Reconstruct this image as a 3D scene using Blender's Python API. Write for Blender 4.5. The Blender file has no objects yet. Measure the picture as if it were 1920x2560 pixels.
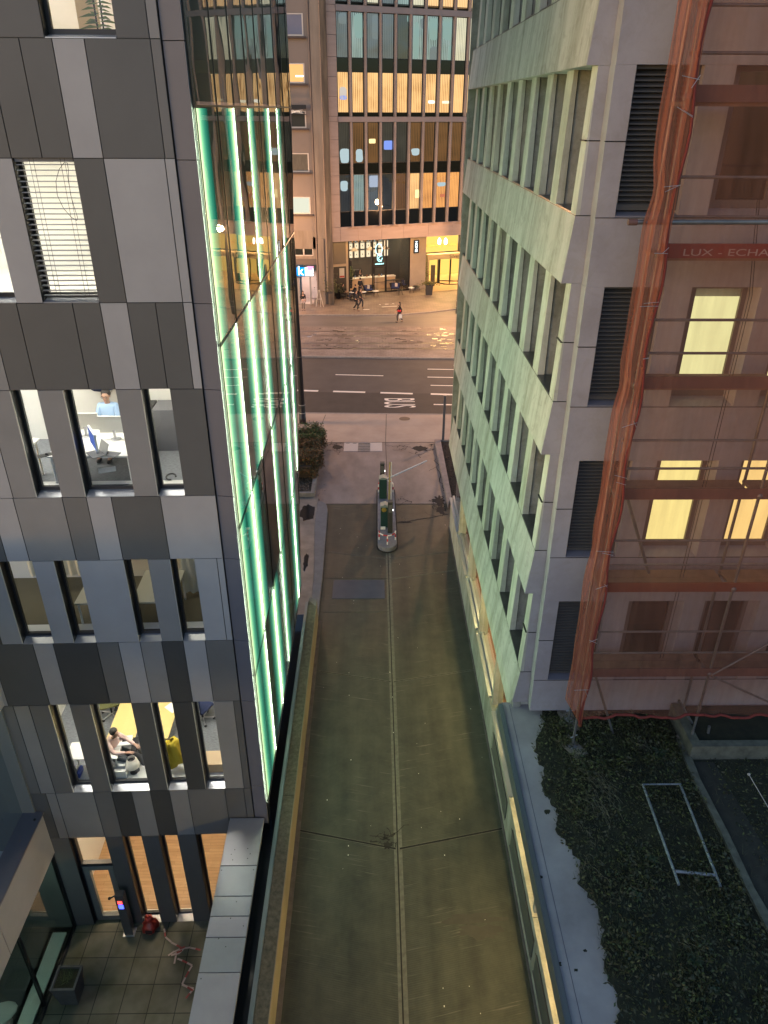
import bpy, bmesh, math, random
import numpy as np
from mathutils import Vector, Matrix
random.seed(7)
sc=bpy.context.scene
R=math.radians
# ------------------------------------------------------------------ camera
F=1833.9; PI_,YW,RO=R(28.7804),R(0.8442),R(0.2539)
_f=np.array([math.sin(YW)*math.cos(PI_),math.cos(YW)*math.cos(PI_),-math.sin(PI_)])
_r0=np.array([math.cos(YW),-math.sin(YW),0.]); _u0=np.cross(_r0,_f)
_r=math.cos(RO)*_r0+math.sin(RO)*_u0; _u=math.cos(RO)*_u0-math.sin(RO)*_r0
CAM=np.array([0,0,16.0])
cd=bpy.data.cameras.new('camera'); cam=bpy.data.objects.new('camera',cd); sc.collection.objects.link(cam)
cam.matrix_world=Matrix(((_r[0],_u[0],-_f[0],0),(_r[1],_u[1],-_f[1],0),(_r[2],_u[2],-_f[2],16.0),(0,0,0,1)))
cd.sensor_fit='VERTICAL'; cd.sensor_height=36; cd.sensor_width=27; cd.lens=F*36/2560; cd.clip_end=600; cd.clip_start=.05
sc.camera=cam
sc.render.resolution_x=768; sc.render.resolution_y=1024
# ------------------------------------------------------------------ sky, sun, exposure
w=bpy.data.worlds.new('World'); sc.world=w; w.use_nodes=True
nt=w.node_tree; bg=nt.nodes['Background']; sky=nt.nodes.new('ShaderNodeTexSky')
sky.sky_type='NISHITA'; sky.sun_disc=False; sky.sun_elevation=R(5.5); sky.sun_rotation=R(244); sky.air_density=1.0; sky.dust_density=1.0; sky.ozone_density=2.6
nt.links.new(sky.outputs[0],bg.inputs[0]); bg.inputs[1].default_value=0.15
sd=bpy.data.lights.new('sun','SUN'); sd.energy=0.15; sd.angle=R(40); sd.color=(.88,.78,1)
so=bpy.data.objects.new('sun',sd); so.rotation_euler=(R(66),0,R(-12)); so.location=(0,0,40); sc.collection.objects.link(so)
sc.view_settings.view_transform='Standard'; sc.view_settings.look='None'; sc.view_settings.exposure=1.42; sc.view_settings.gamma=1; sc.view_settings.use_curve_mapping=False
sc.cycles.use_denoising=True; sc.cycles.max_bounces=8; sc.cycles.transparent_max_bounces=16; sc.cycles.sample_clamp_indirect=4.0; sc.cycles.blur_glossy=0.5
sc.cycles.caustics_reflective=False; sc.cycles.caustics_refractive=False
# ------------------------------------------------------------------ pixel -> place (source pixels of a 1920x2560 frame)
def ray(x,y): return _f+(x-960)/F*_r-(y-1280)/F*_u
def gz(x,y,z=0.): d=ray(x,y); return CAM+d*(z-16)/d[2]
def gy(x,y,Y): d=ray(x,y); return CAM+d*Y/d[1]
def gx(x,y,X): d=ray(x,y); return CAM+d*X/d[0]
def gp(x,y,P,n): d=ray(x,y); P=np.array(P,float); n=np.array(n,float); return CAM+d*((P-CAM)@n)/(d@n)
# ------------------------------------------------------------------ materials
def lin(c): return tuple((v/12.92 if v<=.04045 else ((v+.055)/1.055)**2.4) for v in c)
def s255(r,g,b): return lin((r/255,g/255,b/255))
MATS={}
def M(name,col,rough=.6,metal=0.,var=0.,scale=3.,bump=0.,bscale=40.,spec=.5,col2=None,emit=None,es=0.,alpha=None,stretch=None):
    if name in MATS: return MATS[name]
    m=bpy.data.materials.new(name); m.use_nodes=True; t=m.node_tree; b=t.nodes['Principled BSDF']
    b.inputs['Base Color'].default_value=(*col,1); b.inputs['Roughness'].default_value=rough; b.inputs['Metallic'].default_value=metal
    b.inputs['Specular IOR Level'].default_value=spec
    if var or col2 or bump:
        tc=t.nodes.new('ShaderNodeTexCoord'); mp=t.nodes.new('ShaderNodeMapping'); t.links.new(tc.outputs['Object'],mp.inputs[0])
        if stretch: mp.inputs['Scale'].default_value=stretch
    if var or col2:
        n=t.nodes.new('ShaderNodeTexNoise'); n.inputs['Scale'].default_value=scale; n.inputs['Detail'].default_value=6; n.inputs['Roughness'].default_value=.62
        t.links.new(mp.outputs[0],n.inputs['Vector'])
        cr=t.nodes.new('ShaderNodeValToRGB'); cr.color_ramp.elements[0].position=.3; cr.color_ramp.elements[1].position=.7
        c2=col2 or tuple(c*(1+var) for c in col); c1=col if col2 else tuple(c*(1-var) for c in col)
        cr.color_ramp.elements[0].color=(*c1,1); cr.color_ramp.elements[1].color=(*c2,1)
        t.links.new(n.outputs[0],cr.inputs[0]); t.links.new(cr.outputs[0],b.inputs['Base Color'])
    if bump:
        n2=t.nodes.new('ShaderNodeTexNoise'); n2.inputs['Scale'].default_value=bscale; n2.inputs['Detail'].default_value=4
        t.links.new(mp.outputs[0],n2.inputs['Vector'])
        bp=t.nodes.new('ShaderNodeBump'); bp.inputs['Strength'].default_value=bump; bp.inputs['Distance'].default_value=.02
        t.links.new(n2.outputs[0],bp.inputs['Height']); t.links.new(bp.outputs[0],b.inputs['Normal'])
    if emit:
        b.inputs['Emission Color'].default_value=(*emit,1); b.inputs['Emission Strength'].default_value=es
    if alpha is not None: b.inputs['Alpha'].default_value=alpha
    MATS[name]=m; return m
def EM(name,col,s):
    if name in MATS: return MATS[name]
    m=bpy.data.materials.new(name); m.use_nodes=True; t=m.node_tree; t.nodes.clear()
    o=t.nodes.new('ShaderNodeOutputMaterial'); e=t.nodes.new('ShaderNodeEmission'); e.inputs[0].default_value=(*col,1); e.inputs[1].default_value=s*.62
    t.links.new(e.outputs[0],o.inputs[0]); MATS[name]=m; return m
def GLASS(name,tint=(1,1,1),refl=.12,rough=.0,wav=0.,wscale=1.,facing=True):
    if name in MATS: return MATS[name]
    m=bpy.data.materials.new(name); m.use_nodes=True; t=m.node_tree; t.nodes.clear()
    o=t.nodes.new('ShaderNodeOutputMaterial'); mx=t.nodes.new('ShaderNodeMixShader'); tr=t.nodes.new('ShaderNodeBsdfTransparent'); gl=t.nodes.new('ShaderNodeBsdfGlossy')
    tr.inputs[0].default_value=(*tint,1); gl.inputs['Roughness'].default_value=rough
    if facing:
        fr=t.nodes.new('ShaderNodeLayerWeight'); fr.inputs[0].default_value=.5
        pw=t.nodes.new('ShaderNodeMath'); pw.operation='POWER'; pw.inputs[1].default_value=5.
        ma=t.nodes.new('ShaderNodeMath'); ma.operation='MULTIPLY_ADD'; ma.inputs[1].default_value=.85; ma.inputs[2].default_value=refl+.03; ma.use_clamp=True
        t.links.new(fr.outputs['Facing'],pw.inputs[0]); t.links.new(pw.outputs[0],ma.inputs[0]); t.links.new(ma.outputs[0],mx.inputs[0])
    else: mx.inputs[0].default_value=refl
    if wav:
        tc=t.nodes.new('ShaderNodeTexCoord'); n=t.nodes.new('ShaderNodeTexNoise'); n.inputs['Scale'].default_value=wscale; n.inputs['Detail'].default_value=1
        t.links.new(tc.outputs['Object'],n.inputs['Vector']); bp=t.nodes.new('ShaderNodeBump'); bp.inputs['Strength'].default_value=wav; bp.inputs['Distance'].default_value=.05
        t.links.new(n.outputs[0],bp.inputs['Height']); t.links.new(bp.outputs[0],gl.inputs['Normal'])
    t.links.new(tr.outputs[0],mx.inputs[1]); t.links.new(gl.outputs[0],mx.inputs[2]); t.links.new(mx.outputs[0],o.inputs[0]); MATS[name]=m; return m
BLK=M('black_metal',(.006,.006,.007),.35)
DKF=M('dark_frame',(.02,.02,.022),.4)
# ------------------------------------------------------------------ mesh builder
class MB:
    def __init__(s): s.v=[]; s.f=[]; s.m=[]; s.smooth=[]
    def add(s,vs,fs,mi=0,sm=False):
        o=len(s.v); s.v+= [tuple(map(float,v)) for v in vs]
        for f in fs: s.f.append(tuple(o+i for i in f)); s.m.append(mi); s.smooth.append(sm)
    def quad(s,a,b,c,d,mi=0): s.add([a,b,c,d],[(0,1,2,3)],mi)
    def box(s,p,q,mi=0,T=None,mi_face=None):
        x0,y0,z0=p; x1,y1,z1=q
        vs=[(x0,y0,z0),(x1,y0,z0),(x1,y1,z0),(x0,y1,z0),(x0,y0,z1),(x1,y0,z1),(x1,y1,z1),(x0,y1,z1)]
        if T: vs=[T(*v) for v in vs]
        fs=[(0,3,2,1),(4,5,6,7),(0,1,5,4),(1,2,6,5),(2,3,7,6),(3,0,4,7)]
        o=len(s.v); s.v+=[tuple(map(float,v)) for v in vs]
        for i,f in enumerate(fs):
            s.f.append(tuple(o+j for j in f)); s.m.append(mi if mi_face is None else mi_face[i]); s.smooth.append(False)
    def prism(s,poly,a,b,mi=0,T=None,cap=True):
        # poly list of 2d (x,y); extruded z a..b ; T maps (x,y,z)
        n=len(poly); T=T or (lambda x,y,z:(x,y,z))
        vs=[T(x,y,a) for x,y in poly]+[T(x,y,b) for x,y in poly]
        fs=[(i,(i+1)%n,n+(i+1)%n,n+i) for i in range(n)]
        if cap: fs+= [tuple(range(n))[::-1],tuple(range(n,2*n))]
        s.add(vs,fs,mi)
    def tube(s,p,q,r,mi=0,n=10,r2=None,cap=True):
        p=np.array(p,float); q=np.array(q,float); d=q-p; L=np.linalg.norm(d); d/=max(L,1e-9)
        a=np.array([0,0,1.]) if abs(d[2])<.9 else np.array([1.,0,0]); e1=np.cross(d,a); e1/=np.linalg.norm(e1); e2=np.cross(d,e1)
        r2=r if r2 is None else r2; vs=[]
        for c,rr in ((p,r),(q,r2)):
            for i in range(n):
                t=2*math.pi*i/n; vs.append(c+rr*(math.cos(t)*e1+math.sin(t)*e2))
        fs=[(i,(i+1)%n,n+(i+1)%n,n+i) for i in range(n)]
        s.add(vs,fs,mi,True)
        if cap: s.add(vs,[tuple(range(n))[::-1],tuple(range(n,2*n))],mi)
    def path(s,pts,r,mi=0,n=8):
        for a,b in zip(pts[:-1],pts[1:]): s.tube(a,b,r,mi,n)
    def lathe(s,prof,c,mi=0,n=20,sm=True):
        vs=[];k=len(prof)
        for i in range(n):
            t=2*math.pi*i/n
            for r,z in prof: vs.append((c[0]+r*math.cos(t),c[1]+r*math.sin(t),c[2]+z))
        fs=[]
        for i in range(n):
            for j in range(k-1):
                a=i*k+j; b=((i+1)%n)*k+j; fs.append((a,b,b+1,a+1))
        s.add(vs,fs,mi,sm)
    def ball(s,c,r,mi=0,n=10,sz=(1,1,1)):
        prof=[(r*math.sin(math.pi*j/n),-r*math.cos(math.pi*j/n)) for j in range(n+1)]
        vs=[];k=n+1;m=n+4
        for i in range(m):
            t=2*math.pi*i/m
            for rr,z in prof: vs.append((c[0]+rr*math.cos(t)*sz[0],c[1]+rr*math.sin(t)*sz[1],c[2]+z*sz[2]))
        s.add(vs,[(i*k+j,((i+1)%m)*k+j,((i+1)%m)*k+j+1,i*k+j+1) for i in range(m) for j in range(n)],mi,True)
    def leaf(s,c,size,mi=0,up=.5):
        a=np.array([random.gauss(0,1),random.gauss(0,1),random.gauss(0,1)*up]); a/=np.linalg.norm(a)+1e-6
        b=np.cross(a,[random.gauss(0,1),random.gauss(0,1),random.gauss(0,1)]); b/=np.linalg.norm(b)+1e-6
        c=np.array(c); L=size; W=size*.45
        s.add([c,c+a*L*.5+b*W*.5,c+a*L,c+a*L*.5-b*W*.5],[(0,1,2,3)],mi)
    def build(s,name,mats,parent=None,loc=None,bevel=0):
        me=bpy.data.meshes.new(name)
        off=np.zeros(3)
        if parent is not None:
            p=parent
            while p is not None: off+=np.array(p.location); p=p.parent
        if loc is not None: off=np.array(loc,float)+ (off if parent is not None else 0)
        v=[tuple(np.array(x)-off) for x in s.v] if getattr(s,'world',True) else s.v
        me.from_pydata(v,[],s.f)
        if not isinstance(mats,(list,tuple)): mats=[mats]
        for m in mats: me.materials.append(m)
        me.polygons.foreach_set('material_index',[min(i,len(mats)-1) for i in s.m]); me.polygons.foreach_set('use_smooth',s.smooth)
        me.update(); o=bpy.data.objects.new(name,me); sc.collection.objects.link(o)
        if loc is not None: o.location=loc
        if parent is not None: o.parent=parent
        if bevel:
            bm=o.modifiers.new('bevel','BEVEL'); bm.width=bevel; bm.segments=2; bm.limit_method='ANGLE'
        return o
def L(): 
    b=MB(); b.world=False; return b        # local coordinates
def W(): return MB()                        # world coordinates
def thing(name,label,cat,loc,rz=0.,group=None):
    o=bpy.data.objects.new(name,None); sc.collection.objects.link(o); o.location=tuple(map(float,loc)); o.rotation_euler=(0,0,rz); o.empty_display_size=.2
    o['label']=label; o['category']=cat
    if group: o['group']=group
    return o
def tag(o,label,cat,group=None,kind=None):
    if label: o['label']=label
    if cat: o['category']=cat
    if group: o['group']=group
    if kind: o['kind']=kind
    return o
def st(o): o['kind']='structure'; return o
def copy_thing(root,loc,rz=None,label=None):
    def cp(o,par):
        c=o.copy(); sc.collection.objects.link(c); c.parent=par
        for ch in o.children: cp(ch,c)
        return c
    r=cp(root,None); r.location=tuple(map(float,loc))
    if rz is not None: r.rotation_euler=(0,0,rz)
    if label: r['label']=label
    return r
def textmesh(mb,body,size,T,mi=0,depth=.01,align='LEFT',sx=1.,sy=1.):
    """append lettering to mb; T maps (x,y,d)->point"""
    cu=bpy.data.curves.new('t','FONT'); cu.body=body; cu.size=size; cu.extrude=depth/2; cu.align_x=align
    o=bpy.data.objects.new('t',cu); sc.collection.objects.link(o)
    dg=bpy.context.evaluated_depsgraph_get(); dg.update()
    me=bpy.data.meshes.new_from_object(o.evaluated_get(dg))
    mb.add([T(v.co.x*sx,v.co.y*sy,v.co.z) for v in me.vertices],[tuple(p.vertices) for p in me.polygons],mi)
    bpy.data.objects.remove(o); bpy.data.curves.remove(cu); bpy.data.meshes.remove(me)
# ================================================================== SETTING: ground, alley, street
def c6(a,b): return (640+a*.3617,560+b*.3617)
def c1x(a,b): return (640+a*.3858,1060+b*.3858)
def c2b(a,b): return (640+a*.434,1680+b*.434)
def ramp_mat():
    m=bpy.data.materials.new('alley_concrete'); m.use_nodes=True; t=m.node_tree; b=t.nodes['Principled BSDF']; N=t.nodes.new; K=t.links.new
    tc=N('ShaderNodeTexCoord'); sp=N('ShaderNodeSeparateXYZ'); K(tc.outputs['Object'],sp.inputs[0])
    def ma(op,a,bv=None,c=None):
        n=N('ShaderNodeMath'); n.operation=op
        for i,v in enumerate((a,bv,c)):
            if v is None: continue
            if hasattr(v,'links') or hasattr(v,'is_output'): K(v,n.inputs[i])
            else: n.inputs[i].default_value=v
        return n.outputs[0]
    ax=ma('ABSOLUTE',ma('SUBTRACT',sp.outputs[0],.55)); yy=ma('SUBTRACT',sp.outputs[1],ma('MULTIPLY',ax,.21))
    cb=N('ShaderNodeCombineXYZ'); K(ma('MULTIPLY',sp.outputs[0],.9),cb.inputs[0]); K(ma('MULTIPLY',yy,22.),cb.inputs[1])
    n1=N('ShaderNodeTexNoise'); n1.inputs['Scale'].default_value=1.; n1.inputs['Detail'].default_value=3; K(cb.outputs[0],n1.inputs['Vector'])
    r1=N('ShaderNodeValToRGB'); r1.color_ramp.elements[0].position=.62; r1.color_ramp.elements[1].position=.72; K(n1.outputs[0],r1.inputs[0])
    # only wheel paths show the scratches
    n2=N('ShaderNodeTexNoise'); n2.inputs['Scale'].default_value=.55; n2.inputs['Detail'].default_value=4; K(tc.outputs['Object'],n2.inputs['Vector'])
    r2=N('ShaderNodeValToRGB'); r2.color_ramp.elements[0].position=.42; r2.color_ramp.elements[1].position=.62; K(n2.outputs[0],r2.inputs[0])
    cb2=N('ShaderNodeCombineXYZ'); K(ma('MULTIPLY',sp.outputs[0],2.2),cb2.inputs[0]); K(ma('MULTIPLY',sp.outputs[1],.16),cb2.inputs[1])
    n3=N('ShaderNodeTexNoise'); n3.inputs['Scale'].default_value=1.; n3.inputs['Detail'].default_value=5; K(cb2.outputs[0],n3.inputs['Vector'])
    n4=N('ShaderNodeTexNoise'); n4.inputs['Scale'].default_value=1.6; n4.inputs['Detail'].default_value=8; n4.inputs['Roughness'].default_value=.7; K(tc.outputs['Object'],n4.inputs['Vector'])
    mixf=ma('ADD',ma('MULTIPLY',n3.outputs[0],.5),ma('MULTIPLY',n4.outputs[0],.6))
    cr=N('ShaderNodeValToRGB'); e=cr.color_ramp.elements; e[0].position=.38; e[0].color=(.020,.021,.015,1); e[1].position=.72; e[1].color=(.064,.065,.043,1); K(mixf,cr.inputs[0])
    mx=N('ShaderNodeMix'); mx.data_type='RGBA'; mx.inputs['B'].default_value=(.30,.28,.22,1); K(cr.outputs[0],mx.inputs['A'])
    K(ma('MULTIPLY',ma('MULTIPLY',r1.outputs[0],r2.outputs[0]),.34),mx.inputs['Factor']); K(mx.outputs['Result'],b.inputs['Base Color'])
    fine=N('ShaderNodeTexWave'); fine.wave_type='BANDS'; fine.bands_direction='Y'; fine.inputs['Scale'].default_value=7.; fine.inputs['Distortion'].default_value=.4
    cb3=N('ShaderNodeCombineXYZ'); K(yy,cb3.inputs[1]); K(cb3.outputs[0],fine.inputs['Vector'])
    bp=N('ShaderNodeBump'); bp.inputs['Strength'].default_value=.18; bp.inputs['Distance'].default_value=.01; K(fine.outputs[1],bp.inputs['Height'])
    K(bp.outputs[0],b.inputs['Normal']); b.inputs['Roughness'].default_value=.55
    return m
ALLEY=ramp_mat()
CONC=M('concrete',(.16,.155,.145),.8,var=.35,scale=2.2,bump=.25,bscale=60)
FORE=M('forecourt_concrete',(.135,.115,.11),.6,col2=(.26,.225,.21),scale=.9,bump=.15,bscale=30,stretch=(1,.5,1))
SIDE=M('sidewalk_concrete',(.30,.24,.20),.85,col2=(.40,.33,.27),scale=.7,bump=.1,bscale=80)
ASPH=M('asphalt',(.048,.043,.044),.75,col2=(.075,.068,.068),scale=.45,bump=.15,bscale=120)
ASPB=M('bus_lane_asphalt',(.024,.022,.024),.75,col2=(.038,.035,.036),scale=1.2,bump=.15,bscale=120)
ASPF=M('far_lane_asphalt',(.08,.072,.07),.6,col2=(.135,.12,.115),scale=.5,stretch=(.4,2,1))
KERB=M('kerb_stone',(.24,.22,.21),.8,var=.2,scale=5)
PAINT=M('road_paint',(.72,.68,.62),.7,var=.12,scale=9)
def brickmat(name,c1,c2,mort,sx,bw=.2,rh=.1,rough=.7,bump=.3):
    m=bpy.data.materials.new(name); m.use_nodes=True; t=m.node_tree; b=t.nodes['Principled BSDF']; N=t.nodes.new; K=t.links.new
    tc=N('ShaderNodeTexCoord'); br=N('ShaderNodeTexBrick'); br.inputs['Color1'].default_value=(*c1,1); br.inputs['Color2'].default_value=(*c2,1); br.inputs['Mortar'].default_value=(*mort,1)
    br.inputs['Scale'].default_value=sx; br.inputs['Brick Width'].default_value=bw; br.inputs['Row Height'].default_value=rh; br.inputs['Mortar Size'].default_value=.008; br.inputs['Bias'].default_value=-.2
    K(tc.outputs['Object'],br.inputs['Vector']); n=N('ShaderNodeTexNoise'); n.inputs['Scale'].default_value=.6; n.inputs['Detail'].default_value=6; K(tc.outputs['Object'],n.inputs['Vector'])
    mx=N('ShaderNodeMix'); mx.data_type='RGBA'; mx.blend_type='MULTIPLY'; mx.inputs['Factor'].default_value=.7; K(br.outputs[0],mx.inputs['A']); 
    cr=N('ShaderNodeValToRGB'); cr.color_ramp.elements[0].position=.35; cr.color_ramp.elements[0].color=(.55,.5,.5,1); cr.color_ramp.elements[1].position=.6; K(n.outputs[0],cr.inputs[0]); K(cr.outputs[0],mx.inputs['B'])
    K(mx.outputs['Result'],b.inputs['Base Color']); b.inputs['Roughness'].default_value=rough
    bp=N('ShaderNodeBump'); bp.inputs['Strength'].default_value=bump; bp.inputs['Distance'].default_value=.01; K(br.outputs['Fac'],bp.inputs['Height']); bp.invert=True; K(bp.outputs[0],b.inputs['Normal'])
    return m
COBB=brickmat('tram_cobbles',(.17,.145,.135),(.24,.20,.185),(.06,.05,.045),1.,.45,.28)
PLAZA=brickmat('plaza_paving',(.20,.155,.118),(.27,.21,.16),(.06,.047,.036),1.,.5,.16,.6,.2)
ISLE=brickmat('island_cobbles',(.24,.20,.18),(.31,.26,.235),(.08,.07,.06),1.,.24,.16)
b=W(); b.box((-150,-60,-3.4),(150,200,-3.1)); st(b.build('ground',CONC))
# alley slab (two halves meeting in a centre gutter)
b=W(); b.box((-2.75,-6,-3.05),(3.5,29.9,0)); st(b.build('alley_paving',ALLEY))
b=W(); b.box((-8,29.9,-3.05),(6.5,37.05,0.0)); st(b.build('forecourt',FORE))
YS=37.05
def lineY(pa,pb,z,x):
    A=gz(*pa,z); B=gz(*pb,z); t=(x-A[0])/(B[0]-A[0]); return A[1]+t*(B[1]-A[1])
XL,XR=-40.,55.
kn=((748,1029),(1130,1037)); kb=((762,977),(1138,987.5)); kt=((755.7,891),(1132,902)); kr=((752,816),(1143,817.5)); kf=((750,787),(955,786))
def band(name,a,bb,z0,z1,mat,zz=-.4):
    b=W(); q=[(XL,a(XL)),(XR,a(XR)),(XR,bb(XR)),(XL,bb(XL))]; b.prism(q,zz,z1); return st(b.build(name,mat))
fK=lambda x:lineY(*kn,0,x)*0.5+lineY(*kn,0,0)*.5
fB=lambda x:lineY(*kb,-.1,x)*.5+lineY(*kb,-.1,0)*.5
fT=lambda x:lineY(*kt,-.1,x)*.5+lineY(*kt,-.1,0)*.5
fT2=lambda x:fT(x)+1.9
fR=lambda x:lineY(*kr,-.05,0)
fF=lambda x:lineY(*kf,0,0)
band('sidewalk',lambda x:YS,lambda x:fK(x)-.16,0,0.0,SIDE)
band('sidewalk_kerb',lambda x:fK(x)-.16,fK,0,.006,KERB)
band('bus_lane',fK,fB,0,-.10,ASPB); band('road',fB,lambda x:fT(x),0,-.104,ASPH)
band('tram_kerb',lambda x:fT(x),lambda x:fT(x)+.2,0,-.0,KERB)
band('tram_island',lambda x:fT(x)+.2,fT2,0,-.02,ISLE); band('tram_bed',fT2,fR,0,-.05,COBB)
band('far_lane',fR,fF,0,-.08,ASPF)
# far kerb curves away on the right
b=W(); pts=[(XL,fF(0)),(0,fF(0)),(2.5,fF(0)+.2),(5,fF(0)+1.1),(8,fF(0)+2.5),(20,fF(0)+8),(XR,fF(0)+20)]
fk=[(p[0],p[1]) for p in pts]
b.prism(fk+[(XR,125),(XL,125)],-.5,0.0); st(b.build('plaza',PLAZA))
b=W()
for (x0,y0),(x1,y1) in zip(fk[:-1],fk[1:]): b.prism([(x0,y0-.16),(x1,y1-.16),(x1,y1),(x0,y0)],-.4,.004)
st(b.build('plaza_kerb',KERB))
b=W(); b.prism([(XL,fF(0)-.3)]+[(x,y-.16) for x,y in fk[1:]]+[(XR,fF(0)-.3)],-.4,-.082); st(b.build('far_lane_widening',ASPF))
# rails
RAIL=M('rail_steel',(.12,.10,.09),.35,metal=.8)
for y in (827.7,839.2,857.3,871):
    Y=gz(950,y,-.05)[1]; b=W(); b.box((XL,Y-.04,-.3),(XR,Y+.03,-.043)); b.box((XL,Y-.17,-.3),(XR,Y-.04,-.047),1)
    tag(b.build('tram_rail',[RAIL,BLK]),'steel tram rail set in the cobbles, %s'%{827.7:'farthest of the four from the bus lane',839.2:'second farthest from the bus lane',857.3:'third from the far lane',871:'nearest of the four to the bus lane'}[y],'rail','tram rails in the cobbles')
# sunken broken cobbles
b=W(); rr=random.Random(3)
for i in range(95):
    x=rr.choice([rr.uniform(-5,7),rr.gauss(2.3,1.3),rr.gauss(5.5,.8),rr.gauss(-3.5,.9)]); 
    y=rr.uniform(fT2(0)+.2,fR(0)-.3)
    wv,h=rr.uniform(.12,.5),rr.uniform(.06,.16); b.box((x,y,-.2),(x+wv,y+h,-.046+.001*rr.random()))
st(b.build('missing_cobbles',M('wet_gap',(.03,.026,.024),.18)))
# road markings
def strip(b,pa,pb,z,wd):
    A=gz(*pa,z); B=gz(*pb,z); d=B-A; d/=np.linalg.norm(d); n=np.array([-d[1],d[0],0])*wd/2
    b.prism([tuple((A-n)[:2]),tuple((B-n)[:2]),tuple((B+n)[:2]),tuple((A+n)[:2])],z-.05,z+.004)
LM=[((550,1041),(880,1049),.13,'long white lane line in the middle of the road'),((1185,1003),(1560,1009),.13,'thin white line at the right, farthest from the bus lane'),((1185,1058),(1560,1064),.13,'thin white line at the right, middle of three'),((1207,1115),(1560,1121),.13,'thin white line at the right, just above the bus lane dash'),
 ((230,1148),(430,1154),.26,'thick white dash beside the street lamp column'),((533,1157),(755,1163),.26,'thick white dash left of the bus lettering'),((860,1166),(1083,1173),.26,'thick white dash above the bus lettering'),((1208,1175),(1430,1181),.26,'thick white dash above the steel post top'),((1228,1247),(1500,1252),.15,'thin white line inside the bus lane beside the steel post')]
for a,c,wd,lb in LM:
    b=W(); z=-.098 if a[1]>1190 else -.103; strip(b,c6(*a),c6(*c),z,wd); tag(b.build('lane_marking',PAINT),lb,'road marking','white road markings')
b=W(); A=gz(*c6(888,1203),-.1); B=gz(*c6(1120,1282),-.1); wy=A[1]-B[1]; lx=B[0]-A[0]
textmesh(b,'BUS',1.0,lambda x,y,d:(A[0]+y/.73*lx,A[1]-x/2.02*wy,-.094+d*.1),0,.02); tag(b.build('bus_lettering',PAINT),'white BUS lettering painted on the dark bus lane','road marking')
# drain covers etc
GRATE=M('galvanised_grate',(.55,.53,.52),.45,metal=.3,var=.1,scale=20)
def grate(x0,x1,y0,y1,kind,lab):
    b=L(); w_,h_=x1-x0,y1-y0
    if kind=='plate':
        b.box((0,0,-.02),(w_,h_,.008))
        n=int(w_/.075)
        for i in range(n): b.box((i*w_/n+.02,.04,.008),((i+1)*w_/n-.02,h_-.04,.014))
        if x0<-1.2:
            for sx in (.25,.75): b.box((w_*sx-.1,h_-.14,.0141),(w_*sx+.1,h_-.09,.016),1)
    else:
        b.box((0,0,-.02),(w_,h_,.004),1)
        for i in range(15): b.box((i*w_/14-.007,0,.004),(i*w_/14+.007,h_,.02))
        for i in range(4): b.box((0,i*(h_-.03)/3,.0205),(w_,i*(h_-.03)/3+.03,.024))
    tag(b.build('drain_cover',[GRATE,BLK],loc=(x0,y0,0.002)),lab,'drain cover','drain covers across the forecourt')
grate(-1.64,-.89,35.85,37.0,'plate','pale ribbed steel drain plate with two lifting slots, left of the open grate')
grate(-.87,-.24,35.85,37.0,'open','black open bar drain grate between two pale plates'); grate(-.22,.42,35.85,37.0,'plate','pale ribbed steel drain plate without slots, right of the open grate')
# slab joints and gutter
JL=M('joint_sealant',(.11,.108,.085),.7,var=.3,scale=8); JD=M('joint_gap',(.012,.011,.010),.9)
def joint(p0,p1,w_=.09,dark=.03,z=.004,mats=None):
    b=W(); A=np.array(p0,float);B=np.array(p1,float); d=(B-A)/np.linalg.norm(B-A); n=np.array([-d[1],d[0]])
    for ww,zz,mi in ((w_,z,0),(dark,z+.003,1)):
        q=[A-n*ww/2,B-n*ww/2,B+n*ww/2,A+n*ww/2]; b.prism([tuple(v) for v in q],-.02,zz,mi)
    return st(b.build('slab_joint',[JL,JD]))
for Yc,dk in ((11.86,.045),(17.88,.02),(25.18,.012),(5.6,.03)):
    joint((-1.93,Yc+.55),(.50,Yc),.07,dk); joint((.60,Yc),(3.3,Yc+.57),.07,dk)
joint((-2.0,23.8),(.50,23.75),.03,.012); joint((.60,23.7),(3.35,24.35),.08,.008); joint((-2,21.6),(.5,21.6),.04,.012)
joint((1.0,28.1),(3.35,28.9),.02,.012); joint((-2.3,29.9),(3.4,29.88),.08,.03)
b=W()
for x0,x1,mi,z in ((.46,.53,0,.003),(.535,.56,1,.006),(.565,.66,0,.003)): b.box((x0,-6,-.02),(x1,25.6,z),mi)
st(b.build('centre_gutter',[JL,JD]))
joint((.62,31.5),(.62,37.0),.03,.02); joint((.62,37.05),(.72,41.3),.03,.015); joint((-3.3,37.05),(-2.9,41.2),.03,.015); joint((-8,37.05),(6,37.05),.05,.03)
b=W()
for i,(px,py) in enumerate([(505,1012),(832,1012),(833,1132),(493,1132)]): pass
b.box((-1.59,22.42,-.02),(.38,23.65,.012)); 
tag(b.build('access_hatch',M('hatch_steel',(.12,.12,.125),.32,metal=.7,var=.12,scale=1.5),bevel=.004),'blue grey steel access hatch plate set in the left half of the alley','hatch')
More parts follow.
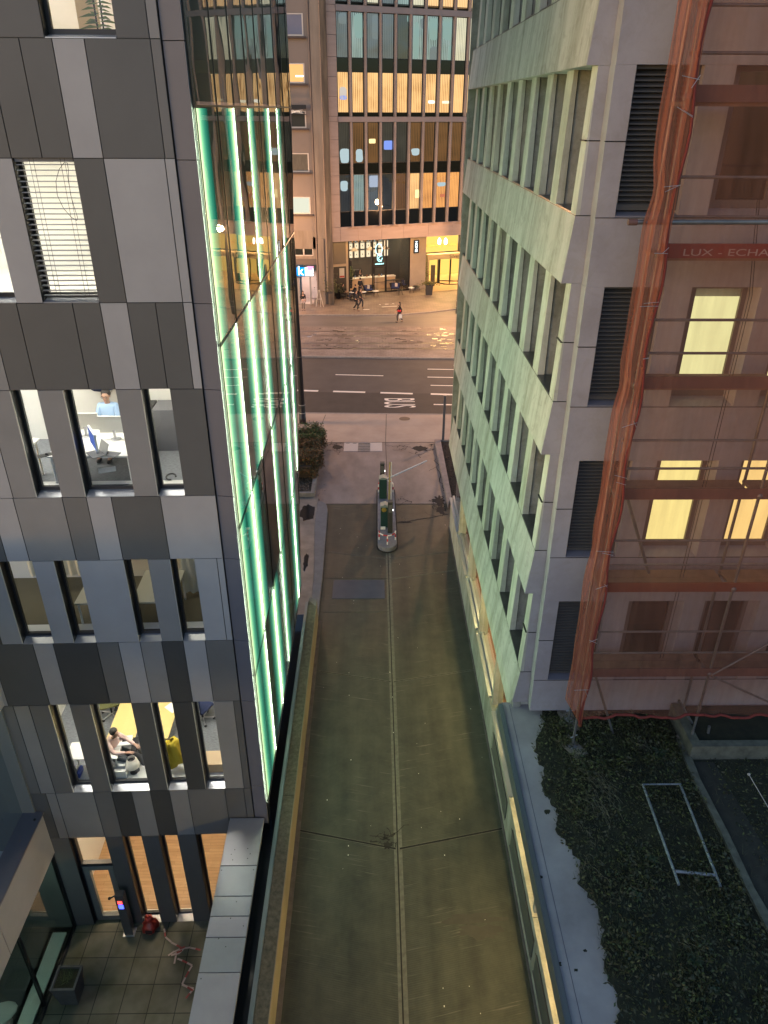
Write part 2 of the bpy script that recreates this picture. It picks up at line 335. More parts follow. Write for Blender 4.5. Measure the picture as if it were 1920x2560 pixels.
# stains, cracks, potholes (flat, on the paving)
STN=M('wet_stain',(.040,.035,.026),.6,col2=(.055,.048,.036),scale=4); CRK=M('crack_gap',(.02,.018,.016),.9)
def blob(b,cx,cy,rx,ry,z,mi=0,seed=1,n=26,rag=.25):
    rr=random.Random(seed); q=[]
    for i in range(n):
        t=2*math.pi*i/n; k=1+rr.uniform(-rag,rag); q.append((cx+rx*k*math.cos(t),cy+ry*k*math.sin(t)))
    b.add([(x,y,z) for x,y in q],[tuple(range(n))],mi)
b=W(); blob(b,2.2,10.05,.62,.13,.0045,seed=2,rag=.35); blob(b,2.3,9.75,.5,.15,.005,seed=5,rag=.35); st(b.build('oil_stain',STN))
def crack(b,p,q,seed,z=.005,wd=.03,n=14,wob=.12,br=2):
    rr=random.Random(seed); A=np.array(p,float);B=np.array(q,float); pts=[A+(B-A)*i/n+np.array([rr.uniform(-wob,wob),rr.uniform(-wob,wob)])*(0 if i in (0,n) else 1) for i in range(n+1)]
    d=(B-A)/np.linalg.norm(B-A); nn=np.array([-d[1],d[0]])
    for i in range(n):
        w0,w1=rr.uniform(.3,1)*wd,rr.uniform(.3,1)*wd
        b.add([(*(pts[i]-nn*w0/2),z),(*(pts[i+1]-nn*w1/2),z),(*(pts[i+1]+nn*w1/2),z),(*(pts[i]+nn*w0/2),z)],[(0,1,2,3)])
    for k in range(br):
        i=rr.randrange(2,n-2); e=pts[i]+np.array([rr.uniform(-.6,.6),rr.uniform(-.5,.5)]); crack(b,pts[i],e,seed+k+9,z+.0005,wd*.6,6,wob*.5,0)
b=W()
for i,(p,q) in enumerate([((.65,36.6),(2.0,36.5)),((1.0,36.0),(2.0,36.3)),((2.9,36.6),(3.4,36.9)),((2.7,35.9),(3.3,36.2)),((2.2,35.8),(2.4,35.0)),((-2.5,36.7),(-1.7,36.9)),((-2.5,36.0),(-1.7,35.9)),((-2.1,36.9),(-2.0,36.0)),((2.6,30.2),(3.3,30.6)),((2.6,30.2),(2.9,29.2)),((3.2,30.6),(3.1,29.4)),((1.2,30.6),(1.8,29.9)),((1.2,28.1),(3.3,28.9)),((.1,12.3),(.5,11.9)),((-.1,12.1),(.5,12.3)),((3.2,34.8),(3.3,31.2))]): crack(b,p,q,i*7+1,wd=.05)
blob(b,2.45,36.2,.42,.34,.0055,seed=8,rag=.2); blob(b,3.0,30.2,.3,.45,.0056,seed=9,rag=.45); blob(b,3.0,29.3,.22,.4,.0057,seed=19,rag=.45); blob(b,-2.0,36.4,.28,.3,.0058,seed=12,rag=.2); blob(b,1.3,28.2,.3,.07,.0059,seed=13,rag=.4); blob(b,.3,11.95,.12,.1,.0061,seed=14,rag=.4)
st(b.build('pavement_cracks',CRK))
b=W(); blob(b,*gz(*c6(1027,1346))[:2],.33,.3,.0045,seed=4,rag=.03); tag(b.build('manhole_cover',M('iron_cover',(.07,.05,.045),.5,var=.3,scale=30)),'small round iron cover in the orange lit sidewalk','manhole cover')
b=W(); blob(b,*gz(*c6(1317,689),-.08)[:2],.55,.45,-.0765,seed=4,rag=.02); tag(b.build('manhole_cover',MATS['iron_cover']),'large round iron cover in the far lane near the right building','manhole cover')
# litter specks on the alley
b=W(); rr=random.Random(11)
for i in range(46):
    x,y=rr.uniform(-1.7,3.1),rr.uniform(6,28); r_=rr.uniform(.008,.022); b.box((x,y,.002),(x+r_,y+r_*1.4,.010))
tag(b.build('litter',M('litter_white',(.6,.58,.5),.8)),'tiny pale specks of litter strewn over the alley paving','litter',kind='stuff')
# ------------------------------------------------------------------ strip between the glass wall and the alley
FOOT=M('footing_concrete',(.10,.085,.08),.8,var=.3,scale=4); TAN=M('tan_render',(.25,.215,.145),.85,var=.13,scale=1.4); 
GRAN=M('rough_concrete_top',(.045,.043,.03),.95,col2=(.12,.112,.08),scale=9,bump=.5,bscale=25)
CHAN=M('wet_channel',(.02,.022,.022),.12); MCAP=M('metal_cap',(.16,.19,.19),.35,metal=.5)
P1=gz(792.8,1501,1.0); 
b=W(); b.box((-2.02,-6,0),(-1.90,P1[1]+.1,.05)); st(b.build('wall_footing',FOOT))
yE=P1[1]
t=thing('ramp_wall','low rough topped concrete wall with tan painted face along the left of the alley','wall',(-2.15,5,0))
b=W(); b.box((-2.02,-6,.0),(-2.005,yE-.05,.995)); b.build('painted_face',TAN,t)
b=W(); b.box((-2.30,-6,0),(-2.02,yE,.97)); b.build('wall_body',CONC,t)
for k,(y0,y1) in enumerate(((-6,6.4),(6.41,12.65),(12.66,yE))):
    b=W(); b.box((-2.30,y0,.97),(-2.024,y1-.006,1.0)); b.build('coping_slab',GRAN,t)
b=W(); b.prism([(-2.30,yE),(-2.024,yE-.35),(-2.024,yE-.0),(-2.2,yE+.15),(-2.3,yE+.15)],.6,1.004); b.build('end_block',CONC,t)
b=W(); b.box((-2.40,-6,.7),(-2.306,yE-.1,1.02)); tag(b.build('channel_edge',MCAP),'long blue green metal edging beside the dark drainage channel','edging')
b=W(); b.box((-3.4,-6,-3),(-2.402,yE-.3,.62)); 
st(b.build('drainage_channel',CHAN))
KB=M('blue_grey_kerb',(.15,.148,.155),.75,var=.18,scale=3)
b=W(); kp=[(-2.02,20),(-2.02,23.8),(-2.10,28.2),(-2.12,29.2),(-2.22,29.7),(-2.42,29.92),(-2.62,29.96),(-2.62,28),(-2.36,23.8),(-2.30,yE)]
b.prism([(-2.02,yE)]+kp[1:],0,.13); tag(b.build('kerb',KB,bevel=.02),'pale blue grey rounded kerb ending beside the alley entrance','kerb')
b=W(); b.prism([(-2.3,yE+.1),(-2.37,23.8),(-2.625,28),(-2.625,30.4),(-7,30.4),(-7,yE-2.5),(-2.6,yE-2.5),(-2.6,yE+.1)],0,.11); st(b.build('side_pavement',M('stained_pavement',(.10,.095,.085),.5,col2=(.22,.20,.18),scale=1.7)))
b=W(); blob(b,-3.0,28.9,.35,.75,.113,seed=31,rag=.15); blob(b,-2.75,24.8,.1,.6,.1135,seed=32,rag=.2); st(b.build('dark_puddle',M('puddle',(.01,.01,.01),.08)))
# planting bed with hedge
t=thing('planting_bed','concrete edged planting bed beside the forecourt holding the hedge','planter',(-4,33,0))
b=W(); b.box((-2.98,30.55,0),(-2.80,37.0,.32)); b.box((-7.5,30.4,0),(-2.80,30.548,.32)); b.build('edging',CONC,t)
b=W(); b.box((-7.5,30.55,0),(-2.985,37.0,.2)); b.build('soil',M('soil',(.018,.014,.010),.95,bump=.6,bscale=20),t)
def foliage(b,n,fn,size,nm=3):
    for i in range(n):
        c=fn(); b.leaf(c,size*random.uniform(.6,1.3),random.randrange(nm))
LEAF=[M('hedge_leaf_green',(.045,.085,.018),.6),M('hedge_leaf_dark',(.03,.045,.012),.6),M('hedge_leaf_brown',(.15,.072,.022),.6)]
def hedge():
    b=W(); rr=random
    for i in range(21000):
        y=rr.uniform(31.9,36.9); u=rr.random(); edge=-2.72+.12*math.sin(y*2.3)+.08*math.sin(y*5.1)
        ht=1.12+.10*math.sin(y*3.1)+.07*math.sin(y*7)+(-.25 if y<32.4 else 0)
        x=edge-abs(rr.gauss(0,.5)) if rr.random()<.5 else rr.uniform(-5.5,edge)
        z=ht*(1-abs(rr.gauss(0,.12))) if x<edge-.25 else rr.uniform(.15,ht)
        b.leaf((x,y,z+rr.uniform(-.04,.08)),rr.uniform(.055,.12),0 if (y>35.0 and z>.8 and rr.random()<.75) else (2 if rr.random()<.6 else 1))
    return b
t2=thing('hedge','bushy reddish brown and green hedge growing in the bed left of the forecourt','hedge',(-4,34,.2))
hedge().build('leaves',LEAF,t2)
b=W()
for i in range(12): 
    y=32.2+i*.4; b.tube((-4,y,.15),(-4+random.uniform(-.3,.3),y,.9),.03,0,5)
    b.box((-4.5,y-.1,.3),(-3.1,y+.2,.85),0)
b.build('branches',M('bark_dark',(.03,.02,.012),.9),t2)
b=W()
for i in range(420): 
    x,y=random.uniform(-4.2,-3.0),random.uniform(30.7,32.4)
    b.leaf((x,y,.205),random.uniform(.04,.09),random.randrange(2),.1)
for i in range(160):
    x,y=random.gauss(-2.55,.12),random.uniform(30,36.8); b.leaf((x,y,.01),random.uniform(.03,.07),random.randrange(2),.08)
tag(b.build('fallen_leaves',[M('dead_leaf',(.20,.14,.09),.8),M('dead_leaf_pale',(.32,.27,.22),.8)]),'scattered fallen leaves on the soil and forecourt edge','leaves',kind='stuff')
# right hand bed at the alley mouth
t=thing('planting_bed','narrow pinkish concrete edged bed of dark bark at the foot of the steel post','planter',(3.8,33,0))
b=W(); b.prism([(3.28,36.9),(3.55,36.9),(3.60,36.7),(3.58,30.2),(3.36,29.4)],0,.26); b.box((3.6,36.72,0),(6,36.9,.26)); b.build('edging',M('pinkish_concrete',(.27,.22,.20),.85,var=.2,scale=3),t)
b=W(); b.box((3.59,29.4,0),(6,36.7,.18)); b.build('soil',MATS['soil'],t)
b=W()
for i in range(900): b.leaf((random.uniform(3.62,4.6),random.uniform(30,36.6),random.uniform(.18,.24)),random.uniform(.05,.1),random.randrange(2),.4)
b.build('bark_mulch',[M('mulch',(.03,.022,.02),.9),M('mulch_light',(.07,.05,.045),.9)],t)
# street lamp column with its lamp arm over the side street (turned away behind the glass building)
WARM=(1.,.52,.24)
def street_lamp(loc,rz,label,e=0,h=10.5):
    t=thing('street_lamp',label,'street lamp',loc,rz,'street lamps')
    b=L(); b.lathe([(.0,0),(.20,0),(.20,.35),(.19,.36),(.17,1.2),(.115,6),(.08,h)],(0,0,0),0,18); b.lathe([(.203,.62),(.206,.64),(.2,.66)],(0,0,0),1,18); b.lathe([(.188,1.1),(.192,1.12),(.185,1.14)],(0,0,0),1,18)
    b.lathe([(.13,3.9),(.142,3.93),(.13,3.96)],(0,0,0),1,18)
    b.build('column',[M('lamp_column_black',(.012,.010,.012),.4),M('lamp_band',(.35,.33,.32),.5)],t)
    b=L(); b.tube((0,0,h-.1),(-2.2,0,h+.1),.05,0,10); b.build('arm',MATS['lamp_column_black'],t)
    b=L(); b.box((-2.9,-.16,h+.02),(-2.1,.16,h+.16)); hd=b.build('lamp_head',MATS['lamp_column_black'],t,bevel=.03)
    b=L(); b.box((-2.8,-.12,h-.0),(-2.2,.12,h+.018)); b.build('lens',EM('lamp_lens',WARM,30),hd)
    if e:
        ld=bpy.data.lights.new('lamp_light','POINT'); ld.energy=e*.7; ld.color=WARM; ld.shadow_soft_size=.25
        o=bpy.data.objects.new('lamp_light',ld); sc.collection.objects.link(o); o.parent=t; o.location=(-2.5,0,h-.05)
    return t
P=gz(757,1057,0)
street_lamp((P[0],P[1],0),R(0),'tall black tapered street lamp column with thin pale bands beside the glass wall',e=1200)
t=thing('steel_post','slim dark grey square steel post standing at the right edge of the sidewalk','post',(gz(1107,1110,0)[0],gz(1107,1110,0)[1],0))
b=L(); b.box((-.06,-.06,0),(.06,.06,2.72)); b.build('shaft',M('post_grey',(.10,.10,.115),.45),t); b=L(); b.box((-.09,-.09,2.72),(.09,.09,2.78)); b.build('cap',MATS['post_grey'],t)
# ================================================================== LEFT OFFICE BUILDING
AF=R(1.4); LO=np.array([-2.55,11.88,0.]); LU=np.array([-math.cos(AF),-math.sin(AF),0]); LN=np.array([-math.sin(AF),math.cos(AF),0])
def LT(u,d,z): return LO+LU*u+LN*d+np.array([0,0,z])     # u to the left of the corner, d into the building
def luz(px,py,d=0.):
    p=gp(px,py,LO+LN*d,LN); return (p-LO)@LU,p[2]
def clad(name,c): return M(name,c,.5,metal=.0,var=.09,scale=.7,bump=.012,bscale=1.1)
CL={'l':clad('cladding_light',(.33,.317,.31)),'m':clad('cladding_mid',(.225,.214,.203)),'dm':clad('cladding_grey',(.145,.137,.127)),'d':clad('cladding_dark',(.098,.094,.088)),'vd':clad('cladding_darkest',(.058,.055,.051))}
ROWS=[ # y of reference line, y top, y bottom, boundaries
 (96,None,96,[(-140,-20,'m'),(-20,112,'d'),(112,291,'W'),(291,374,'d'),(374,428,'m')]),
 (396,96,396,[(-210,-130,'l'),(-130,-50,'m'),(-50,29,'d'),(29,106,'d'),(106,183,'d'),(183,258.5,'l'),(258.5,412.8,'d'),(412.8,459,'dm')]),
 (757,396,757,[(-170,-110,'m'),(-110,-30,'l'),(-30,40,'W'),(40,108,'l'),(108,247,'W'),(247,317,'d'),(317,457,'l'),(457,503,'l')]),
 (757,757,974,[(-170,-110,'l'),(-110,-30,'m'),(-30,40,'d'),(40,180,'d'),(180,249,'d'),(249,317,'l'),(317,388,'d'),(388,457,'d'),(457,503,'l')]),
 (974,974,1242,[(-170,-110,'m'),(-110,-40,'l'),(-40,24,'m'),(24,91,'W'),(91,157,'m'),(157,288,'W'),(288,353,'m'),(353,424,'W'),(424,530,'d')]),
 (1242,1242,1400,[(-100,-28,'d'),(-28,31,'l'),(31,154,'m'),(154,215,'dm'),(215,277,'l'),(277,400,'d'),(400,563,'l')]),
 (1400,1400,1606,[(-60,-5,'l'),(-5,78,'W'),(78,133,'l'),(133,192,'W'),(192,308,'l'),(308,368,'W'),(368,425,'m'),(425,485,'W'),(485,542,'l'),(542,580,'l')]),
 (1606,1606,1759,[(-90,-30,'l'),(-30,80,'d'),(80,131,'l'),(131,240,'vd'),(240,295,'dm'),(295,350,'l'),(350,404,'m'),(404,458,'vd'),(458,513,'l'),(513,602,'dm')]),
 (1759,1759,1979,[(-60,30,'dm'),(30,70,'m'),(70,120,'dm'),(120,172,'W'),(172,224,'dm'),(224,327,'W'),(327,378,'d'),(378,430,'W'),(430,481,'vd'),(481,533,'W'),(533,584,'m'),(584,620,'d')]),
 (1979,1979,2092,[(-20,40,'m'),(40,112,'d'),(112,137,'m'),(137,232,'m'),(232,278,'dm'),(278,328,'vd'),(328,375,'m'),(375,423,'vd'),(423,469,'m'),(469,562,'dm'),(562,610,'d'),(610,640,'d')]),
 (2092,2092,2308,[(60,170,'dm'),(170,262,'D'),(262,305,'d'),(305,353,'W'),(353,397,'d'),(397,443,'W'),(443,490,'d'),(490,575,'W'),(575,640,'d')]),
]
zline={y:luz(300,y)[1] for y in (96,396,757,974,1242,1400,1606,1759,1979,2092,2308)}; zline[2308]=-2.8
OB=thing('office_building','grey panelled office building with green lit glass flank along the alley','building',(-2.55,11.88,0))
TH=.30
UMAX=8.2
wins=[]
mats5=[CL['l'],CL['m'],CL['dm'],CL['d'],CL['vd'],BLK]; mi={'l':0,'m':1,'dm':2,'d':3,'vd':4}
b=W(); core=W()
for (yr,yt,yb,segs) in ROWS:
    z1=zline[yt] if yt else zline[96]+2.05; z0=zline[yb]
    for (xa,xb,t) in segs:
        ua,ub=luz(xa,yr)[0],luz(xb,yr)[0]          # ua > ub
        if xb==segs[-1][1]: ub=.34
        g=.007
        if t in mi:
            k=mi[t]; b.box((ub+g,0,z0+g),(ua-g,.035,z1-g),T=LT,mi_face=[k,k,k,5,k,5]); core.box((ub,.02,z0),(ua,TH,z1),T=LT)
        elif t=='W': wins.append((ub,ua,z0,z1,yb))
        else: DOOR=(ub,ua,z0,z1)
for zz in (zline[96]+2.05,): 
    b.box((.34,0,zz+.01),(UMAX,.035,zz+1.4),1,T=LT); core.box((.34,.02,zz),(UMAX,TH,zz+1.4),T=LT); b.box((.34,0,zz+1.42),(UMAX,.035,zz+7),2,T=LT); core.box((.34,.03,zz+1.4),(UMAX,TH,zz+7),T=LT)
b.build('cladding',mats5,OB); core.build('wall_core',BLK,OB)
# corner strip
b=W(); zs=[zline[2092]+.35,zline[1979]-.02+.08]+[zline[y]-.02 for y in (1759,1606,1400,1242,974,757,396,96)]+[22,26]
LIL=clad('corner_lilac',(.125,.12,.135))
for za,zb in zip(zs[:-1],zs[1:]):
    b.prism([(.325,.03),(.02,-.02),(.02,.12),(.325,.12)],za+.006,zb-.006,T=LT)
b.build('corner_strip',LIL,OB); b=W(); b.box((.0,.07,-2.8),(.335,TH,26),T=LT); b.build('corner_core',BLK,OB)
# windows
PANE=GLASS('office_pane',(.93,.95,.94),refl=.02); METSILL=M('metal_sill',(.45,.45,.47),.3,metal=.6)
for n,(ua,ub,z0,z1,row) in enumerate(wins):
    fr=W(); e=.035
    for p,q in (((ua,.2,z0+.05),(ua+e,.27,z1)),((ub-e*1.4,.2,z0+.05),(ub,.27,z1)),((ua+e,.2,z0+.05),(ub-e*1.4,.27,z0+.12)),((ua+e,.2,z1-e),(ub-e*1.4,.27,z1))): fr.box(p,q,T=LT)
    f=fr.build('window',DKF,OB)
    pb=W(); pb.quad(LT(ua+e,.235,z0+.12),LT(ub-e,.235,z0+.12),LT(ub-e,.235,z1-e),LT(ua+e,.235,z1-e)); pb.build('pane',PANE,f)
    sb=W(); sb.prism([(.0,z0+.0),(.2,z0+.0),(.2,z0+.055),(.0,z0+.012)],ua+.004,ub-.004,T=lambda x,y,z:LT(z,x,y)); sb.build('sill',METSILL,f)
    if row in (1242,1979,1606):   # thin bright strip painted as light caught on the panel's edge
        eb=W(); eb.box((ub+.0,-.004,z0+.01),(ub+.012,.02,z1-.01),T=LT); eb.build('edge_trim',M('edge_highlight',(.6,.57,.5),.35,metal=.5),f)  # edge_trim is only the strip painted as light on the panel edge
# door on the terrace
ua,ub,z0,z1=DOOR; t_=W(); GREYF=M('door_frame_grey',(.16,.165,.16),.45)
zt=z0+2.2
for p,q in (((ua,.12,z0),(ua+.06,.24,z1)),((ub-.06,.12,z0),(ub,.24,z1)),((ua+.06,.12,z1-.06),(ub-.06,.24,z1)),((ua+.06,.12,zt),(ub-.06,.24,zt+.09))): t_.box(p,q,T=LT)
dr=t_.build('door_frame',DKF,OB)
t_=W(); a0,a1=ua+.06,ub-.06
for p,q in (((a0,.1,z0+.03),(a0+.13,.2,zt)),((a1-.15,.1,z0+.03),(a1,.2,zt)),((a0+.13,.1,z0+.03),(a1-.15,.2,z0+.2)),((a0+.13,.1,zt-.14),(a1-.15,.2,zt))): t_.box(p,q,T=LT)
dl=t_.build('door_leaf',GREYF,dr); 
t_=W(); t_.quad(LT(a0+.12,.15,z0+.2),LT(a1-.14,.15,z0+.2),LT(a1-.14,.15,zt-.13),LT(a0+.12,.15,zt-.13)); t_.quad(LT(a0,.16,zt+.09),LT(a1,.16,zt+.09),LT(a1,.16,z1-.06),LT(a0,.16,z1-.06)); t_.build('door_glass',PANE,dr)
t_=W(); t_.tube(LT(a0+.06,.07,z0+1.05),LT(a0+.2,.07,z0+1.05),.012); t_.build('handle',METSILL,dr)
# ------------------------------------------------------------------ rooms
def wood(name,c1,c2):
    m=bpy.data.materials.new(name); m.use_nodes=True; t=m.node_tree; bb=t.nodes['Principled BSDF']; N=t.nodes.new; K=t.links.new
    tc=N('ShaderNodeTexCoord'); br=N('ShaderNodeTexBrick'); br.inputs['Color1'].default_value=(*c1,1); br.inputs['Color2'].default_value=(*c2,1); br.inputs['Mortar'].default_value=(*[v*.5 for v in c1],1)
    br.inputs['Scale'].default_value=1; br.inputs['Brick Width'].default_value=.9; br.inputs['Row Height'].default_value=.1; br.inputs['Mortar Size'].default_value=.003; K(tc.outputs['Object'],br.inputs['Vector'])
    n=N('ShaderNodeTexNoise'); n.inputs['Scale'].default_value=3; mp=N('ShaderNodeMapping'); mp.inputs['Scale'].default_value=(1,12,1); K(tc.outputs['Object'],mp.inputs[0]); K(mp.outputs[0],n.inputs['Vector'])
    mx=N('ShaderNodeMix'); mx.data_type='RGBA'; mx.blend_type='MULTIPLY'; mx.inputs['Factor'].default_value=.45; K(br.outputs[0],mx.inputs['A']); K(n.outputs[0],mx.inputs['B']); K(mx.outputs['Result'],bb.inputs['Base Color']); bb.inputs['Roughness'].default_value=.4
    return m
WALLW=M('room_wall_white',(.78,.76,.70),.8,var=.04,scale=1); CARP=M('grey_carpet',(.14,.15,.165),.95,col2=(.26,.27,.29),scale=14,stretch=(1,3,1)); WOODF=wood('oak_floor',(.50,.30,.15),(.62,.40,.22)); CEIL=M('room_ceiling',(.8,.8,.78),.8)
DARKF=M('brown_carpet',(.16,.14,.09),.9)
WH=M('white_laminate',(.82,.81,.76),.4); YEL=M('yellow_desk',(.70,.52,.20),.45); BK=M('black_plastic',(.012,.012,.014),.4); GRP=M('grey_plastic',(.14,.14,.15),.5)
def room(zf,zc,dep,floor,wall,ecol,es,u1=UMAX,name='room_shell',ustop=.36):
    b=W(); b.box((ustop,TH,zf-.1),(u1,dep,zf),1,T=LT); b.box((ustop,dep,zf-.1),(u1,dep+.1,zc),0,T=LT); b.box((ustop-.06,TH,zf),(ustop,dep,zc),0,T=LT); b.box((u1,TH,zf),(u1+.1,dep,zc),0,T=LT); b.box((ustop,TH+.001,zc),(u1,dep,zc+.1),2,T=LT)
    # inner face of the facade spandrels
    b.box((ustop,TH+.001,zf-.1),(u1,TH+.02,zf+.06),0,T=LT); r=b.build(name,[wall,floor,CEIL],OB)
    b=W()
    for k in range(4):
        uu=1.1+k*1.9; b.box((uu,TH+.9,zc-.03),(uu+1.2,TH+1.2,zc-.005),T=LT)
    b.build('ceiling_lamp',EM('room_lamp_%s'%name,ecol,es),r)
    return r
zA=zline
OFW=(1,.96,.86)
room(zA[96]-.1,zA[96]+2.3,3.2,WOODF,WALLW,OFW,20,name='top_room'); room(zA[757]-.12,zA[396]+.35,3.6,WALLW,WALLW,OFW,26,name='meeting_room')
room(zA[1242]-.12,zA[974]+.45,3.0,CARP,WALLW,OFW,26,name='side_office'); room(zA[1606]-.12,zA[1400]+.4,2.6,DARKF,WALLW,(1,.95,.78),3.6,name='dim_office')
room(zA[1979]-.12,zA[1759]+.5,4.3,CARP,WALLW,OFW,34,name='open_office',u1=5.6); room(-2.78,zA[2092]+.3,4.3,WOODF,WALLW,(1,.78,.54),38,name='wood_floor_room',u1=5.3)
# window ledges inside
b=W()
for row,dp in ((1979,.42),(1242,.22),(1606,.25),(757,.1)):
    b.box((.4,TH-.03,zA[row]+.04),(5.6,TH+dp,zA[row]+.07),T=LT)
b.build('window_ledge',WH,OB)
# ------------------------------------------------------------------ glass flank with green light boxes
GX=-2.53; yC=11.90; sp=1.66
zJ=[16.03,12.57,9.10,5.5,1.66]
YT,YBt=25.85,20.95
far=lambda z: YT+(z-16.03)*(YT-YBt)/(16.03-1.66) if z<16.03 else YT   # the far corner leans towards the alley entrance
fb=OB
b=W(); b.quad((GX,yC,1.66),(GX,far(1.66),1.66),(GX,YT,16.03),(GX,yC,16.03)); b.quad((GX,yC,16.05),(GX,YT,16.05),(GX,YT,26),(GX,yC,26))
G=b.build('glass_skin',GLASS('dark_flank_glass',(.88,.93,.91),refl=.035,rough=.0,wav=.06,wscale=.8),OB)
b=W(); ys=[yC+sp*i for i in range(9)]
for y in ys:
    zb=1.66
    if y>far(1.66): zb=16.03+(y-YT)*(16.03-1.66)/(YT-YBt)
    b.box((GX+.001,y-.012,max(zb,1.66)),(GX+.014,y+.012,26))
b.build('mullion',BLK,G)
b=W()
for z in zJ[:4]: b.box((GX+.0015,yC,z-.014),(GX+.013,far(z)-.02,z+.014))
b.build('joint_line',BLK,G)
b=W(); 
def zlow(y): return 1.66 if y<=far(1.66) else 16.03+(y-YT)*(16.03-1.66)/(YT-YBt)
DEP=.34
b.quad((GX-DEP,yC,1.66),(GX-DEP,far(1.66)-.02,1.66),(GX-DEP,YT-.07,16.03),(GX-DEP,yC,16.03)); b.quad((GX-DEP,yC,16.1),(GX-DEP,YT-.07,16.1),(GX-DEP,YT-.07,26),(GX-DEP,yC,26))
b.quad((GX-DEP,far(1.66),1.66),(GX,far(1.66),1.66),(GX,YT,16.03),(GX-DEP,YT,16.03))
b.box((GX-DEP,YT-.07,16.03),(GX-.001,YT,26)); b.box((GX-DEP,yC,1.6),(GX+.01,YBt,1.655))
b.build('back_panel',M('dark_back_panel',(.035,.035,.03),.5),OB)
# green boxes: (first bay, last bay, top joint, bottom joint, lit side(s))
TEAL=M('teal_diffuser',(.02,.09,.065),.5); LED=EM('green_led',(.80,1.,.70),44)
GLOW_BANDS=[]  # graded emissive bands put the falloff of the LED glow into colour
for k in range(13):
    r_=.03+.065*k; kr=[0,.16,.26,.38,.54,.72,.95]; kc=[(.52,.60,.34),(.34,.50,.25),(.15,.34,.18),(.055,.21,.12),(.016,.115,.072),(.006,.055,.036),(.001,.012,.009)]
    GLOW_BANDS.append(EM('glow_band_%d'%k,tuple(float(np.interp(r_,kr,[c[j] for c in kc])) for j in range(3)),1/.62*1.7))
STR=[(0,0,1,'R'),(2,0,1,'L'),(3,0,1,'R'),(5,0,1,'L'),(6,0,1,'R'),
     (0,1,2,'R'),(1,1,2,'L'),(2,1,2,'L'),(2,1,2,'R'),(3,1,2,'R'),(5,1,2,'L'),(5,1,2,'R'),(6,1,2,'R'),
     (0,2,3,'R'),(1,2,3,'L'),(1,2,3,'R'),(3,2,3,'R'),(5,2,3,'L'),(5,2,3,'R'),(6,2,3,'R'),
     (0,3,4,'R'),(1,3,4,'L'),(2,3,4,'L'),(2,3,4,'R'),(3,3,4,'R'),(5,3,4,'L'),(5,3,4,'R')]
tb=W(); seen=set()
def clipz(y,z): return max(z,zlow(y)+.02)
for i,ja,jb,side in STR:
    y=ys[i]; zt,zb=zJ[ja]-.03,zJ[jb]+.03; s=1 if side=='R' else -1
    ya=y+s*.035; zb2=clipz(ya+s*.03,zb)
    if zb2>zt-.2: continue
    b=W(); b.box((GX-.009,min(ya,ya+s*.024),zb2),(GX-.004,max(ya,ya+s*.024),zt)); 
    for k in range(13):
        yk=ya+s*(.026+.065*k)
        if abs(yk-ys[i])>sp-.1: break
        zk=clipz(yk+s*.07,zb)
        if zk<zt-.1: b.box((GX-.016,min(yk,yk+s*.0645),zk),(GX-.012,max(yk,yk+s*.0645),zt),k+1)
    b.build('light_strip_and_glow',[LED]+GLOW_BANDS,G)
    cell=i if side=='R' else i-1
    if (cell,ja) in seen: continue
    seen.add((cell,ja)); y0,y1=ys[cell]+.02,ys[cell]+sp-.02
    zq0,zq1=clipz(y0,zb),clipz(y1,zb)
    if zq0<zt: tb.add([(GX-.034,y0,zq0),(GX-.034,y1,min(zq1,zt)),(GX-.034,y1,zt),(GX-.034,y0,zt)],[(0,1,2,3)])
    for yy,zz in ((y0,zq0),(y1,zq1)):
        if zz<zt: tb.box((GX-.034,yy-.01,zz),(GX-.03,yy+.01,zt),1)
tb.build('light_box_panel',[TEAL,BLK],G)
# ------------------------------------------------------------------ terrace court and wing
TZ=-2.8
def tilemat():
    m=bpy.data.materials.new('terrace_slabs'); m.use_nodes=True; t=m.node_tree; bb=t.nodes['Principled BSDF']; N=t.nodes.new; K=t.links.new
    tc=N('ShaderNodeTexCoord'); mp=N('ShaderNodeMapping'); mp.inputs['Location'].default_value=(.15,.32,0); K(tc.outputs['Object'],mp.inputs[0])
    br=N('ShaderNodeTexBrick'); br.offset=0; br.inputs['Color1'].default_value=(.14,.13,.095,1); br.inputs['Color2'].default_value=(.19,.175,.125,1); br.inputs['Mortar'].default_value=(.02,.022,.012,1)
    br.inputs['Scale'].default_value=1; br.inputs['Brick Width'].default_value=.66; br.inputs['Row Height'].default_value=.66; br.inputs['Mortar Size'].default_value=.012; br.inputs['Mortar Smooth'].default_value=.4; K(mp.outputs[0],br.inputs['Vector'])
    n=N('ShaderNodeTexNoise'); n.inputs['Scale'].default_value=1.8; n.inputs['Detail'].default_value=8; K(tc.outputs['Object'],n.inputs['Vector'])
    cr=N('ShaderNodeValToRGB'); cr.color_ramp.elements[0].position=.35; cr.color_ramp.elements[0].color=(.45,.5,.3,1); cr.color_ramp.elements[1].position=.65; K(n.outputs[0],cr.inputs[0])
    mx=N('ShaderNodeMix'); mx.data_type='RGBA'; mx.blend_type='MULTIPLY'; mx.inputs['Factor'].default_value=.8; K(br.outputs[0],mx.inputs['A']); K(cr.outputs[0],mx.inputs['B']); K(mx.outputs['Result'],bb.inputs['Base Color']); bb.inputs['Roughness'].default_value=.6
    return m
b=W(); b.box((-8.5,-4,-3.1),(-2.7,12.2,TZ)); st(b.build('terrace_paving',tilemat()))
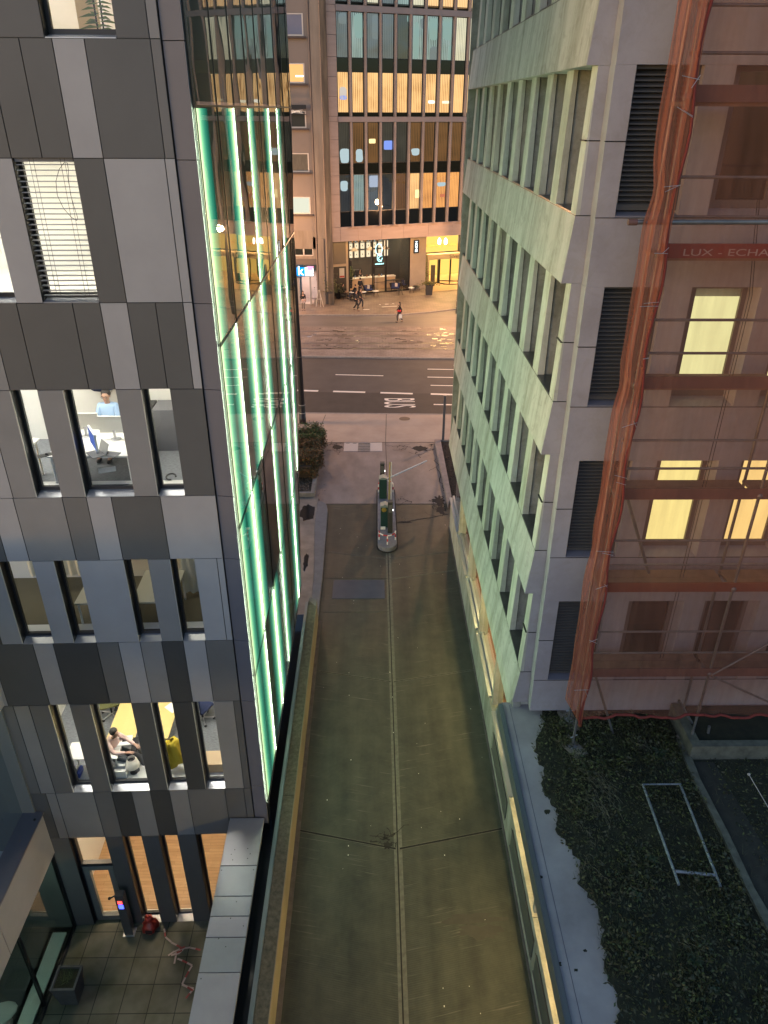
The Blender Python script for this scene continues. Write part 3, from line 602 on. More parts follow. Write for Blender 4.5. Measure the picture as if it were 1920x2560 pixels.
# court wall with metal coping
t=thing('court_wall','court wall capped with pale metal coping panels between the terrace and the channel','wall',(-3.05,5,TZ))
b=W(); b.box((-3.42,-4,TZ),(-2.72,11.8,1.13)); b.build('wall_body',M('wall_dark',(.03,.03,.032),.5),t)
for x_,a,c in ((0,0,0),): pass
cpy=[(2040,1e9),(2163,2040),(2240,2163),(2290,2240),(2343,2290),(2432,2343),(2700,2432)]
yy=[11.84]+[gz((y-2040)*-.145+662,y,1.2)[1] for y in (2164,2240,2290,2343,2431)]+[5.4,3.6,1.5,-4]
CM=[M('coping_metal_a',(.36,.36,.37),.38,metal=.55,var=.07,scale=2),M('coping_metal_b',(.29,.31,.32),.38,metal=.55,var=.07,scale=2),M('coping_metal_c',(.33,.33,.35),.38,metal=.55,var=.07,scale=2)]
xr0,xr1=gz(661,2044,1.2)[0],gz(575,2044,1.2)[0]
for i in range(len(yy)-1):
    b=W(); b.box((xr1,yy[i+1]+.008,1.13),(xr0,yy[i]-.006,1.2),0)
    for k in range(4): b.box((random.uniform(xr1+.1,xr0-.1),random.uniform(yy[i+1]+.1,yy[i]-.1),1.2),(0,0,0),1) if False else None
    b.build('coping_panel',CM[[0,1,1,2,1,0][i%6]],t,bevel=.006)
b=W(); rr=random.Random(5)
for k in range(24):
    x,y=rr.uniform(xr1+.05,xr0-.05),rr.uniform(5.5,11.2); blob(b,x,y,.012,.014,1.2032,seed=k,n=7)
b.build('lichen_spots',M('lichen',(.03,.03,.02),.9),t)
b=W(); b.box((-2.5+.0,11.2,.4),(-2.402,11.25,.63)); 
# wing with glass walls on the left
WX=-7.8
wg=thing('glass_wing','glazed courtyard wing with pale metal fascia at the bottom left','building',(WX,6,TZ))
FAS=clad('fascia_metal',(.42,.405,.40)); COPB=M('coping_blue',(.19,.185,.21),.3,metal=.5)
b=W()
for y0,y1 in ((9.3,11.75),(6.3,9.28),(3,6.28),(-4,2.98)): b.box((WX-.25,y0,.12),(WX,y1,1.55))
b.build('fascia',FAS,wg)
b=W()
for y0,y1 in ((9.3,11.75),(6.3,9.29),(-4,6.29)): b.box((WX-.42,y0,1.553),(WX+.06,y1-.01,1.60))
b.build('coping',COPB,wg)
b=W()
for y in (11.5,9.34,9.2,6.4): b.ball((WX-.05,y,1.62),.03,0,6)
b.build('bolt',BLK,wg)
WG=GLASS('wing_glass',(.55,.62,.60),refl=.07)
b=W(); b.quad((WX-.08,-4,TZ+.02),(WX-.08,11.7,TZ+.02),(WX-.08,11.7,.12),(WX-.08,-4,.12)); b.build('lower_glass',WG,wg)
b=W(); b.quad((WX-.42,-4,1.6),(WX-.42,11.9,1.6),(WX-.42,11.9,4.9),(WX-.42,-4,4.9)); b.build('upper_glass',WG,wg)
b=W()
for y in (11.72,9.75,7.7,5.0): b.box((WX-.12,y-.03,TZ),(WX-.04,y+.03,.12))
b.box((WX-.12,-4,TZ),(WX-.03,11.7,TZ+.06)); b.build('mullion',BLK,wg)
b=W(); b.box((WX-.3,-4,4.9),(WX-.05,11.9,9.0)); b.build('upper_fascia',FAS,wg)
b=W(); b.box((WX-6,-4,TZ-.05),(WX-.13,11.9,TZ+.0),1); b.box((WX-6.1,-4,TZ),(WX-6,11.9,5),0); b.box((WX-6,11.7,TZ),(WX-.13,11.95,5),0); b.box((WX-6,-4,.1),(WX-.3,11.7,.25),2)
b.build('interior_shell',[M('wing_wall',(.16,.17,.165),.8),M('wing_floor',(.10,.105,.10),.6),CEIL],wg)
b=W(); b.box((WX-.55,-4,TZ+.05),(WX-.2,11.5,TZ+.10)); b.build('inner_ledge',M('ledge_pale',(.62,.70,.62),.6),wg)
b=W(); b.box((WX-.5,-2,.04),(WX-.44,11.4,.08)); b.build('ledge_lamp',EM('wing_lamp',(.75,1,.85),9),wg)
b=W(); 
for (x,y,s) in ((-8.6,8.4,1),(-8.9,7.4,.9),(-9.5,9.2,.8)):
    pass
b=thing('dark_rug','dark square mat lying on the floor inside the glazed wing','mat',(-8.4,8.0,TZ+.005)); q=L(); q.box((-.35,-.35,0),(.35,.35,.01)); q.build('mat_sheet',BK,b)
for x,y,rz,lb in ((-8.75,9.35,.5,'pale moulded lounge seat behind the wing glass, nearest the mullion'),(-9.35,8.8,1.2,'pale moulded lounge seat behind the wing glass, partly cut by the photo edge')):
    t=thing('lounge_chair',lb,'seat',(x,y,TZ),rz,'lounge seats in the glazed wing')
    q=L(); q.ball((0,0,.42),.45,0,10,(1,.62,.16)); q.ball((-.36,0,.52),.28,0,9,(.55,.9,.8)); q.build('seat_shell',M('seat_shell_pale',(.42,.46,.43),.5),t)
    q=L(); q.tube((0,0,0),(0,0,.38),.03); q.lathe([(0,0),(.25,0),(.25,.02),(0,.03)],(0,0,0)); q.build('foot',METSILL,t)
# ================================================================== RIGHT STONE CLAD BUILDING
def c3(a,b): return (1180+a*.446,b*.446)
def c4r(a,b): return (1180+a*.446,600+b*.446)
def c5r(a,b): return (1180+a*.446,1200+b*.446)
def c6r(a,b): return (1180+a*.446,1820+b*.446)
def cw(a,b): return (1160+a*.407,1660+b*.407)
def stone(name,c1,c2,dirt=.55,st_=(2.2,2.2,.22)):
    m=bpy.data.materials.new(name); m.use_nodes=True; t=m.node_tree; bb=t.nodes['Principled BSDF']; N=t.nodes.new; K=t.links.new
    tc=N('ShaderNodeTexCoord'); mp=N('ShaderNodeMapping'); mp.inputs['Scale'].default_value=st_; K(tc.outputs['Object'],mp.inputs[0])
    n=N('ShaderNodeTexNoise'); n.inputs['Scale'].default_value=1.; n.inputs['Detail'].default_value=8; n.inputs['Roughness'].default_value=.65; K(mp.outputs[0],n.inputs['Vector'])
    n2=N('ShaderNodeTexNoise'); n2.inputs['Scale'].default_value=2.4; n2.inputs['Detail'].default_value=10; n2.inputs['Roughness'].default_value=.75; n2.inputs['Distortion'].default_value=1.2; K(tc.outputs['Object'],n2.inputs['Vector'])
    cr=N('ShaderNodeValToRGB'); cr.color_ramp.elements[0].position=.36; cr.color_ramp.elements[0].color=(*c1,1); cr.color_ramp.elements[1].position=.58; cr.color_ramp.elements[1].color=(*c2,1); K(n.outputs[0],cr.inputs[0])
    c2_=N('ShaderNodeValToRGB'); c2_.color_ramp.elements[0].position=.33; c2_.color_ramp.elements[0].color=(dirt,dirt*.97,dirt*.85,1); c2_.color_ramp.elements[1].position=.52; c2_.color_ramp.elements[1].color=(1,1,1,1); K(n2.outputs[0],c2_.inputs[0])
    mx=N('ShaderNodeMix'); mx.data_type='RGBA'; mx.blend_type='MULTIPLY'; mx.inputs['Factor'].default_value=.5; K(cr.outputs[0],mx.inputs['A']); K(c2_.outputs[0],mx.inputs['B']); K(mx.outputs['Result'],bb.inputs['Base Color'])
    bb.inputs['Roughness'].default_value=.75; bp=N('ShaderNodeBump'); bp.inputs['Strength'].default_value=.12; bp.inputs['Distance'].default_value=.01; K(n2.outputs[0],bp.inputs['Height']); K(bp.outputs[0],bb.inputs['Normal']); return m
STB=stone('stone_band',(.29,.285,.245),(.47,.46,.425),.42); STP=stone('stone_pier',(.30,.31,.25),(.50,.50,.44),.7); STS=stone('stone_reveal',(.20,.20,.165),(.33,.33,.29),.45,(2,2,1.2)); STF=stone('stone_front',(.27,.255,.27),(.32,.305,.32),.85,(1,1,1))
LOUV=M('louver_metal',(.10,.10,.10),.45,metal=.4); SILLD=M('dark_sill',(.085,.082,.08),.3,metal=.3,var=.3,scale=4)
RB=thing('stone_building','pale stone clad building with green lit staggered bands of deep windows','building',(3.4,12.3,0))
YA,YB=12.43,27.8
zs=[20.75,17.65,14.53,11.42,8.29,5.15]; zb=[19.7,16.57,13.48,10.38,7.24,4.27]
def T_y(poly,y0,y1,b,mi_=0): b.prism(poly,y0,y1,mi_,T=lambda x,z,y:(x,y,z))
b=W()
for i,(s_,c_) in enumerate(zip(zs,zb)):
    T_y([(3.20,s_),(3.10,c_),(3.80,c_),(3.80,s_)],YA,YB,b)
    # return + front band
    b.prism([(3.11,YA),(3.44,YA),(3.44,YA+.25),(3.11,YA+.25)],c_+.001,c_+.01,0)
    b.box((3.445,12.15,c_),(10.5,12.7,s_),1)
    b.box((3.20,YA-.004,c_+.002),(3.444,YA+.05,s_-.002),1)
    b.prism([(3.20,s_-.002),(3.10,c_+.002),(3.2,c_+.002)],YA-.004,YA+.05,1,T=lambda x,z,y:(x,y,z))
T_y([(3.10,4.268),(3.07,3.88),(3.8,3.88),(3.8,4.268)],YA+.1,YB,b,2)
b.build('band',[STB,STF,STP],RB)
# joint lines at band tops
b=W()
for s_ in zs: b.box((3.196,YA,s_-.006),(3.3,YB,s_+.006)); b.box((3.2,YA-.01,s_-.006),(3.44,YA,s_+.006)); b.box((3.444,12.146,s_-.006),(10.5,12.2,s_+.006))
for zt,zz in zip([16.57,13.48,10.38,7.24],[14.53,11.42,8.29,5.15]):
    zm=zz+(zt-zz)*.52; b.box((3.27,YA-.008,zm-.008),(3.44,YA+.1,zm+.008)); b.box((3.438,12.146,zm-.008),(3.745,12.2,zm+.008)); b.box((3.205,YA,zm-.008),(3.3,YA+.32,zm+.008))
for a,c_ in zip(zs[1:],zb[1:]): b.box((3.436,12.43,c_),(3.4445,12.434,a))
b.build('joint_line',BLK,RB)
# window zones : storeys between band i (above) and sill i+1
zones=[(zs[i+1],zb[i]) for i in range(5)]
DG=GLASS('deep_window_glass',(.55,.62,.58),refl=.10); FRG=M('window_frame_grey',(.12,.12,.11),.5)

for (z0,z1) in zones:
    for n_,(Y0,Y1) in enumerate([(YA,12.76)]+[(13.88+1.56*k,14.36+1.56*k) for k in range(9)]):
        b=W(); T_y([(3.20,z0+.002),(3.27,z1-.002),(3.34,z1-.002),(3.34,z0+.002)],Y0,min(Y1,YB),b)
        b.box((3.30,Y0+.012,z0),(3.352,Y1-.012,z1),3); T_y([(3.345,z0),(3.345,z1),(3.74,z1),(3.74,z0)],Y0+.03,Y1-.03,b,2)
        if n_==0: b.prism([(3.27,YA-.001),(3.44,YA-.001),(3.44,12.15),(3.745,12.15),(3.745,12.7),(3.34,12.74)],z0+.002,z1-.002,1)
        b.build('pier',[STP,STF,STS,BLK],RB)
# windows of the alley side
warmW=EM('warm_slit_window',(1,.55,.2),.9); RD=M('dim_room',(.10,.10,.09),.9)
for zi,(z0,z1) in enumerate(zones):
    for k in range(10):
        y0=12.80+1.56*k; y1=13.88+1.56*k
        sl=W(); sl.box((3.205,y0-(.04 if k==0 else 0),z0),(3.66,y1,z0+.025))
        if k==0: sl.build('window_sill',SILLD,RB); continue
        f=W()
        for p,q in (((3.60,y0-.4,z1-.12),(3.66,y1,z1)),((3.60,y0-.4,z0+.02),(3.66,y1,z0+.09)),((3.60,y1-.10,z0+.09),(3.66,y1-.03,z1-.12)),((3.61,y0+.3,z0+.09),(3.65,y0+.36,z1-.12))): f.box(p,q)
        ff=f.build('window',FRG,RB); sl.build('sill',SILLD,ff); g=W(); g.quad((3.635,y0-.4,z0+.09),(3.635,y1,z0+.09),(3.635,y1,z1-.12),(3.635,y0-.4,z1-.12)); g.build('pane',DG,ff)
b=W()
for (z0,z1) in zones: b.box((4.6,12.8,z0-.1),(4.7,27.7,z1+.1)); b.box((3.76,12.8,z0-.3),(4.7,27.7,z0-.2))
b.box((3.76,27.6,-0),(4.7,27.7,22)); b.build('dim_interior',RD,RB)
b=W()
for zi,y,zz,hh in ((1,20.0,16.0,.35),(1,17.0,16.2,.12),(2,19.3,12.9,.5),(2,14.9,13.0,.25),(1,21.6,15.9,.3)): b.box((3.95,y,zz),(4.5,y+.9,zz+hh*.3))
b.build('interior_lamp',EM('slit_lamp',(1,.62,.3),5),RB)
def louver(y,x0,x1,z0,z1,n,axis='front'):
    b=W(); rr=(z1-z0)
    for i in range(n):
        z=z0+.06+(rr-.12)*i/n; h=(rr-.12)/n
        if axis=='front': b.prism([(y+.02,z),(y+.10,z+h*.75),(y+.10,z+h*.95),(y+.02,z+h*.3)],x0+.04,x1-.04,0,T=lambda a,c,e:(e,a,c))
        else: b.prism([(y+.02,z),(y+.10,z+h*.75),(y+.10,z+h*.95),(y+.02,z+h*.3)],x0,x1,0,T=lambda a,c,e:(a,e,c))
    if axis=='front':
        b.box((x0,y,z0),(x0+.04,y+.12,z1)); b.box((x1-.04,y,z0),(x1,y+.12,z1)); b.box((x0+.04,y,z1-.05),(x1-.04,y+.12,z1)); b.box((x0+.04,y,z0),(x1-.04,y+.12,z0+.06)); b.box((x0,y+.12,z0),(x1,y+.14,z1),1)
    else: b.box((y+.12,x0,z0),(y+.14,x1,z1),1); b.box((y,x0,z1-.14),(y+.12,x1,z1))
    b.build('louver',[LOUV,BLK],RB)
for (z0,z1) in zones[1:3]: louver(3.60,12.74,13.88,z0+.03,z1,30,'side')
for (z0,z1) in zones[3:]+zones[:1]: louver(3.60,12.74,13.88,z0+.03,z1,30,'side')
# front facade
FRB=M('front_window_frame',(.13,.11,.10),.5)
EMW={0:None,1:None,2:EM('lit_window_lime',(.93,1.,.50),.95),3:EM('lit_window_yellow',(1.,.93,.36),1.05),4:None}
EMO=EM('lit_window_orange',(1.,.76,.28),1.05)
for i,(z0,z1) in enumerate(zones):
    if z0>17.7: zz=z1
    louver(12.27,3.75,4.72,z0+.10,z1,26)
    b=W(); b.prism([(12.15,z0),(12.40,z0),(12.40,z0+.09),(12.15,z0+.03)],3.75,4.72,0,T=lambda a,c,e:(e,a,c)); b.build('louver_sill',M('pale_blue_sill',(.24,.25,.31),.35,metal=.4),RB)
    b=W(); ws=[(5.28,6.22),(6.84,7.78),(8.4,9.34)]; xs=4.725
    for (a,c_) in ws:
        b.box((xs+.0,12.152,z0+.001),(a-.10,12.7,z1-.001)); b.prism([(a-.10,12.152),(a,12.42),(a,12.7),(a-.10,12.7)],z0+.001,z1-.001); b.prism([(c_,12.42),(c_+.10,12.152),(c_+.10,12.7),(c_,12.7)],z0+.001,z1-.001); xs=c_+.10
        b.prism([(12.16,z0),(12.42,z0),(12.42,z0+.12),(12.16,z0+.01)],a-.09,c_+.09,0,T=lambda p,q,e:(e,p,q))
    b.box((xs,12.152,z0+.001),(10.5,12.7,z1-.001)); b.build('front_pier',STF,RB)
    for j,(a,c_) in enumerate(ws):
        f=W()
        for p,q in (((a,12.40,z0+.12),(a+.08,12.46,z1)),((c_-.08,12.40,z0+.12),(c_,12.46,z1)),((a+.08,12.40,z0+.12),(c_-.08,12.46,z0+.24)),((a+.08,12.40,z1-.07),(c_-.08,12.46,z1))): f.box(p,q)
        ff=f.build('front_window',FRB,RB); g=W(); g.quad((a+.08,12.43,z0+.24),(c_-.08,12.43,z0+.24),(c_-.08,12.43,z1-.07),(a+.08,12.43,z1-.07)); g.build('pane',GLASS('front_pane',(.8,.8,.8),refl=.04),ff)
        em=EMW[i]
        if i==3 and j>=1: em=EMO
        g=W(); g.quad((a+.02,12.50,z0+.15),(c_-.02,12.50,z0+.15),(c_-.02,12.50,z1-(.22 if i==2 else .0)),(a+.02,12.50,z1-(.22 if i==2 else .0)))
        g.build('blind',em if em else M('dark_brown_blind',(.05,.032,.022),.8,var=.2),ff)
b=W(); b.box((3.12,YA-.0,4.0),(3.3,YA+.3,4.268),1); b.box((3.8,12.7,4.1),(10.5,13.0,22)); b.box((3.44,13.4,0),(10.5,13.5,4.3),1); b.box((3.3,12.71,4.20),(10.5,13.4,4.26),1); b.build('front_base',[STF,STS],RB)
b=W(); b.box((3.1,12.2,22),(10.5,27.8,22.2)); b.box((9.9,12.7,0),(10.5,27.8,22)); b.box((3.11,27.7,3.9),(10,27.8,22)); b.build('roof_slab',STS,RB)
# ground floor towards the alley
b=W(); b.box((3.27,-5,-.5),(3.6,27.8,1.26)); b.build('plinth',stone('stone_plinth',(.24,.24,.19),(.38,.38,.32),.5),RB)
b=W(); b.box((3.22,-5,-.5),(3.268,27.8,.035)); b.build('base_strip',FOOT,RB)
SM=M('sill_aluminium',(.42,.45,.47),.28,metal=.6)
b=W()
for k in range(5):
    y1=15.55+3.11*k; y0=max(y1-3.0,12.55)
    b.box((3.24,y0+.15 if k else 12.3,1.262),(3.36,y1+.02 if k else 15.2,1.32)); b.box((3.37,y0+.3 if k else 12.3,1.262),(3.45,y1 if k else 15.2,1.42))
b.build('ground_sill',SM,RB)
for k in range(4):
    y=15.5+3.11*k; b=W(); b.box((3.31,y,1.26),(3.60,y+.13,3.88)); b.build('ground_pier',STP,RB)
b=W(); b.quad((3.45,12.3,1.4),(3.45,27.6,1.4),(3.45,27.6,3.88),(3.45,12.3,3.88)); b.build('shop_glass',GLASS('ground_glass',(.72,.75,.7),refl=.10),RB)
b=W(); b.box((3.6,12.4,1.26),(7,27.7,1.27),1); b.box((6.9,12.4,1.2),(7,27.7,3.9),0); b.box((3.5,12.4,3.82),(7,27.7,3.87),2)
b.build('ground_room',[M('room_ochre',(.30,.20,.10),.8),M('floor_terracotta',(.28,.12,.06),.6),CEIL],RB)
b=W(); b.box((4.1,17.6,3.74),(4.5,18.3,3.80)); b.box((4.1,13.7,3.74),(4.4,14.1,3.80)); b.box((4.1,21.5,3.74),(4.5,22.1,3.80)); b.build('ground_lamp',EM('ground_lamp_light',(1,.74,.30),95),RB)
# ------------------------------------------------------------------ low wing with planted roof
LW=thing('low_wing','low pale wing with planted flat roof beside the alley, lower right','building',(4,5,0))
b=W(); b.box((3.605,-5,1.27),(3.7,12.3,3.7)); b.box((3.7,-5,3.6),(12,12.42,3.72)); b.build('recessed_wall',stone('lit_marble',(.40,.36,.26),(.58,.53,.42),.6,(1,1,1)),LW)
b=W(); b.box((3.262,-5,1.262),(3.6,9.25,1.30)); b.box((3.262,9.27,1.262),(3.6,12.28,1.30))
b.build('ledge',[MATS['lit_marble'] if 'lit_marble' in MATS else stone('ledge_marble',(.50,.44,.32),(.66,.58,.44),.6,(2,2,2)),STS],LW)
b=W(); b.box((3.48,-3,3.50),(3.52,4.9,3.56)); b.box((3.48,5.7,3.50),(3.52,9.1,3.56)); b.box((3.48,9.7,3.50),(3.52,12.1,3.56)); b.build('added_strip_lamp',EM('added_strip_light',(1,.72,.28),60),LW)  # unseen warm strips added under the overhang to light ledge and alley
for y in (5.2,9.35): b=W(); b.box((3.30,y,1.30),(3.58,y+.12,3.6)); b.build('divider',STS,LW)
b=W(); b.box((2.83,-5,3.72),(12,12.42,4.08),0); b.box((2.80,-5,3.78),(2.828,12.5,4.15),1); b.box((2.829,-5,4.081),(2.90,12.5,4.155),1)
FLA=M('roof_flashing',(.225,.205,.205),.55,col2=(.34,.315,.31),scale=1.1,bump=.05,bscale=5)
b.build('roof_edge',[STS,M('edge_metal',(.14,.17,.18),.35,metal=.5)],LW)
b=W(); b.box((2.905,-5,4.082),(4.6,12.6,4.095)); fl=b.build('roof_membrane',FLA,LW)
b=W(); b.box((2.90,-5,4.096),(2.915,12.5,4.115)); b.box((3.06,-5,4.096),(3.068,12.5,4.099)); b.build('membrane_seam',M('seam_dark',(.06,.06,.10),.5),LW)
# shutters on the low wall
for (a,c_,yy0,yy1) in ((435,0,0,0),):pass
for pa,pb in ((cw(185,440),cw(262,900)),(cw(292,1085),cw(425,1750)),(cw(437,1860),cw(530,2300))):
    A=gx(*pa,3.27); B=gx(*pb,3.27); y0,y1=min(A[1],B[1]),max(A[1],B[1])
    b=W(); b.box((3.245,y0,.42),(3.268,y1,1.0)); b.box((3.235,y0-.03,.38),(3.246,y1+.03,.42),1); b.box((3.235,y0-.03,1.0),(3.246,y1+.03,1.03),1); b.build('wall_shutter',[M('shutter_grey',(.085,.09,.075),.6),FOOT],LW)
# roof garden
SOIL=M('garden_soil',(.010,.011,.005),.95,col2=(.030,.030,.013),scale=3,bump=.8,bscale=14)
lef=[(3.78,12.5),(3.72,11.9),(3.40,11.2),(3.44,10.7),(3.36,10.07),(3.52,9.6),(3.42,9.2),(3.66,8.56),(3.58,8.1),(3.78,7.6),(3.73,7.1),(3.60,6.6),(3.72,6.2),(3.58,5.84),(3.66,5.2),(3.6,-4)]
rr=random.Random(21); ed=[]
for (xa,ya),(xb,yb) in zip(lef[:-1],lef[1:]):
    for k in range(6): t=k/6; ed.append((xa+(xb-xa)*t+rr.uniform(-.05,.05),ya+(yb-ya)*t))
ed.append(lef[-1])
b=W(); b.prism(ed+[(12,-4),(12,12.6)],4.085,4.125); tag(b.build('garden_soil',SOIL),None,None,kind='structure')
GL=[M('weed_dark',(.032,.034,.010),.6),M('weed_green',(.06,.072,.017),.6),M('weed_olive',(.055,.050,.020),.7),M('weed_straw',(.18,.155,.09),.8)]
def kerbx(y):  # left edge of the kerb on the roof
    pts=[(12.6,6.35),(11.0,6.45),(9.2,6.44),(7.6,6.37),(6.6,6.40),(-4,6.4)]
    for (ya,xa),(yb,xb) in zip(pts[:-1],pts[1:]):
        if ya>=y>=yb: return xa+(xb-xa)*(ya-y)/(ya-yb)
    return 6.4
def leftx(y):
    for (xa,ya),(xb,yb) in zip(lef[:-1],lef[1:]):
        if ya>=y>=yb: return xa+(xb-xa)*(ya-y)/(ya-yb)
    return 3.6
b=W(); rr=random.Random(5)
clumps=[(rr.uniform(3.9,6.3),rr.uniform(4.6,11.9),rr.uniform(.15,.55)) for _ in range(46)]
for i in range(19500):
    if rr.random()<.45:
        cx,cy,cr=rr.choice(clumps); x,y=rr.gauss(cx,cr*.5),rr.gauss(cy,cr*.5); h=rr.uniform(.04,.20)
    else:
        y=rr.uniform(4.3,12.1); x=rr.uniform(leftx(y)-.06,7.2); h=abs(rr.gauss(0,.06))
    if x<leftx(y)-.10+rr.uniform(-.06,.06): continue
    if x>kerbx(y)+.12 and rr.random()<.35: x=rr.uniform(6.9,9.5)
    elif x>kerbx(y)-.02: continue
    c=rr.random(); b.leaf((x,y,4.12+h),rr.uniform(.03,.095),0 if c<.55 else (1 if c<.80 else 2),.35)
for i in range(3200):
    x=rr.uniform(6.85,9.5); b.leaf((x,rr.uniform(6.2,11.35),4.13+abs(rr.gauss(0,.05))),rr.uniform(.03,.08),0 if rr.random()<.7 else 1,.35)
# blades of grass
for i in range(9000):
    cx,cy,cr=rr.choice(clumps); x,y=rr.gauss(cx,cr*.6),rr.gauss(cy,cr*.6)
    if x<leftx(y)-.08: continue
    a=rr.uniform(0,6.28); l=rr.uniform(.06,.26); dx,dy=math.cos(a)*l,math.sin(a)*l; w_=.004
    b.add([(x-w_,y,4.12),(x+w_,y,4.12),(x+dx*.6,y+dy*.6,4.12+l*.8),],[(0,1,2)],rr.choice([1,2,2,0]))
tag(b.build('weeds',GL),'dense dark green weeds and grass covering the planted roof','weeds',kind='stuff')
b=W()
for cx,cy,n,L_ in ((4.45,10.2,46,.55),(4.3,9.7,40,.6),(4.15,10.6,20,.4),(5.6,11.2,30,.3),(4.0,9.0,14,.35),(3.75,8.35,14,.4),(5.2,6.9,20,.3)):
    for i in range(n):
        a=rr.uniform(0,6.28); l=rr.uniform(.3,1)*L_; p=[cx+rr.uniform(-.15,.15),cy+rr.uniform(-.2,.2),4.16]; pts=[tuple(p)]
        for k in range(5):
            a+=rr.uniform(-.6,.6); p=[p[0]+math.cos(a)*l/5,p[1]+math.sin(a)*l/5,4.17+.13*math.sin(math.pi*(k+1)/5)+rr.uniform(0,.03)]; pts.append(tuple(p))
        for q0,q1 in zip(pts[:-1],pts[1:]):
            b.add([q0,q1,(q1[0]+.004,q1[1]+.004,q1[2]),(q0[0]+.004,q0[1]+.004,q0[2])],[(0,1,2,3)])
tag(b.build('dry_stalks',MATS['weed_straw']),'tangled dry straw coloured stalks lying over the roof weeds','dry stalks',kind='stuff')
for k,(px,py,s,lb) in enumerate(((1590,2240,.15,'broad leaved pale green rosette plant in the middle of the weeds'),(1505,1905,.16,'small bright green leafy plant near the scaffold foot'),(1740,2400,.18,'large dark rosette plant low on the right of the weeds'),(1630,2150,.16,'yellowish leafy weed inside the lying steel frame'),(1790,2475,.12,'small pale rosette near the bottom right of the roof'),(1650,1880,.2,'tall green clump of leaves beside the kerb corner'))):
    P=gz(px,py,4.15); b=L()
    for i in range(16):
        a=i*2.4; l=s*rr.uniform(.5,1); d=np.array([math.cos(a),math.sin(a),0]); n_=np.array([-d[1],d[0],0])*l*.22; z=np.array([0,0,1.])
        b.add([d*.01,d*l*.5+n_+z*l*.25,d*l+z*l*.15,d*l*.5-n_+z*l*.25],[(0,1,2,3)],1)
    tag(b.build('rosette_plant',[GL[1],M('rosette_leaf',(.045,.07,.028),.6)],loc=(P[0],P[1],4.13)),lb,'plant','rosette plants in the roof weeds')
# holes with dirt on the membrane
b=W()
for px,py,r_ in ((1368,2030,.07),(1352,2193,.035),(1396,2410,.05),(1463,2376,.03),(1440,2425,.03),(1361,1945,.05)):
    P=gz(px,py,4.1); blob(b,P[0],P[1],r_,r_*.8,4.0985,seed=px,n=16,rag=.35)
st(b.build('membrane_dirt',SOIL))
# kerb, path and far planter
KR=M('mossy_kerb',(.10,.10,.075),.85,var=.4,scale=5,bump=.2)
b=W(); kp=[(12.0,gz(1693,1850,4.2)[0])]; pl=[gz(*p,4.2) for p in ((1690,1845),(1735,1949),(1804,2083),(1867,2221),(1920,2324),(1990,2480))]
pr=[gz(*p,4.2) for p in ((1712,1850),(1752,1949),(1822,2083),(1887,2221),(1940,2310),(2030,2480))]
b.prism([tuple(p[:2]) for p in pl]+[tuple(p[:2]) for p in pr[::-1]],4.08,4.2); tag(b.build('garden_kerb',KR),'slanting mossy concrete kerb dividing the weeds from the path on the roof','kerb')
b=W(); q=[gz(*p,4.14) for p in ((1724,1905),(1785,1905),(1925,2140),(2060,2400),(2030,2480),(1887,2221))]; b.prism([tuple(p[:2]) for p in q],4.08,4.14); tag(b.build('garden_path',M('dark_path',(.026,.025,.018),.9,var=.3,scale=6)),None,None,kind='structure')
t=thing('concrete_planter','long dark concrete planter trough behind the slanting kerb under the scaffold','planter',(8,11.6,4.1))
b=W(); A=gz(1717,1862,4.5)[1]; b.box((6.55,A-.05,4.1),(10,A+.12,4.5)); b.box((6.55,A+.125,4.1),(6.75,12.1,4.5)); b.build('trough_wall',KR,t); b=W(); b.box((6.76,A+.125,4.1),(10,12.1,4.42)); b.build('trough_soil',SOIL,t)
b=W()
for (px,py) in ((1718,1850),): pass
# lying steel frame (ladder frame)
t=thing('metal_ladder','rusty galvanised rectangular steel frame lying flat in the weeds','frame',(5.8,9.2,4.13))
GALV=M('galvanised_rust',(.13,.15,.17),.5,metal=.4,col2=(.30,.32,.34),scale=9)
P=[gz(*p,4.25) for p in ((1607,1961),(1700,1960),(1697,2212),(1801,2216),(1689,2178),(1787,2188))]
b=W(); b.tube(P[0],P[2],.026,0,8); b.tube(P[1],P[3],.026,0,8); b.build('side_tube',GALV,t)
b=W(); b.tube(P[0],P[1],.018,0,8); b.tube(P[4],P[5],.03,0,8); b.build('cross_tube',GALV,t)
b=W(); a=gz(1872,1936,4.5); c_=gz(1945,2060,4.3); b.tube(a,c_,.008); b.ball(a,.03); tag(b.build('stake',M('stake_pale',(.35,.33,.3),.6)),'thin pale stake leaning over the dark grass right of the path','stake')
# ------------------------------------------------------------------ scaffold
SY,SI=11.2,11.95
POLE=M('scaffold_steel',(.13,.135,.14),.45,metal=.6,col2=(.25,.24,.23),scale=3); DECK=M('deck_board',(.22,.13,.09),.75,var=.25,scale=3); TOE=M('toe_board_dark',(.12,.06,.05),.7,var=.2,scale=2); TOER=M('toe_board_red',(.17,.018,.012),.6); TOEO=M('toe_board_rust',(.17,.045,.02),.7)
SCF=thing('scaffold','netted steel tube scaffold with decks in front of the stone building','scaffold',(6.5,11.5,4.12))
xp=[4.18,6.67,9.15]
for x in xp:
    b=W(); b.tube((x,SY,4.12),(x,SY,21),.028); b.build('standard',POLE,SCF)
    b=W(); b.tube((x+.1,SI,4.12),(x+.1,SI,21),.028); b.build('standard',POLE,SCF)
b=W()
for x in xp:
    for z in (6.1,8.15,10.1,12.1,14.1,16.1,18.1): b.ball((x,SY,z+.05),.06,0,6); b.tube((x,SY,z-.03),(x+.1,SI,z-.03),.02)
    b.tube((x,SY,5.2),(x,SY,5.3),.04)
b.build('coupler',POLE,SCF)
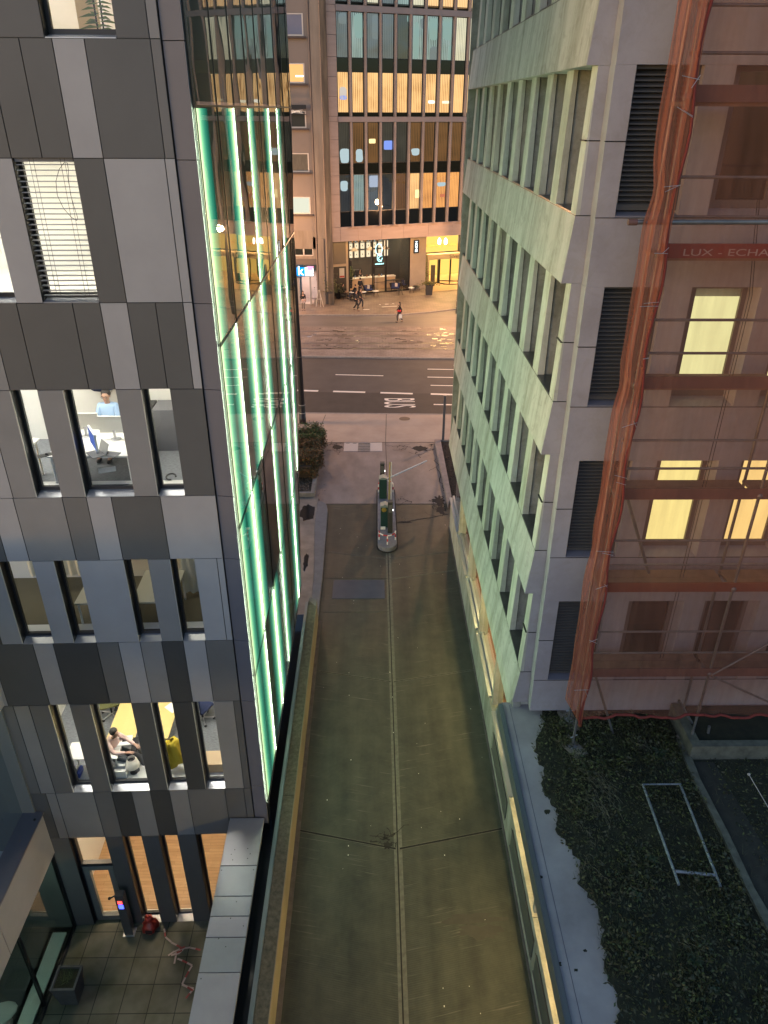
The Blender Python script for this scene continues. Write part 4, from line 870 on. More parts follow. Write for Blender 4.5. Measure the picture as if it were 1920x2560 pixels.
for z in (6.1,8.15,10.1,12.1,14.1,16.1,18.1):
    for x0,x1 in zip(xp,xp[1:]+[10.4]):
        b=W(); b.box((x0+.04,SY+.05,z-.05),(x1-.06,SI-.30,z)); b.box((x0+.04,SI-.29,z-.05),(x1-.06,SI-.03,z)); b.build('deck',DECK,SCF)
    b=W(); red=abs(z-14.1)<.01; b.box((xp[0]-.0,SY-.03,z),(10.4,SY,z+.20)); tb_=b.build('toe_board',TOER if red else (TOEO if z==8.15 else TOE),SCF)
    if red:
        q=W(); X0=gy(*c3(1182,1400),SY-.035)[0]
        textmesh(q,'LUX - ECHAFAUDAGE',.19,lambda x,y,d:(X0+x*1.0,SY-.034-d*.1,z+.035+y*.72),0,.01,sx=1.25); q.build('lettering',M('banner_lettering',(.35,.28,.27),.7),tb_)
    b=W()
    for dz in (.56,1.08): b.tube((xp[0]-.05,SY+.03,z+dz),(10.4,SY+.03,z+dz),.022)
    b.build('guard_rail',POLE,SCF)
b=W()
def lineon(p,q,Y,r_=.022): b.tube(gy(*p,Y),gy(*q,Y),r_)
lineon(c5r(1340,1095),c5r(1700,898),SY-.03); lineon(c5r(1345,1100),c5r(1700,1262),SY-.03); lineon(c5r(870,100),c5r(990,520),11.6,.03); lineon(c5r(690,1090),c5r(790,1420),11.6,.026); lineon(c5r(1160,1235),c5r(1310,1500),11.6,.03)
lineon(c5r(1330,1380),c5r(1300,1545),11.3,.03)
b.build('brace',POLE,SCF)
b=W(); b.tube(gy(*c3(905,1245),11.1),gy(*c3(1700,1245),11.1),.035); b.tube(gy(*c3(875,1245),11.1),gy(*c3(925,1245),11.1),.045,1); b.build('tie_tube',[POLE,TOE],SCF)
for (x,y,rz) in ((4.18,11.2,.5),(4.28,11.95,0.1),(6.67,11.2,.0)):
    b=L(); b.box((-.16,-.3,0),(.16,.3,.045)); sb=b.build('sole_board',M('sole_board',(.24,.20,.16),.85,var=.25,scale=4),SCF); sb.location=(x-6.5,y-11.5,.012); sb.rotation_euler=(0,0,rz)
    b=L(); b.box((-.075,-.075,.046),(.075,.075,.056)); b.tube((0,0,.05),(0,0,.4),.018); b.tube((-.09,0,.32),(.09,0,.32),.012); k=b.build('base_jack',METSILL,sb)
b=W(); rp=[(7.55,11.65,21),(7.5,11.65,13),(7.52,11.66,9),(7.4,11.66,5)]
b.path([tuple(p) for p in (gy(1893,500,11.65),gy(1873,740,11.65),gy(1727,1200,11.65)*0+gy(1770,1160,11.65),gy(1626,1650,11.65)*0+gy(1650,1645,11.65))],.006); b.path([tuple(p) for p in (gy(1899,500,11.65),gy(1880,740,11.65),gy(1778,1160,11.65),gy(1657,1645,11.65))],.006)
tag(b.build('hoist_rope',BLK),'pair of thin dark ropes hanging in front of the lit windows behind the net','rope')
# net
def netmat(name,c,alpha):
    m=bpy.data.materials.new(name); m.use_nodes=True; t=m.node_tree; t.nodes.clear(); N=t.nodes.new; K=t.links.new
    o=N('ShaderNodeOutputMaterial'); mx=N('ShaderNodeMixShader'); tr=N('ShaderNodeBsdfTransparent'); df=N('ShaderNodeBsdfDiffuse'); tl=N('ShaderNodeBsdfTranslucent'); m2=N('ShaderNodeMixShader')
    tr.inputs[0].default_value=(1,.86,.80,1); df.inputs[0].default_value=(*c,1); tl.inputs[0].default_value=(*c,1); m2.inputs[0].default_value=.4; K(df.outputs[0],m2.inputs[1]); K(tl.outputs[0],m2.inputs[2])
    tc=N('ShaderNodeTexCoord'); n=N('ShaderNodeTexNoise'); n.inputs['Scale'].default_value=2.; n.inputs['Detail'].default_value=4; mp=N('ShaderNodeMapping'); mp.inputs['Scale'].default_value=(3,3,.35); K(tc.outputs['Object'],mp.inputs[0]); K(mp.outputs[0],n.inputs['Vector'])
    ma=N('ShaderNodeMath'); ma.operation='MULTIPLY_ADD'; ma.inputs[1].default_value=.5; ma.inputs[2].default_value=alpha-.25; ma.use_clamp=True; K(n.outputs[0],ma.inputs[0]); K(ma.outputs[0],mx.inputs[0])
    K(tr.outputs[0],mx.inputs[1]); K(m2.outputs[0],mx.inputs[2]); K(mx.outputs[0],o.inputs[0]); return m
NT=thing('safety_net','sheer reddish brown debris net hung over the scaffold with a gathered orange edge','net',(5,11.1,5))
b=W(); nx,nz=60,60; vs=[];fs=[]
for j in range(nz+1):
    for i in range(nx+1):
        x=4.2+6.2*i/nx; z=5.14+16*j/nz; vs.append((x,11.10+.025*math.sin(x*3.1+z*.8)+.02*math.sin(x*7+1.3*z),z+(0.04*math.sin(x*4) if j==0 else 0)))
for j in range(nz):
    for i in range(nx): a=j*(nx+1)+i; fs.append((a,a+1,a+nx+2,a+nx+1))
b.add(vs,fs,0,True); b.build('net_sheet',netmat('net_sheer',(.36,.17,.12),.30),NT)
b=W(); vs=[];fs=[]; n_=40; nz=150
for j in range(nz+1):
    z=4.92+16.2*j/nz; tp=min(1,max(.12,(z-4.92)/.75))
    pin=1-.20*math.exp(-((z-15.0)/.3)**2)-.08*math.exp(-((z-9.2)/.3)**2)-.15*math.exp(-((z-12.2)/.3)**2)
    for i in range(n_+1):
        u=i/n_; xl=4.22-(.42*tp)*pin*(1+.03*math.sin(z*1.7)); x=xl+(4.22-xl)*u+.006*math.sin(z*5+u*9)
        y=11.02+.035*math.sin(u*13+.5*math.sin(z*.8))+.015*math.sin(u*41+z*.5)+.012*math.sin(z*2.3+u*4); vs.append((x,y,z))
for j in range(nz):
    for i in range(n_): a=j*(n_+1)+i; fs.append((a,a+1,a+n_+2,a+n_+1))
b.add(vs,fs,0,True); b.build('gathered_edge',netmat('net_orange',(.50,.18,.11),.58),NT)
b=W(); pts=[(4.2+.04*math.sin(z*3.3),11.0,z) for z in np.arange(5,21,.25)]; b.path(pts,.022,0,7)
pts=[(x,11.07+.03*math.sin(x*9),5.13+.04*math.sin(x*4)+.02*math.sin(x*17)) for x in np.arange(4.2,10.4,.12)]; b.path(pts,.03,0,7); b.build('hem',M('net_hem_red',(.16,.022,.015),.8),NT)
b=W(); rr=random.Random(2)
for z in (5.9,7.2,8.4,9.2,10.6,11.6,12.6,13.4,14.2,15.0,16.0,16.3): 
    for k in range(2): b.tube((4.0+rr.uniform(-.1,.15),10.94,z+rr.uniform(-.1,.1)),(4.22,10.96,z+rr.uniform(-.12,.12)),.004,0,5)
b.build('cable_tie',METSILL,NT)
# ================================================================== FAR SIDE OF THE STREET
TH_=R(21.05); HD=np.array([math.cos(TH_),math.sin(TH_),0]); HN=np.array([math.sin(TH_),-math.cos(TH_),0])
WU=-66.3
def HT(u,o,z): return HD*u+HN*(WU+o)+np.array([0,0,z])     # o>0 towards the street
def hp(px,py,o=0.):
    p=gp(px,py,HN*(WU+o),HN); return p@HD,p[2]
def k5(a,b): return (800+a*.2411,560+b*.2411)
HB=thing('hotel_building','stone faced building with tall narrow lit windows above the street cafe','building',HT(22,0,0))
HST=M('hotel_stone',(.38,.29,.24),.8,var=.10,scale=.5,stretch=(1,1,6)); HMU=M('mullion_stone',(.27,.225,.21),.7,var=.08,scale=1)
def HB_(p,q,b,mi_=0): b.box(p,q,mi_,T=HT)
uL=hp(805.8,300)[0]; zLin=hp(815.7,606.5)[1]; zB=hp(852,568)[1]
zr=[hp(843,y)[1] for y in (26.5,144,178,291.7,305,410,437,558)]   # beam1 bottom, sp top, sp bottom, beam2 top, beam2 bot...
zr_t=[zr[0],zr[1],zr[2],zr[3],zr[4],zr[5],zr[6],zB]
b=W(); u0=23.5-1.342*.5-.48
js=[zB,8.0,9.4,10.9,12.4,13.7,15.05,15.45,16.9,18.3,19.7,21.2,22.7,23.2,24.6,26,27.5,29]
for za,zc in zip(js[:-1],js[1:]): HB_((uL,-.4,za+.012),(22.32,0,zc-.012),b)
xs_=[uL,22.3,24.0,26.3,28.5,31.0,33.5,36.2,39,43]
for a,c_ in zip(xs_[:-1],xs_[1:]): HB_((a+.01,-.6,zLin),(c_-.01,0,zB-.012),b)
b.build('stone_wall',HST,HB); b=W(); HB_((uL+.02,-.9,zLin+.02),(43,-.45,30),b); b.build('backing',BLK,HB)
b=W()
for (za,zc) in ((zr[0],zr[0]+.42),(zr[4],zr[3])): HB_((22.33,-.12,za),(43,.10,zc),b)
b.build('floor_beam',HMU,HB)
b=W(); us=[23.5+1.342*i for i in range(14)]
for u in us:
    for za,zc in ((zB+.0,zr[4]-.01),(zr[3]+.01,zr[0]-.01),(zr[0]+.43,30)): b.prism([(u-.12,-.12),(u-.05,.16),(u+.05,.16),(u+.12,-.12)],za,zc,0,T=HT)
b.build('mullion',HMU,HB)
b=W()
for u in us: b.prism([(u-.30,0.0),(u,.0),(u+.30,0.0),(u+.671,.22),(u-.671,.22)],zB-.02,zB+.005,0,T=HT) if False else b.add([HT(u-.12,.17,zB),HT(u+.12,.17,zB),HT(u+.671,.02,zB-.22),HT(u-.671,.02,zB-.22)],[(0,1,2,3)])
b.build('skirt',HST,HB)
WGL=GLASS('hotel_wavy_glass',(.85,.88,.88),refl=.10,wav=.35,wscale=.9)
def curt(name,c1,c2,s):  # cloth emits: light of the room behind is put into its colour
    if name in MATS: return MATS[name]
    m=bpy.data.materials.new(name); m.use_nodes=True; t=m.node_tree; t.nodes.clear(); N=t.nodes.new; K=t.links.new
    o=N('ShaderNodeOutputMaterial'); e=N('ShaderNodeEmission'); e.inputs[1].default_value=s*.66; tc=N('ShaderNodeTexCoord'); wv=N('ShaderNodeTexWave'); wv.inputs['Scale'].default_value=2.1; wv.inputs['Distortion'].default_value=1.; wv.bands_direction='X'
    mp=N('ShaderNodeMapping'); mp.inputs['Scale'].default_value=(1,1,.05); K(tc.outputs['Object'],mp.inputs[0]); K(mp.outputs[0],wv.inputs['Vector'])
    n=N('ShaderNodeTexNoise'); n.inputs['Scale'].default_value=.7; K(tc.outputs['Object'],n.inputs['Vector']); ad=N('ShaderNodeMath'); ad.operation='MULTIPLY_ADD'; ad.inputs[1].default_value=1.0; K(n.outputs[0],ad.inputs[0]); 
    mu=N('ShaderNodeMath'); mu.operation='MULTIPLY'; mu.inputs[1].default_value=.75; K(wv.outputs[1],mu.inputs[0]); K(mu.outputs[0],ad.inputs[2])
    cr=N('ShaderNodeValToRGB'); cr.color_ramp.elements[0].position=.35; cr.color_ramp.elements[0].color=(*c1,1); cr.color_ramp.elements[1].position=.95; cr.color_ramp.elements[1].color=(*c2,1); K(ad.outputs[0],cr.inputs[0]); K(cr.outputs[0],e.inputs[0]); K(e.outputs[0],o.inputs[0]); MATS[name]=m; return m
CU={'w':curt('curtain_warm',(.36,.14,.035),(1.,.57,.23),.88),'o':curt('curtain_orange',(.30,.10,.03),(.95,.42,.12),.85),'b':curt('curtain_brown',(.035,.018,.010),(.25,.11,.04),.55),'k':curt('curtain_dark',(.012,.012,.012),(.06,.055,.05),.6),
    'm':curt('reflection_curtain_mint',(.06,.09,.085),(.40,.50,.46),.55),'g':curt('curtain_grey',(.03,.032,.036),(.15,.16,.17),.6),'c':curt('curtain_cream',(.25,.22,.15),(.8,.70,.48),.75)}  # mint tone is painted for the reflection in the panes
rows=[(zr[1],zr[0],'gmggkmmmcc',0),(zr[3]+.28,zr[2],'wwwwwwwwww',1),(zr[5],zr[4],'kbbkkbbbbb',2),(zr[6]-3.05,zr[6],'kmgkbwooob',3),(zr[0]+.62,zr[0]+4.2,'kkcgmcwwww',4)]
for za,zc,pat,ri in rows:
    for i,ch in enumerate(pat):
        ua,ub=23.5+1.342*(i-1)+.14,23.5+1.342*i-.14
        if i==0: ua=22.36
        f=W(); e=.05
        for p,q in (((ua,-.2,za),(ua+e,-.1,zc)),((ub-e,-.2,za),(ub,-.1,zc)),((ua+e,-.2,za),(ub-e,-.1,za+e)),((ua+e,-.2,zc-e),(ub-e,-.1,zc))): HB_(p,q,f)
        ff=f.build('window',BLK,HB)
        g=W(); g.quad(HT(ua+e,-.13,za+e),HT(ub-e,-.13,za+e),HT(ub-e,-.13,zc-e),HT(ua+e,-.13,zc-e)); g.build('pane',WGL,ff)
        g=W(); n_=16; vs=[]
        for k in range(n_+1):
            u=ua+(ub-ua)*k/n_; o=-.26-.03*(k%2)
            vs+=[HT(u,o,za),HT(u,o,zc)]
        g.add(vs,[(2*k,2*k+2,2*k+3,2*k+1) for k in range(n_)]); g.build('curtain',CU[ch],ff)
b=W()
for za,zc in ((zr[2],zr[1]),(zr[4+1-1]+.0,zr[3]+.28),(zr[6],zr[5]),(zB,zr[6]-3.05)): 
    b.quad(HT(22.34,-.15,za),HT(43,-.15,za),HT(43,-.15,zc),HT(22.34,-.15,zc))
b.build('spandrel_glass',M('spandrel_black_glass',(.006,.008,.008),.06,bump=.12,bscale=1.2),HB)
# glowing pieces: things inside rooms, and blobs painted as reflections on the glass
def glow(name,px0,py0,px1,py1,mat,o=-.24):
    u0_,z1_=hp(px0,py0,o); u1_,z0_=hp(px1,py1,o); g=W(); um_,zm_,ru,rz_=(u0_+u1_)/2,(z0_+z1_)/2,(u1_-u0_)/2,(z1_-z0_)/2; rq=random.Random(int(px0*7+py0)); q_=[]; sk=rq.uniform(-.25,.25) if name=='glow_reflection_blob' else 0; pw_=.55 if name=='glow_reflection_blob' else .25
    for k in range(20):
        a=2*math.pi*k/20; c_,s_=math.cos(a),math.sin(a); x_=math.copysign(abs(c_)**pw_,c_)*ru*(1+(rq.uniform(-.08,.08) if pw_>.3 else 0)); z_=math.copysign(abs(s_)**pw_,s_)*rz_; q_.append((um_+x_*(1+sk*z_/rz_*.6),zm_+z_))
    g.prism(q_,o,o+.01,0,T=lambda x,z,y:HT(x,y,z)); g.build(name,mat,HB)
SCR=EM('screen_blue',(.25,.38,1.),.75); SC2=EM('reflection_pale',(.55,.68,.72),.7); LAMPW=EM('lamp_shade_glow',(1,.72,.32),1.3); SCP=EM('screen_pastel',(.45,.50,.62),.75)
q=lambda a,b_:(800+a*.2411,280+b_*.2411)
for a,c_,d_,e_,m_,nm in ((662,297,762,390,SCR,'television'),(510,660,610,778,SCP,'television'),(508,278,575,325,LAMPW,'lamp_shade'),(205,380,308,530,SC2,'glow_reflection_blob'),(370,385,445,520,SC2,'glow_reflection_blob'),(948,378,1030,450,SC2,'glow_reflection_blob'),(985,805,1035,890,LAMPW,'lamp_shade'),(212,715,290,820,SC2,'glow_reflection_blob'),(1215,730,1300,770,SC2,'glow_reflection_blob'),(1245,850,1300,880,EM('pillow_glow',(.9,.25,.12),.6),'lit_cushion')):
    glow(nm,*q(a,c_),*q(d_,e_),m_)
q=lambda a,b_:(800+a*.2411,b_*.2411)
MNT=EM('reflection_mint',(.42,.62,.56),.42); MNG=EM('reflection_grey',(.30,.34,.36),.38)  # mint and grey emissive blobs painted as reflections in the wavy panes
for a,c_,d_,e_,m_ in ((190,130,285,250,MNG),(350,140,455,400,MNT),(535,150,615,410,MNG),(905,160,935,230,MNT),(975,225,1022,610,MNT),(1045,190,1085,300,MNG),(1130,185,1225,420,MNT),(1140,480,1220,640,MNG),(1275,190,1385,420,MNT),(1330,470,1380,640,MNT),(600,800,615,960,MNG),(1120,1040,1190,1075,EM('table_glow_white',(1,.9,.75),1.3)),(1265,1045,1350,1075,EM('table_glow_warm',(1,.85,.6),1.1)),(200,900,275,1035,EM('hotel_pale_glow',(.85,.72,.66),.6)),(515,900,600,1000,MATS['hotel_pale_glow']) if False else (205,990,275,1035,SCR),(205,1000,275,1035,SCR)):
    glow('glow_reflection_blob',*q(a,c_),*q(d_,e_),m_)
# ground floor: cafe set back 3 m, lobby set back 5 m
OC,OL=-3.0,-5.1
b=W(); HB_((uL+.0,-8,0),(uL+.3,-.0,zLin),b); uD0,_=hp(*k5(300,640),OC); uD1,_=hp(*k5(925,640),OC)
HB_((uL+.3,OC-.3,0),(uD0,OC,zLin+.2),b); b.build('ground_wall',M('ground_stone',(.36,.29,.21),.8,var=.1,scale=1),HB); b=W(); HB_((uD1+.0,OC-2.5,0),(uD1+1.75,OC,zLin+.2),b); b.build('ground_wall',M('ground_stone',(.36,.29,.21),.8,var=.1,scale=1),HB)
b=W(); HB_((uL+.3,-12,zLin-.02),(43,-.61,zLin+.0),b); b.build('arcade_ceiling',M('arcade_ceiling_white',(.5,.42,.33),.8),HB)
us0,_=hp(*k5(140,600),OC); us1,_=hp(*k5(272,600),OC)
b=W(); HB_((us0,OC+.0,0),(us1,OC+.06,2.75),b); HB_((us0+.05,OC+.061,3.0),(us1,OC+.07,zLin),b,1); b.build('service_door',[M('door_brown_dark',(.035,.028,.02),.5),M('panel_taupe',(.12,.10,.08),.6)],HB)
b=W(); A_=hp(*k5(200,460),OC+.06); HB_((A_[0],OC+.061,A_[1]-.9),(A_[0]+.5,OC+.075,A_[1]),b); HB_((A_[0]+.02,OC+.076,A_[1]-.85),(A_[0]+.48,OC+.08,A_[1]-.7),b,1); b.build('notice',[M('notice_grey',(.45,.43,.38),.7),M('notice_red',(.35,.05,.03),.7)],HB)
# cafe front: glass, mullions, door
CAFE=thing('street_cafe','street cafe with black framed glass front, lit counter and menu boards','cafe',HT(uD0,OC,0))
def k5u(a,b_,o): return hp(*k5(a,b_),o)
b=W(); um=[uD0+.04,k5u(548,640,OC)[0],k5u(685,600,OC)[0],uD1-.04]
for u in um: HB_((u-.06,OC-.06,0),(u+.06,OC+.03,zLin),b)
HB_((uD0,OC-.05,.0),(um[1]-.07,OC+.02,.12),b); HB_((um[2]+.07,OC-.05,0),(uD1-.1,OC+.02,.12),b); HB_((um[1]+.07,OC-.05,2.55),(um[2]-.07,OC+.04,2.68),b)
b.build('glazing_frame',BLK,CAFE)
b=W(); b.quad(HT(uD0,OC-.02,.1),HT(uD1,OC-.02,.1),HT(uD1,OC-.02,zLin),HT(uD0,OC-.02,zLin)); b.build('shop_window',GLASS('cafe_glass',(.93,.93,.93),refl=.04),CAFE)
b=W(); a,c_=um[1]+.08,um[2]-.08
for p,q_ in (((a,OC+.03,.02),(a+.08,OC+.09,2.5)),((c_-.08,OC+.03,.02),(c_,OC+.09,2.5)),((a+.08,OC+.03,.02),(c_-.08,OC+.09,.1)),((a+.08,OC+.03,2.42),(c_-.08,OC+.09,2.5)),((a+.08,OC+.04,1.0),(c_-.08,OC+.08,1.04))): HB_(p,q_,b)
d_=b.build('door',BLK,CAFE); b=W(); b.tube(HT(a+.18,OC+.14,.8),HT(a+.18,OC+.14,1.4),.02); b.build('handle',METSILL,d_)
# interior
b=W(); HB_((uD0,OC-6,-.02),(uD1,OC-.06,.01),b,1); HB_((uD0,OC-6,0),(uD1,OC-5.9,zLin),b,0); HB_((uD0-.05,OC-6,0),(uD0,OC-.1,zLin),b,2); HB_((uD1,OC-6,0),(uD1+.05,OC-.1,zLin),b,0); b.build('cafe_room',[M('cafe_wall_dark',(.045,.048,.05),.7),M('cafe_floor',(.30,.22,.14),.4),M('cafe_wall_side',(.5,.38,.22),.7)],CAFE)
b=W(); HB_((uD0+.1,OC-2.3,0),(uD0+5.6,OC-1.7,1.12),b); HB_((uD0+.08,OC-2.35,1.12),(uD0+5.65,OC-1.65,1.17),b,1); b.build('counter',[M('counter_ply',(.55,.40,.24),.6,var=.05,scale=2),WH],CAFE)
b=W(); HB_((uD0+1.6,OC-5.8,3.9),(uD0+5.9,OC-5.5,3.95),b); HB_((uD0+1.5,OC-3.2,1.2),(uD0+2.4,OC-2.8,1.75),b); b.build('shelf',BLK,CAFE)
MEN=EM('menu_light',(1,.80,.52),.75)
for r_,zz in ((0,2.45),(1,3.30)):
    for k in range(9):
        if r_==0 and k>6: continue
        u=uD0+2.0+.66*k; g=W(); HB_((u,OC-5.7,zz),(u+.42,OC-5.64,zz+.68),g); HB_((u+.17,OC-5.639,zz+.25),(u+.25,OC-5.635,zz+.36),g,1); g.build('menu_board',[MEN,BLK],CAFE)
b=W()
for k in range(12): 
    u=uD0+1.7+k*.35; b.lathe([(0,0),(.05,0),(.05,.18),(.02,.22),(.02,.3),(0,.3)],HT(u,OC-5.6,3.96),random.randrange(3),8)
for k in range(9): b.lathe([(0,0),(.05,0),(.05,.16),(.02,.2),(0,.24)],HT(uD0+.9+k*.42+random.uniform(-.1,.1),OC-2.0,1.18),random.randrange(3),8)
b.build('bottle',[M('bottle_amber',(.35,.15,.04),.2),WH,M('bottle_blue',(.15,.3,.6),.3)],CAFE)
b=W(); 
for u in (uD0+1.7,uD0+3.4,uD0+5.0): b.lathe([(.42,0),(.38,.05),(.10,.28),(.03,.3),(.02,.9)],HT(u,OC-3.,3.6),0,16)
b.build('pendant_shade',M('pendant_taupe',(.20,.16,.13),.5),CAFE)
b=W(); HB_((uD0+.4,OC-3.2,zLin-.12),(uD0+5.6,OC-3.0,zLin-.08),b); b.build('cafe_ceiling_lamp',EM('cafe_lamp',(1,.72,.38),48),CAFE)
b=W(); NE=EM('neon_mint',(.45,1,1),2.6); un,zn=k5u(612,290,OC-.1)
for a_,r1_,r2_,cx,cz in ((0,.34,.5,0,.25),(1,.13,.13,-.32,.72),(2,.13,.13,.32,.75),(3,.26,.34,.08,-.55)):
    pts=[HT(un+cx+r1_*math.cos(t),OC-.12,zn+cz+r2_*math.sin(t)) for t in np.linspace(.4 if a_==3 else 0,6.28,18)]; b.path(pts,.022,0,6) if a_ in (0,3) else None
b.path([HT(un-.25,OC-.12,zn-.1),HT(un+.2,OC-.12,zn-.35),HT(un-.1,OC-.12,zn-.6),HT(un+.3,OC-.12,zn-.9)],.022,0,6); b.path([HT(un-.4+.1*k,OC-.12,zn-1.15+(.09 if k%2 else -.09)) for k in range(10)],.02,0,6)
b.build('neon_sign',NE,CAFE)
b=W(); HB_((um[2]+.25,OC-.9,.95),(uD1-.3,OC-.45,1.0),b); 
for k in range(5): HB_((um[2]+.3+k*.8,OC-.7,.0),(um[2]+.34+k*.8,OC-.66,.95),b)
b.build('window_bar',BLK,CAFE)
b=W()
for i in range(500): 
    a_=random.gauss(0,.2); b.leaf(HT(uD0+.5+random.gauss(0,.25),OC-1.4,1.75+random.gauss(0,.32)),random.uniform(.1,.2),random.randrange(2))
b.build('indoor_plant',[LEAF[0],M('leaf_bright',(.14,.24,.05),.5)],CAFE)
# projecting sign
su,sz=k5u(1000,235,-2.9); t=thing('blade_sign','small black upright blade sign with white letters beside the cafe','sign',HT(su,-2.95,sz))
b=W(); b.box((su-.28,-3.0,sz-.62),(su+.28,-2.86,sz+.62),T=HT); b.build('sign_box',BLK,t,bevel=.04); q_=W(); textmesh(q_,'HOME',.42,lambda x,y,d:HT(su-.16+y*.9,-2.85+d*.1,sz+.52-x*.86),0,.01); q_.build('lettering',EM('sign_white',(.85,.97,1),2.6),t)
b=W(); b.tube(HT(su,-2.95,sz),HT(su-.2,-3.4,sz),.03); b.build('bracket',BLK,t)
# lobby
LB=thing('hotel_lobby','bright yellow lit lobby entrance with revolving door at the right of the cafe','entrance',HT(uD1+2,OL,0))
uLb=uD1+1.75; EY=EM('lobby_glow_wall',(1.,.60,.13),.85)  # lobby walls emit: the yellow room light is put into their colour
b=W(); HB_((uLb,OL-4.1,0),(44,OL-4,zLin),b); HB_((uLb-.05,OL-4,0),(uLb,OC-.1,zLin),b,1); HB_((uLb,OL-4,0),(44,-1.5,.012),b,2); b.build('lobby_room',[EY,EM('lobby_glow_side_wall',(1,.72,.30),.85),M('lobby_floor',(.42,.30,.17),.35)],LB)
b=W(); HB_((uLb+.6,OL-3.9,3.0),(43,OL-3.85,3.03),b); 
for k in range(40): HB_((uLb+.8+k*.18,OL-3.84,2.95+.25*random.random()),(uLb+.84+k*.18,OL-3.8,3.3),b)
b.build('wall_decor',M('wall_decor_brown',(.5,.28,.08),.6),LB)
for px in (1238,1303):
    u,z=k5u(px,180,OL-1.5); b=W(); b.lathe([(0,-.3),(.14,-.25),(.17,.1),(.08,.3),(0,.34)],HT(u,OL-1.5,z)); b.build('pendant_lamp',EM('pendant_white',(1,.95,.8),6),LB)
b=W(); uP=k5u(1165,600,OC)[0]; uP2=k5u(1440,200,OL)[0]
HB_((uP-.16,OL-.1,0),(uP+.02,OL+.25,zLin),b); HB_((uP2-.1,OL-.05,2.9),(uP2+.1,OL+.1,zLin),b); HB_((uP,OL+.0,3.05),(43,OL+.1,3.15),b); b.build('lobby_post',DKF,LB)
HSN=M('portal_taupe',(.30,.24,.15),.6); b=W(); HB_((uP-.02,OL+.1,2.55),(43,OL+.9,3.04),b); HB_((uP-.02,OL+.1,0),(uP+.16,OL+.9,2.549),b); po=b.build('portal',HSN,LB)
ut,ztx=hp(*k5(1342,333),OL+.9); q_=W(); textmesh(q_,'Silver Hotel',.58,lambda x,y,d:HT(ut+x*.95,OL+.905+d*.3,2.62+y*.8),0,.03); q_.build('lettering',M('letter_dark_gold',(.05,.035,.012),.4),po)
rv_=thing('revolving_door','dark framed revolving door in the bright lobby entrance','door',HT(uP+3.6,OL,0))
ur=k5u(1345,590,OL)[0]; b=W(); R_=1.35
for k in range(10): 
    t0=math.pi*(.05+.09*k); b.tube(HT(ur+R_*math.cos(t0),OL+.1+R_*math.sin(t0),.06),HT(ur+R_*math.cos(t0+.283),OL+.1+R_*math.sin(t0+.283),.06),.05)
b.build('floor_ring',BLK,rv_)
b=W()
for a_ in (0,.5*math.pi,math.pi,1.5*math.pi):
    a_+=.5; x1,y1=ur+R_*.93*math.cos(a_),OL+R_*.93*math.sin(a_); b.tube(HT(x1,y1,0.05),HT(x1,y1,2.5),.045); b.tube(HT(ur,OL,.12),HT(x1,y1,.12),.05); b.tube(HT(ur,OL,2.45),HT(x1,y1,2.45),.05)
b.tube(HT(ur,OL,0),HT(ur,OL,2.55),.06); HB_((ur-R_-.12,OL-.1,0),(ur-R_+.08,OL+.2,2.55),b); HB_((ur+R_,OL-.1,0),(ur+R_+.15,OL+.2,2.55),b); b.build('door_wing',BLK,rv_)
b=W(); HB_((uP+.3,OL-.05,0),(ur-R_-.13,OL+.05,.12),b); b.build('threshold',BLK,rv_)
P=HT(uP+.45,OL+1.2,0); t=thing('info_totem','slim dark bronze totem standing inside the portal of the lobby entrance','totem',P); b=L(); b.box((-.22,-.1,0),(.22,.1,2.1)); b.build('totem_body',M('bronze_dark',(.07,.055,.035),.4),t,bevel=.03)
b=W(); HB_((uLb+.3,OL-2,zLin-.10),(uLb+9,OL-1.6,zLin-.05),b); HB_((uLb+.3,-3.6,zLin-.08),(uLb+9,-3.3,zLin-.05),b); b.build('lobby_ceiling_lamp',EM('lobby_lamp',(1,.60,.22),75),LB)
b=W()
for k in range(5): HB_((uL+1.5+k*1.9,-1.7,zLin-.05),(uL+1.85+k*1.9,-1.4,zLin-.03),b)
b.build('arcade_downlight',EM('arcade_lamp',(1,.62,.28),60),HB)
# ------------------------------------------------------------------ neighbouring beige building
NY=69.6; NBL=thing('apartment_building','plain beige rendered apartment building with small windows left of the stone faced building','building',(-8,NY,0))
REND=M('beige_render',(.22,.185,.165),.9,var=.09,scale=.35,bump=.05,bscale=60); PIL=M('stained_pilaster',(.17,.14,.115),.85,col2=(.28,.235,.195),scale=.8,stretch=(2,2,.3))
def nx(px,py,d=0): p=gy(px,py,NY+d); return p[0],p[2]
xw1=nx(770,300)[0]; zg=7.4
b=W(); b.box((-22,NY,5.9),(-5.05,NY+1,30)); b.box((-22,NY+.6,0),(-7.6,NY+1,6)); b.box((-7.6,NY+.6,3.6),(-4.4,NY+1,6)); b.box((-5.3,NY+.6,0),(-4.4,NY+1,3.6)); b.build('wall',REND,NBL)
b=W(); b.box((-5.04,NY-.12,0),(-4.22,NY+1,30)); b.box((-5.04,NY-.2,0),(-4.5,NY-.121,5.8),0); b.build('pilaster',PIL,NBL)
b=W(); b.box((-4.21,NY-.35,0),(-3.72,NY+.8,30),0); b.build('dark_pilaster',M('dark_stained_stone',(.045,.036,.028),.85,col2=(.15,.12,.09),scale=1.2,stretch=(3,3,.3)),NBL)
b=W(); b.tube((-5.15,NY-.1,0),(-5.15,NY-.1,30),.07); b.build('downpipe',M('pipe_beige',(.18,.14,.12),.6),NBL)
WFR=M('window_frame_white',(.55,.50,.46),.6); 
wn=[(33,90,'blue'),(158,208,'lit'),(277,320,'dark'),(383,430,'curt'),(492,535,'lit2')]
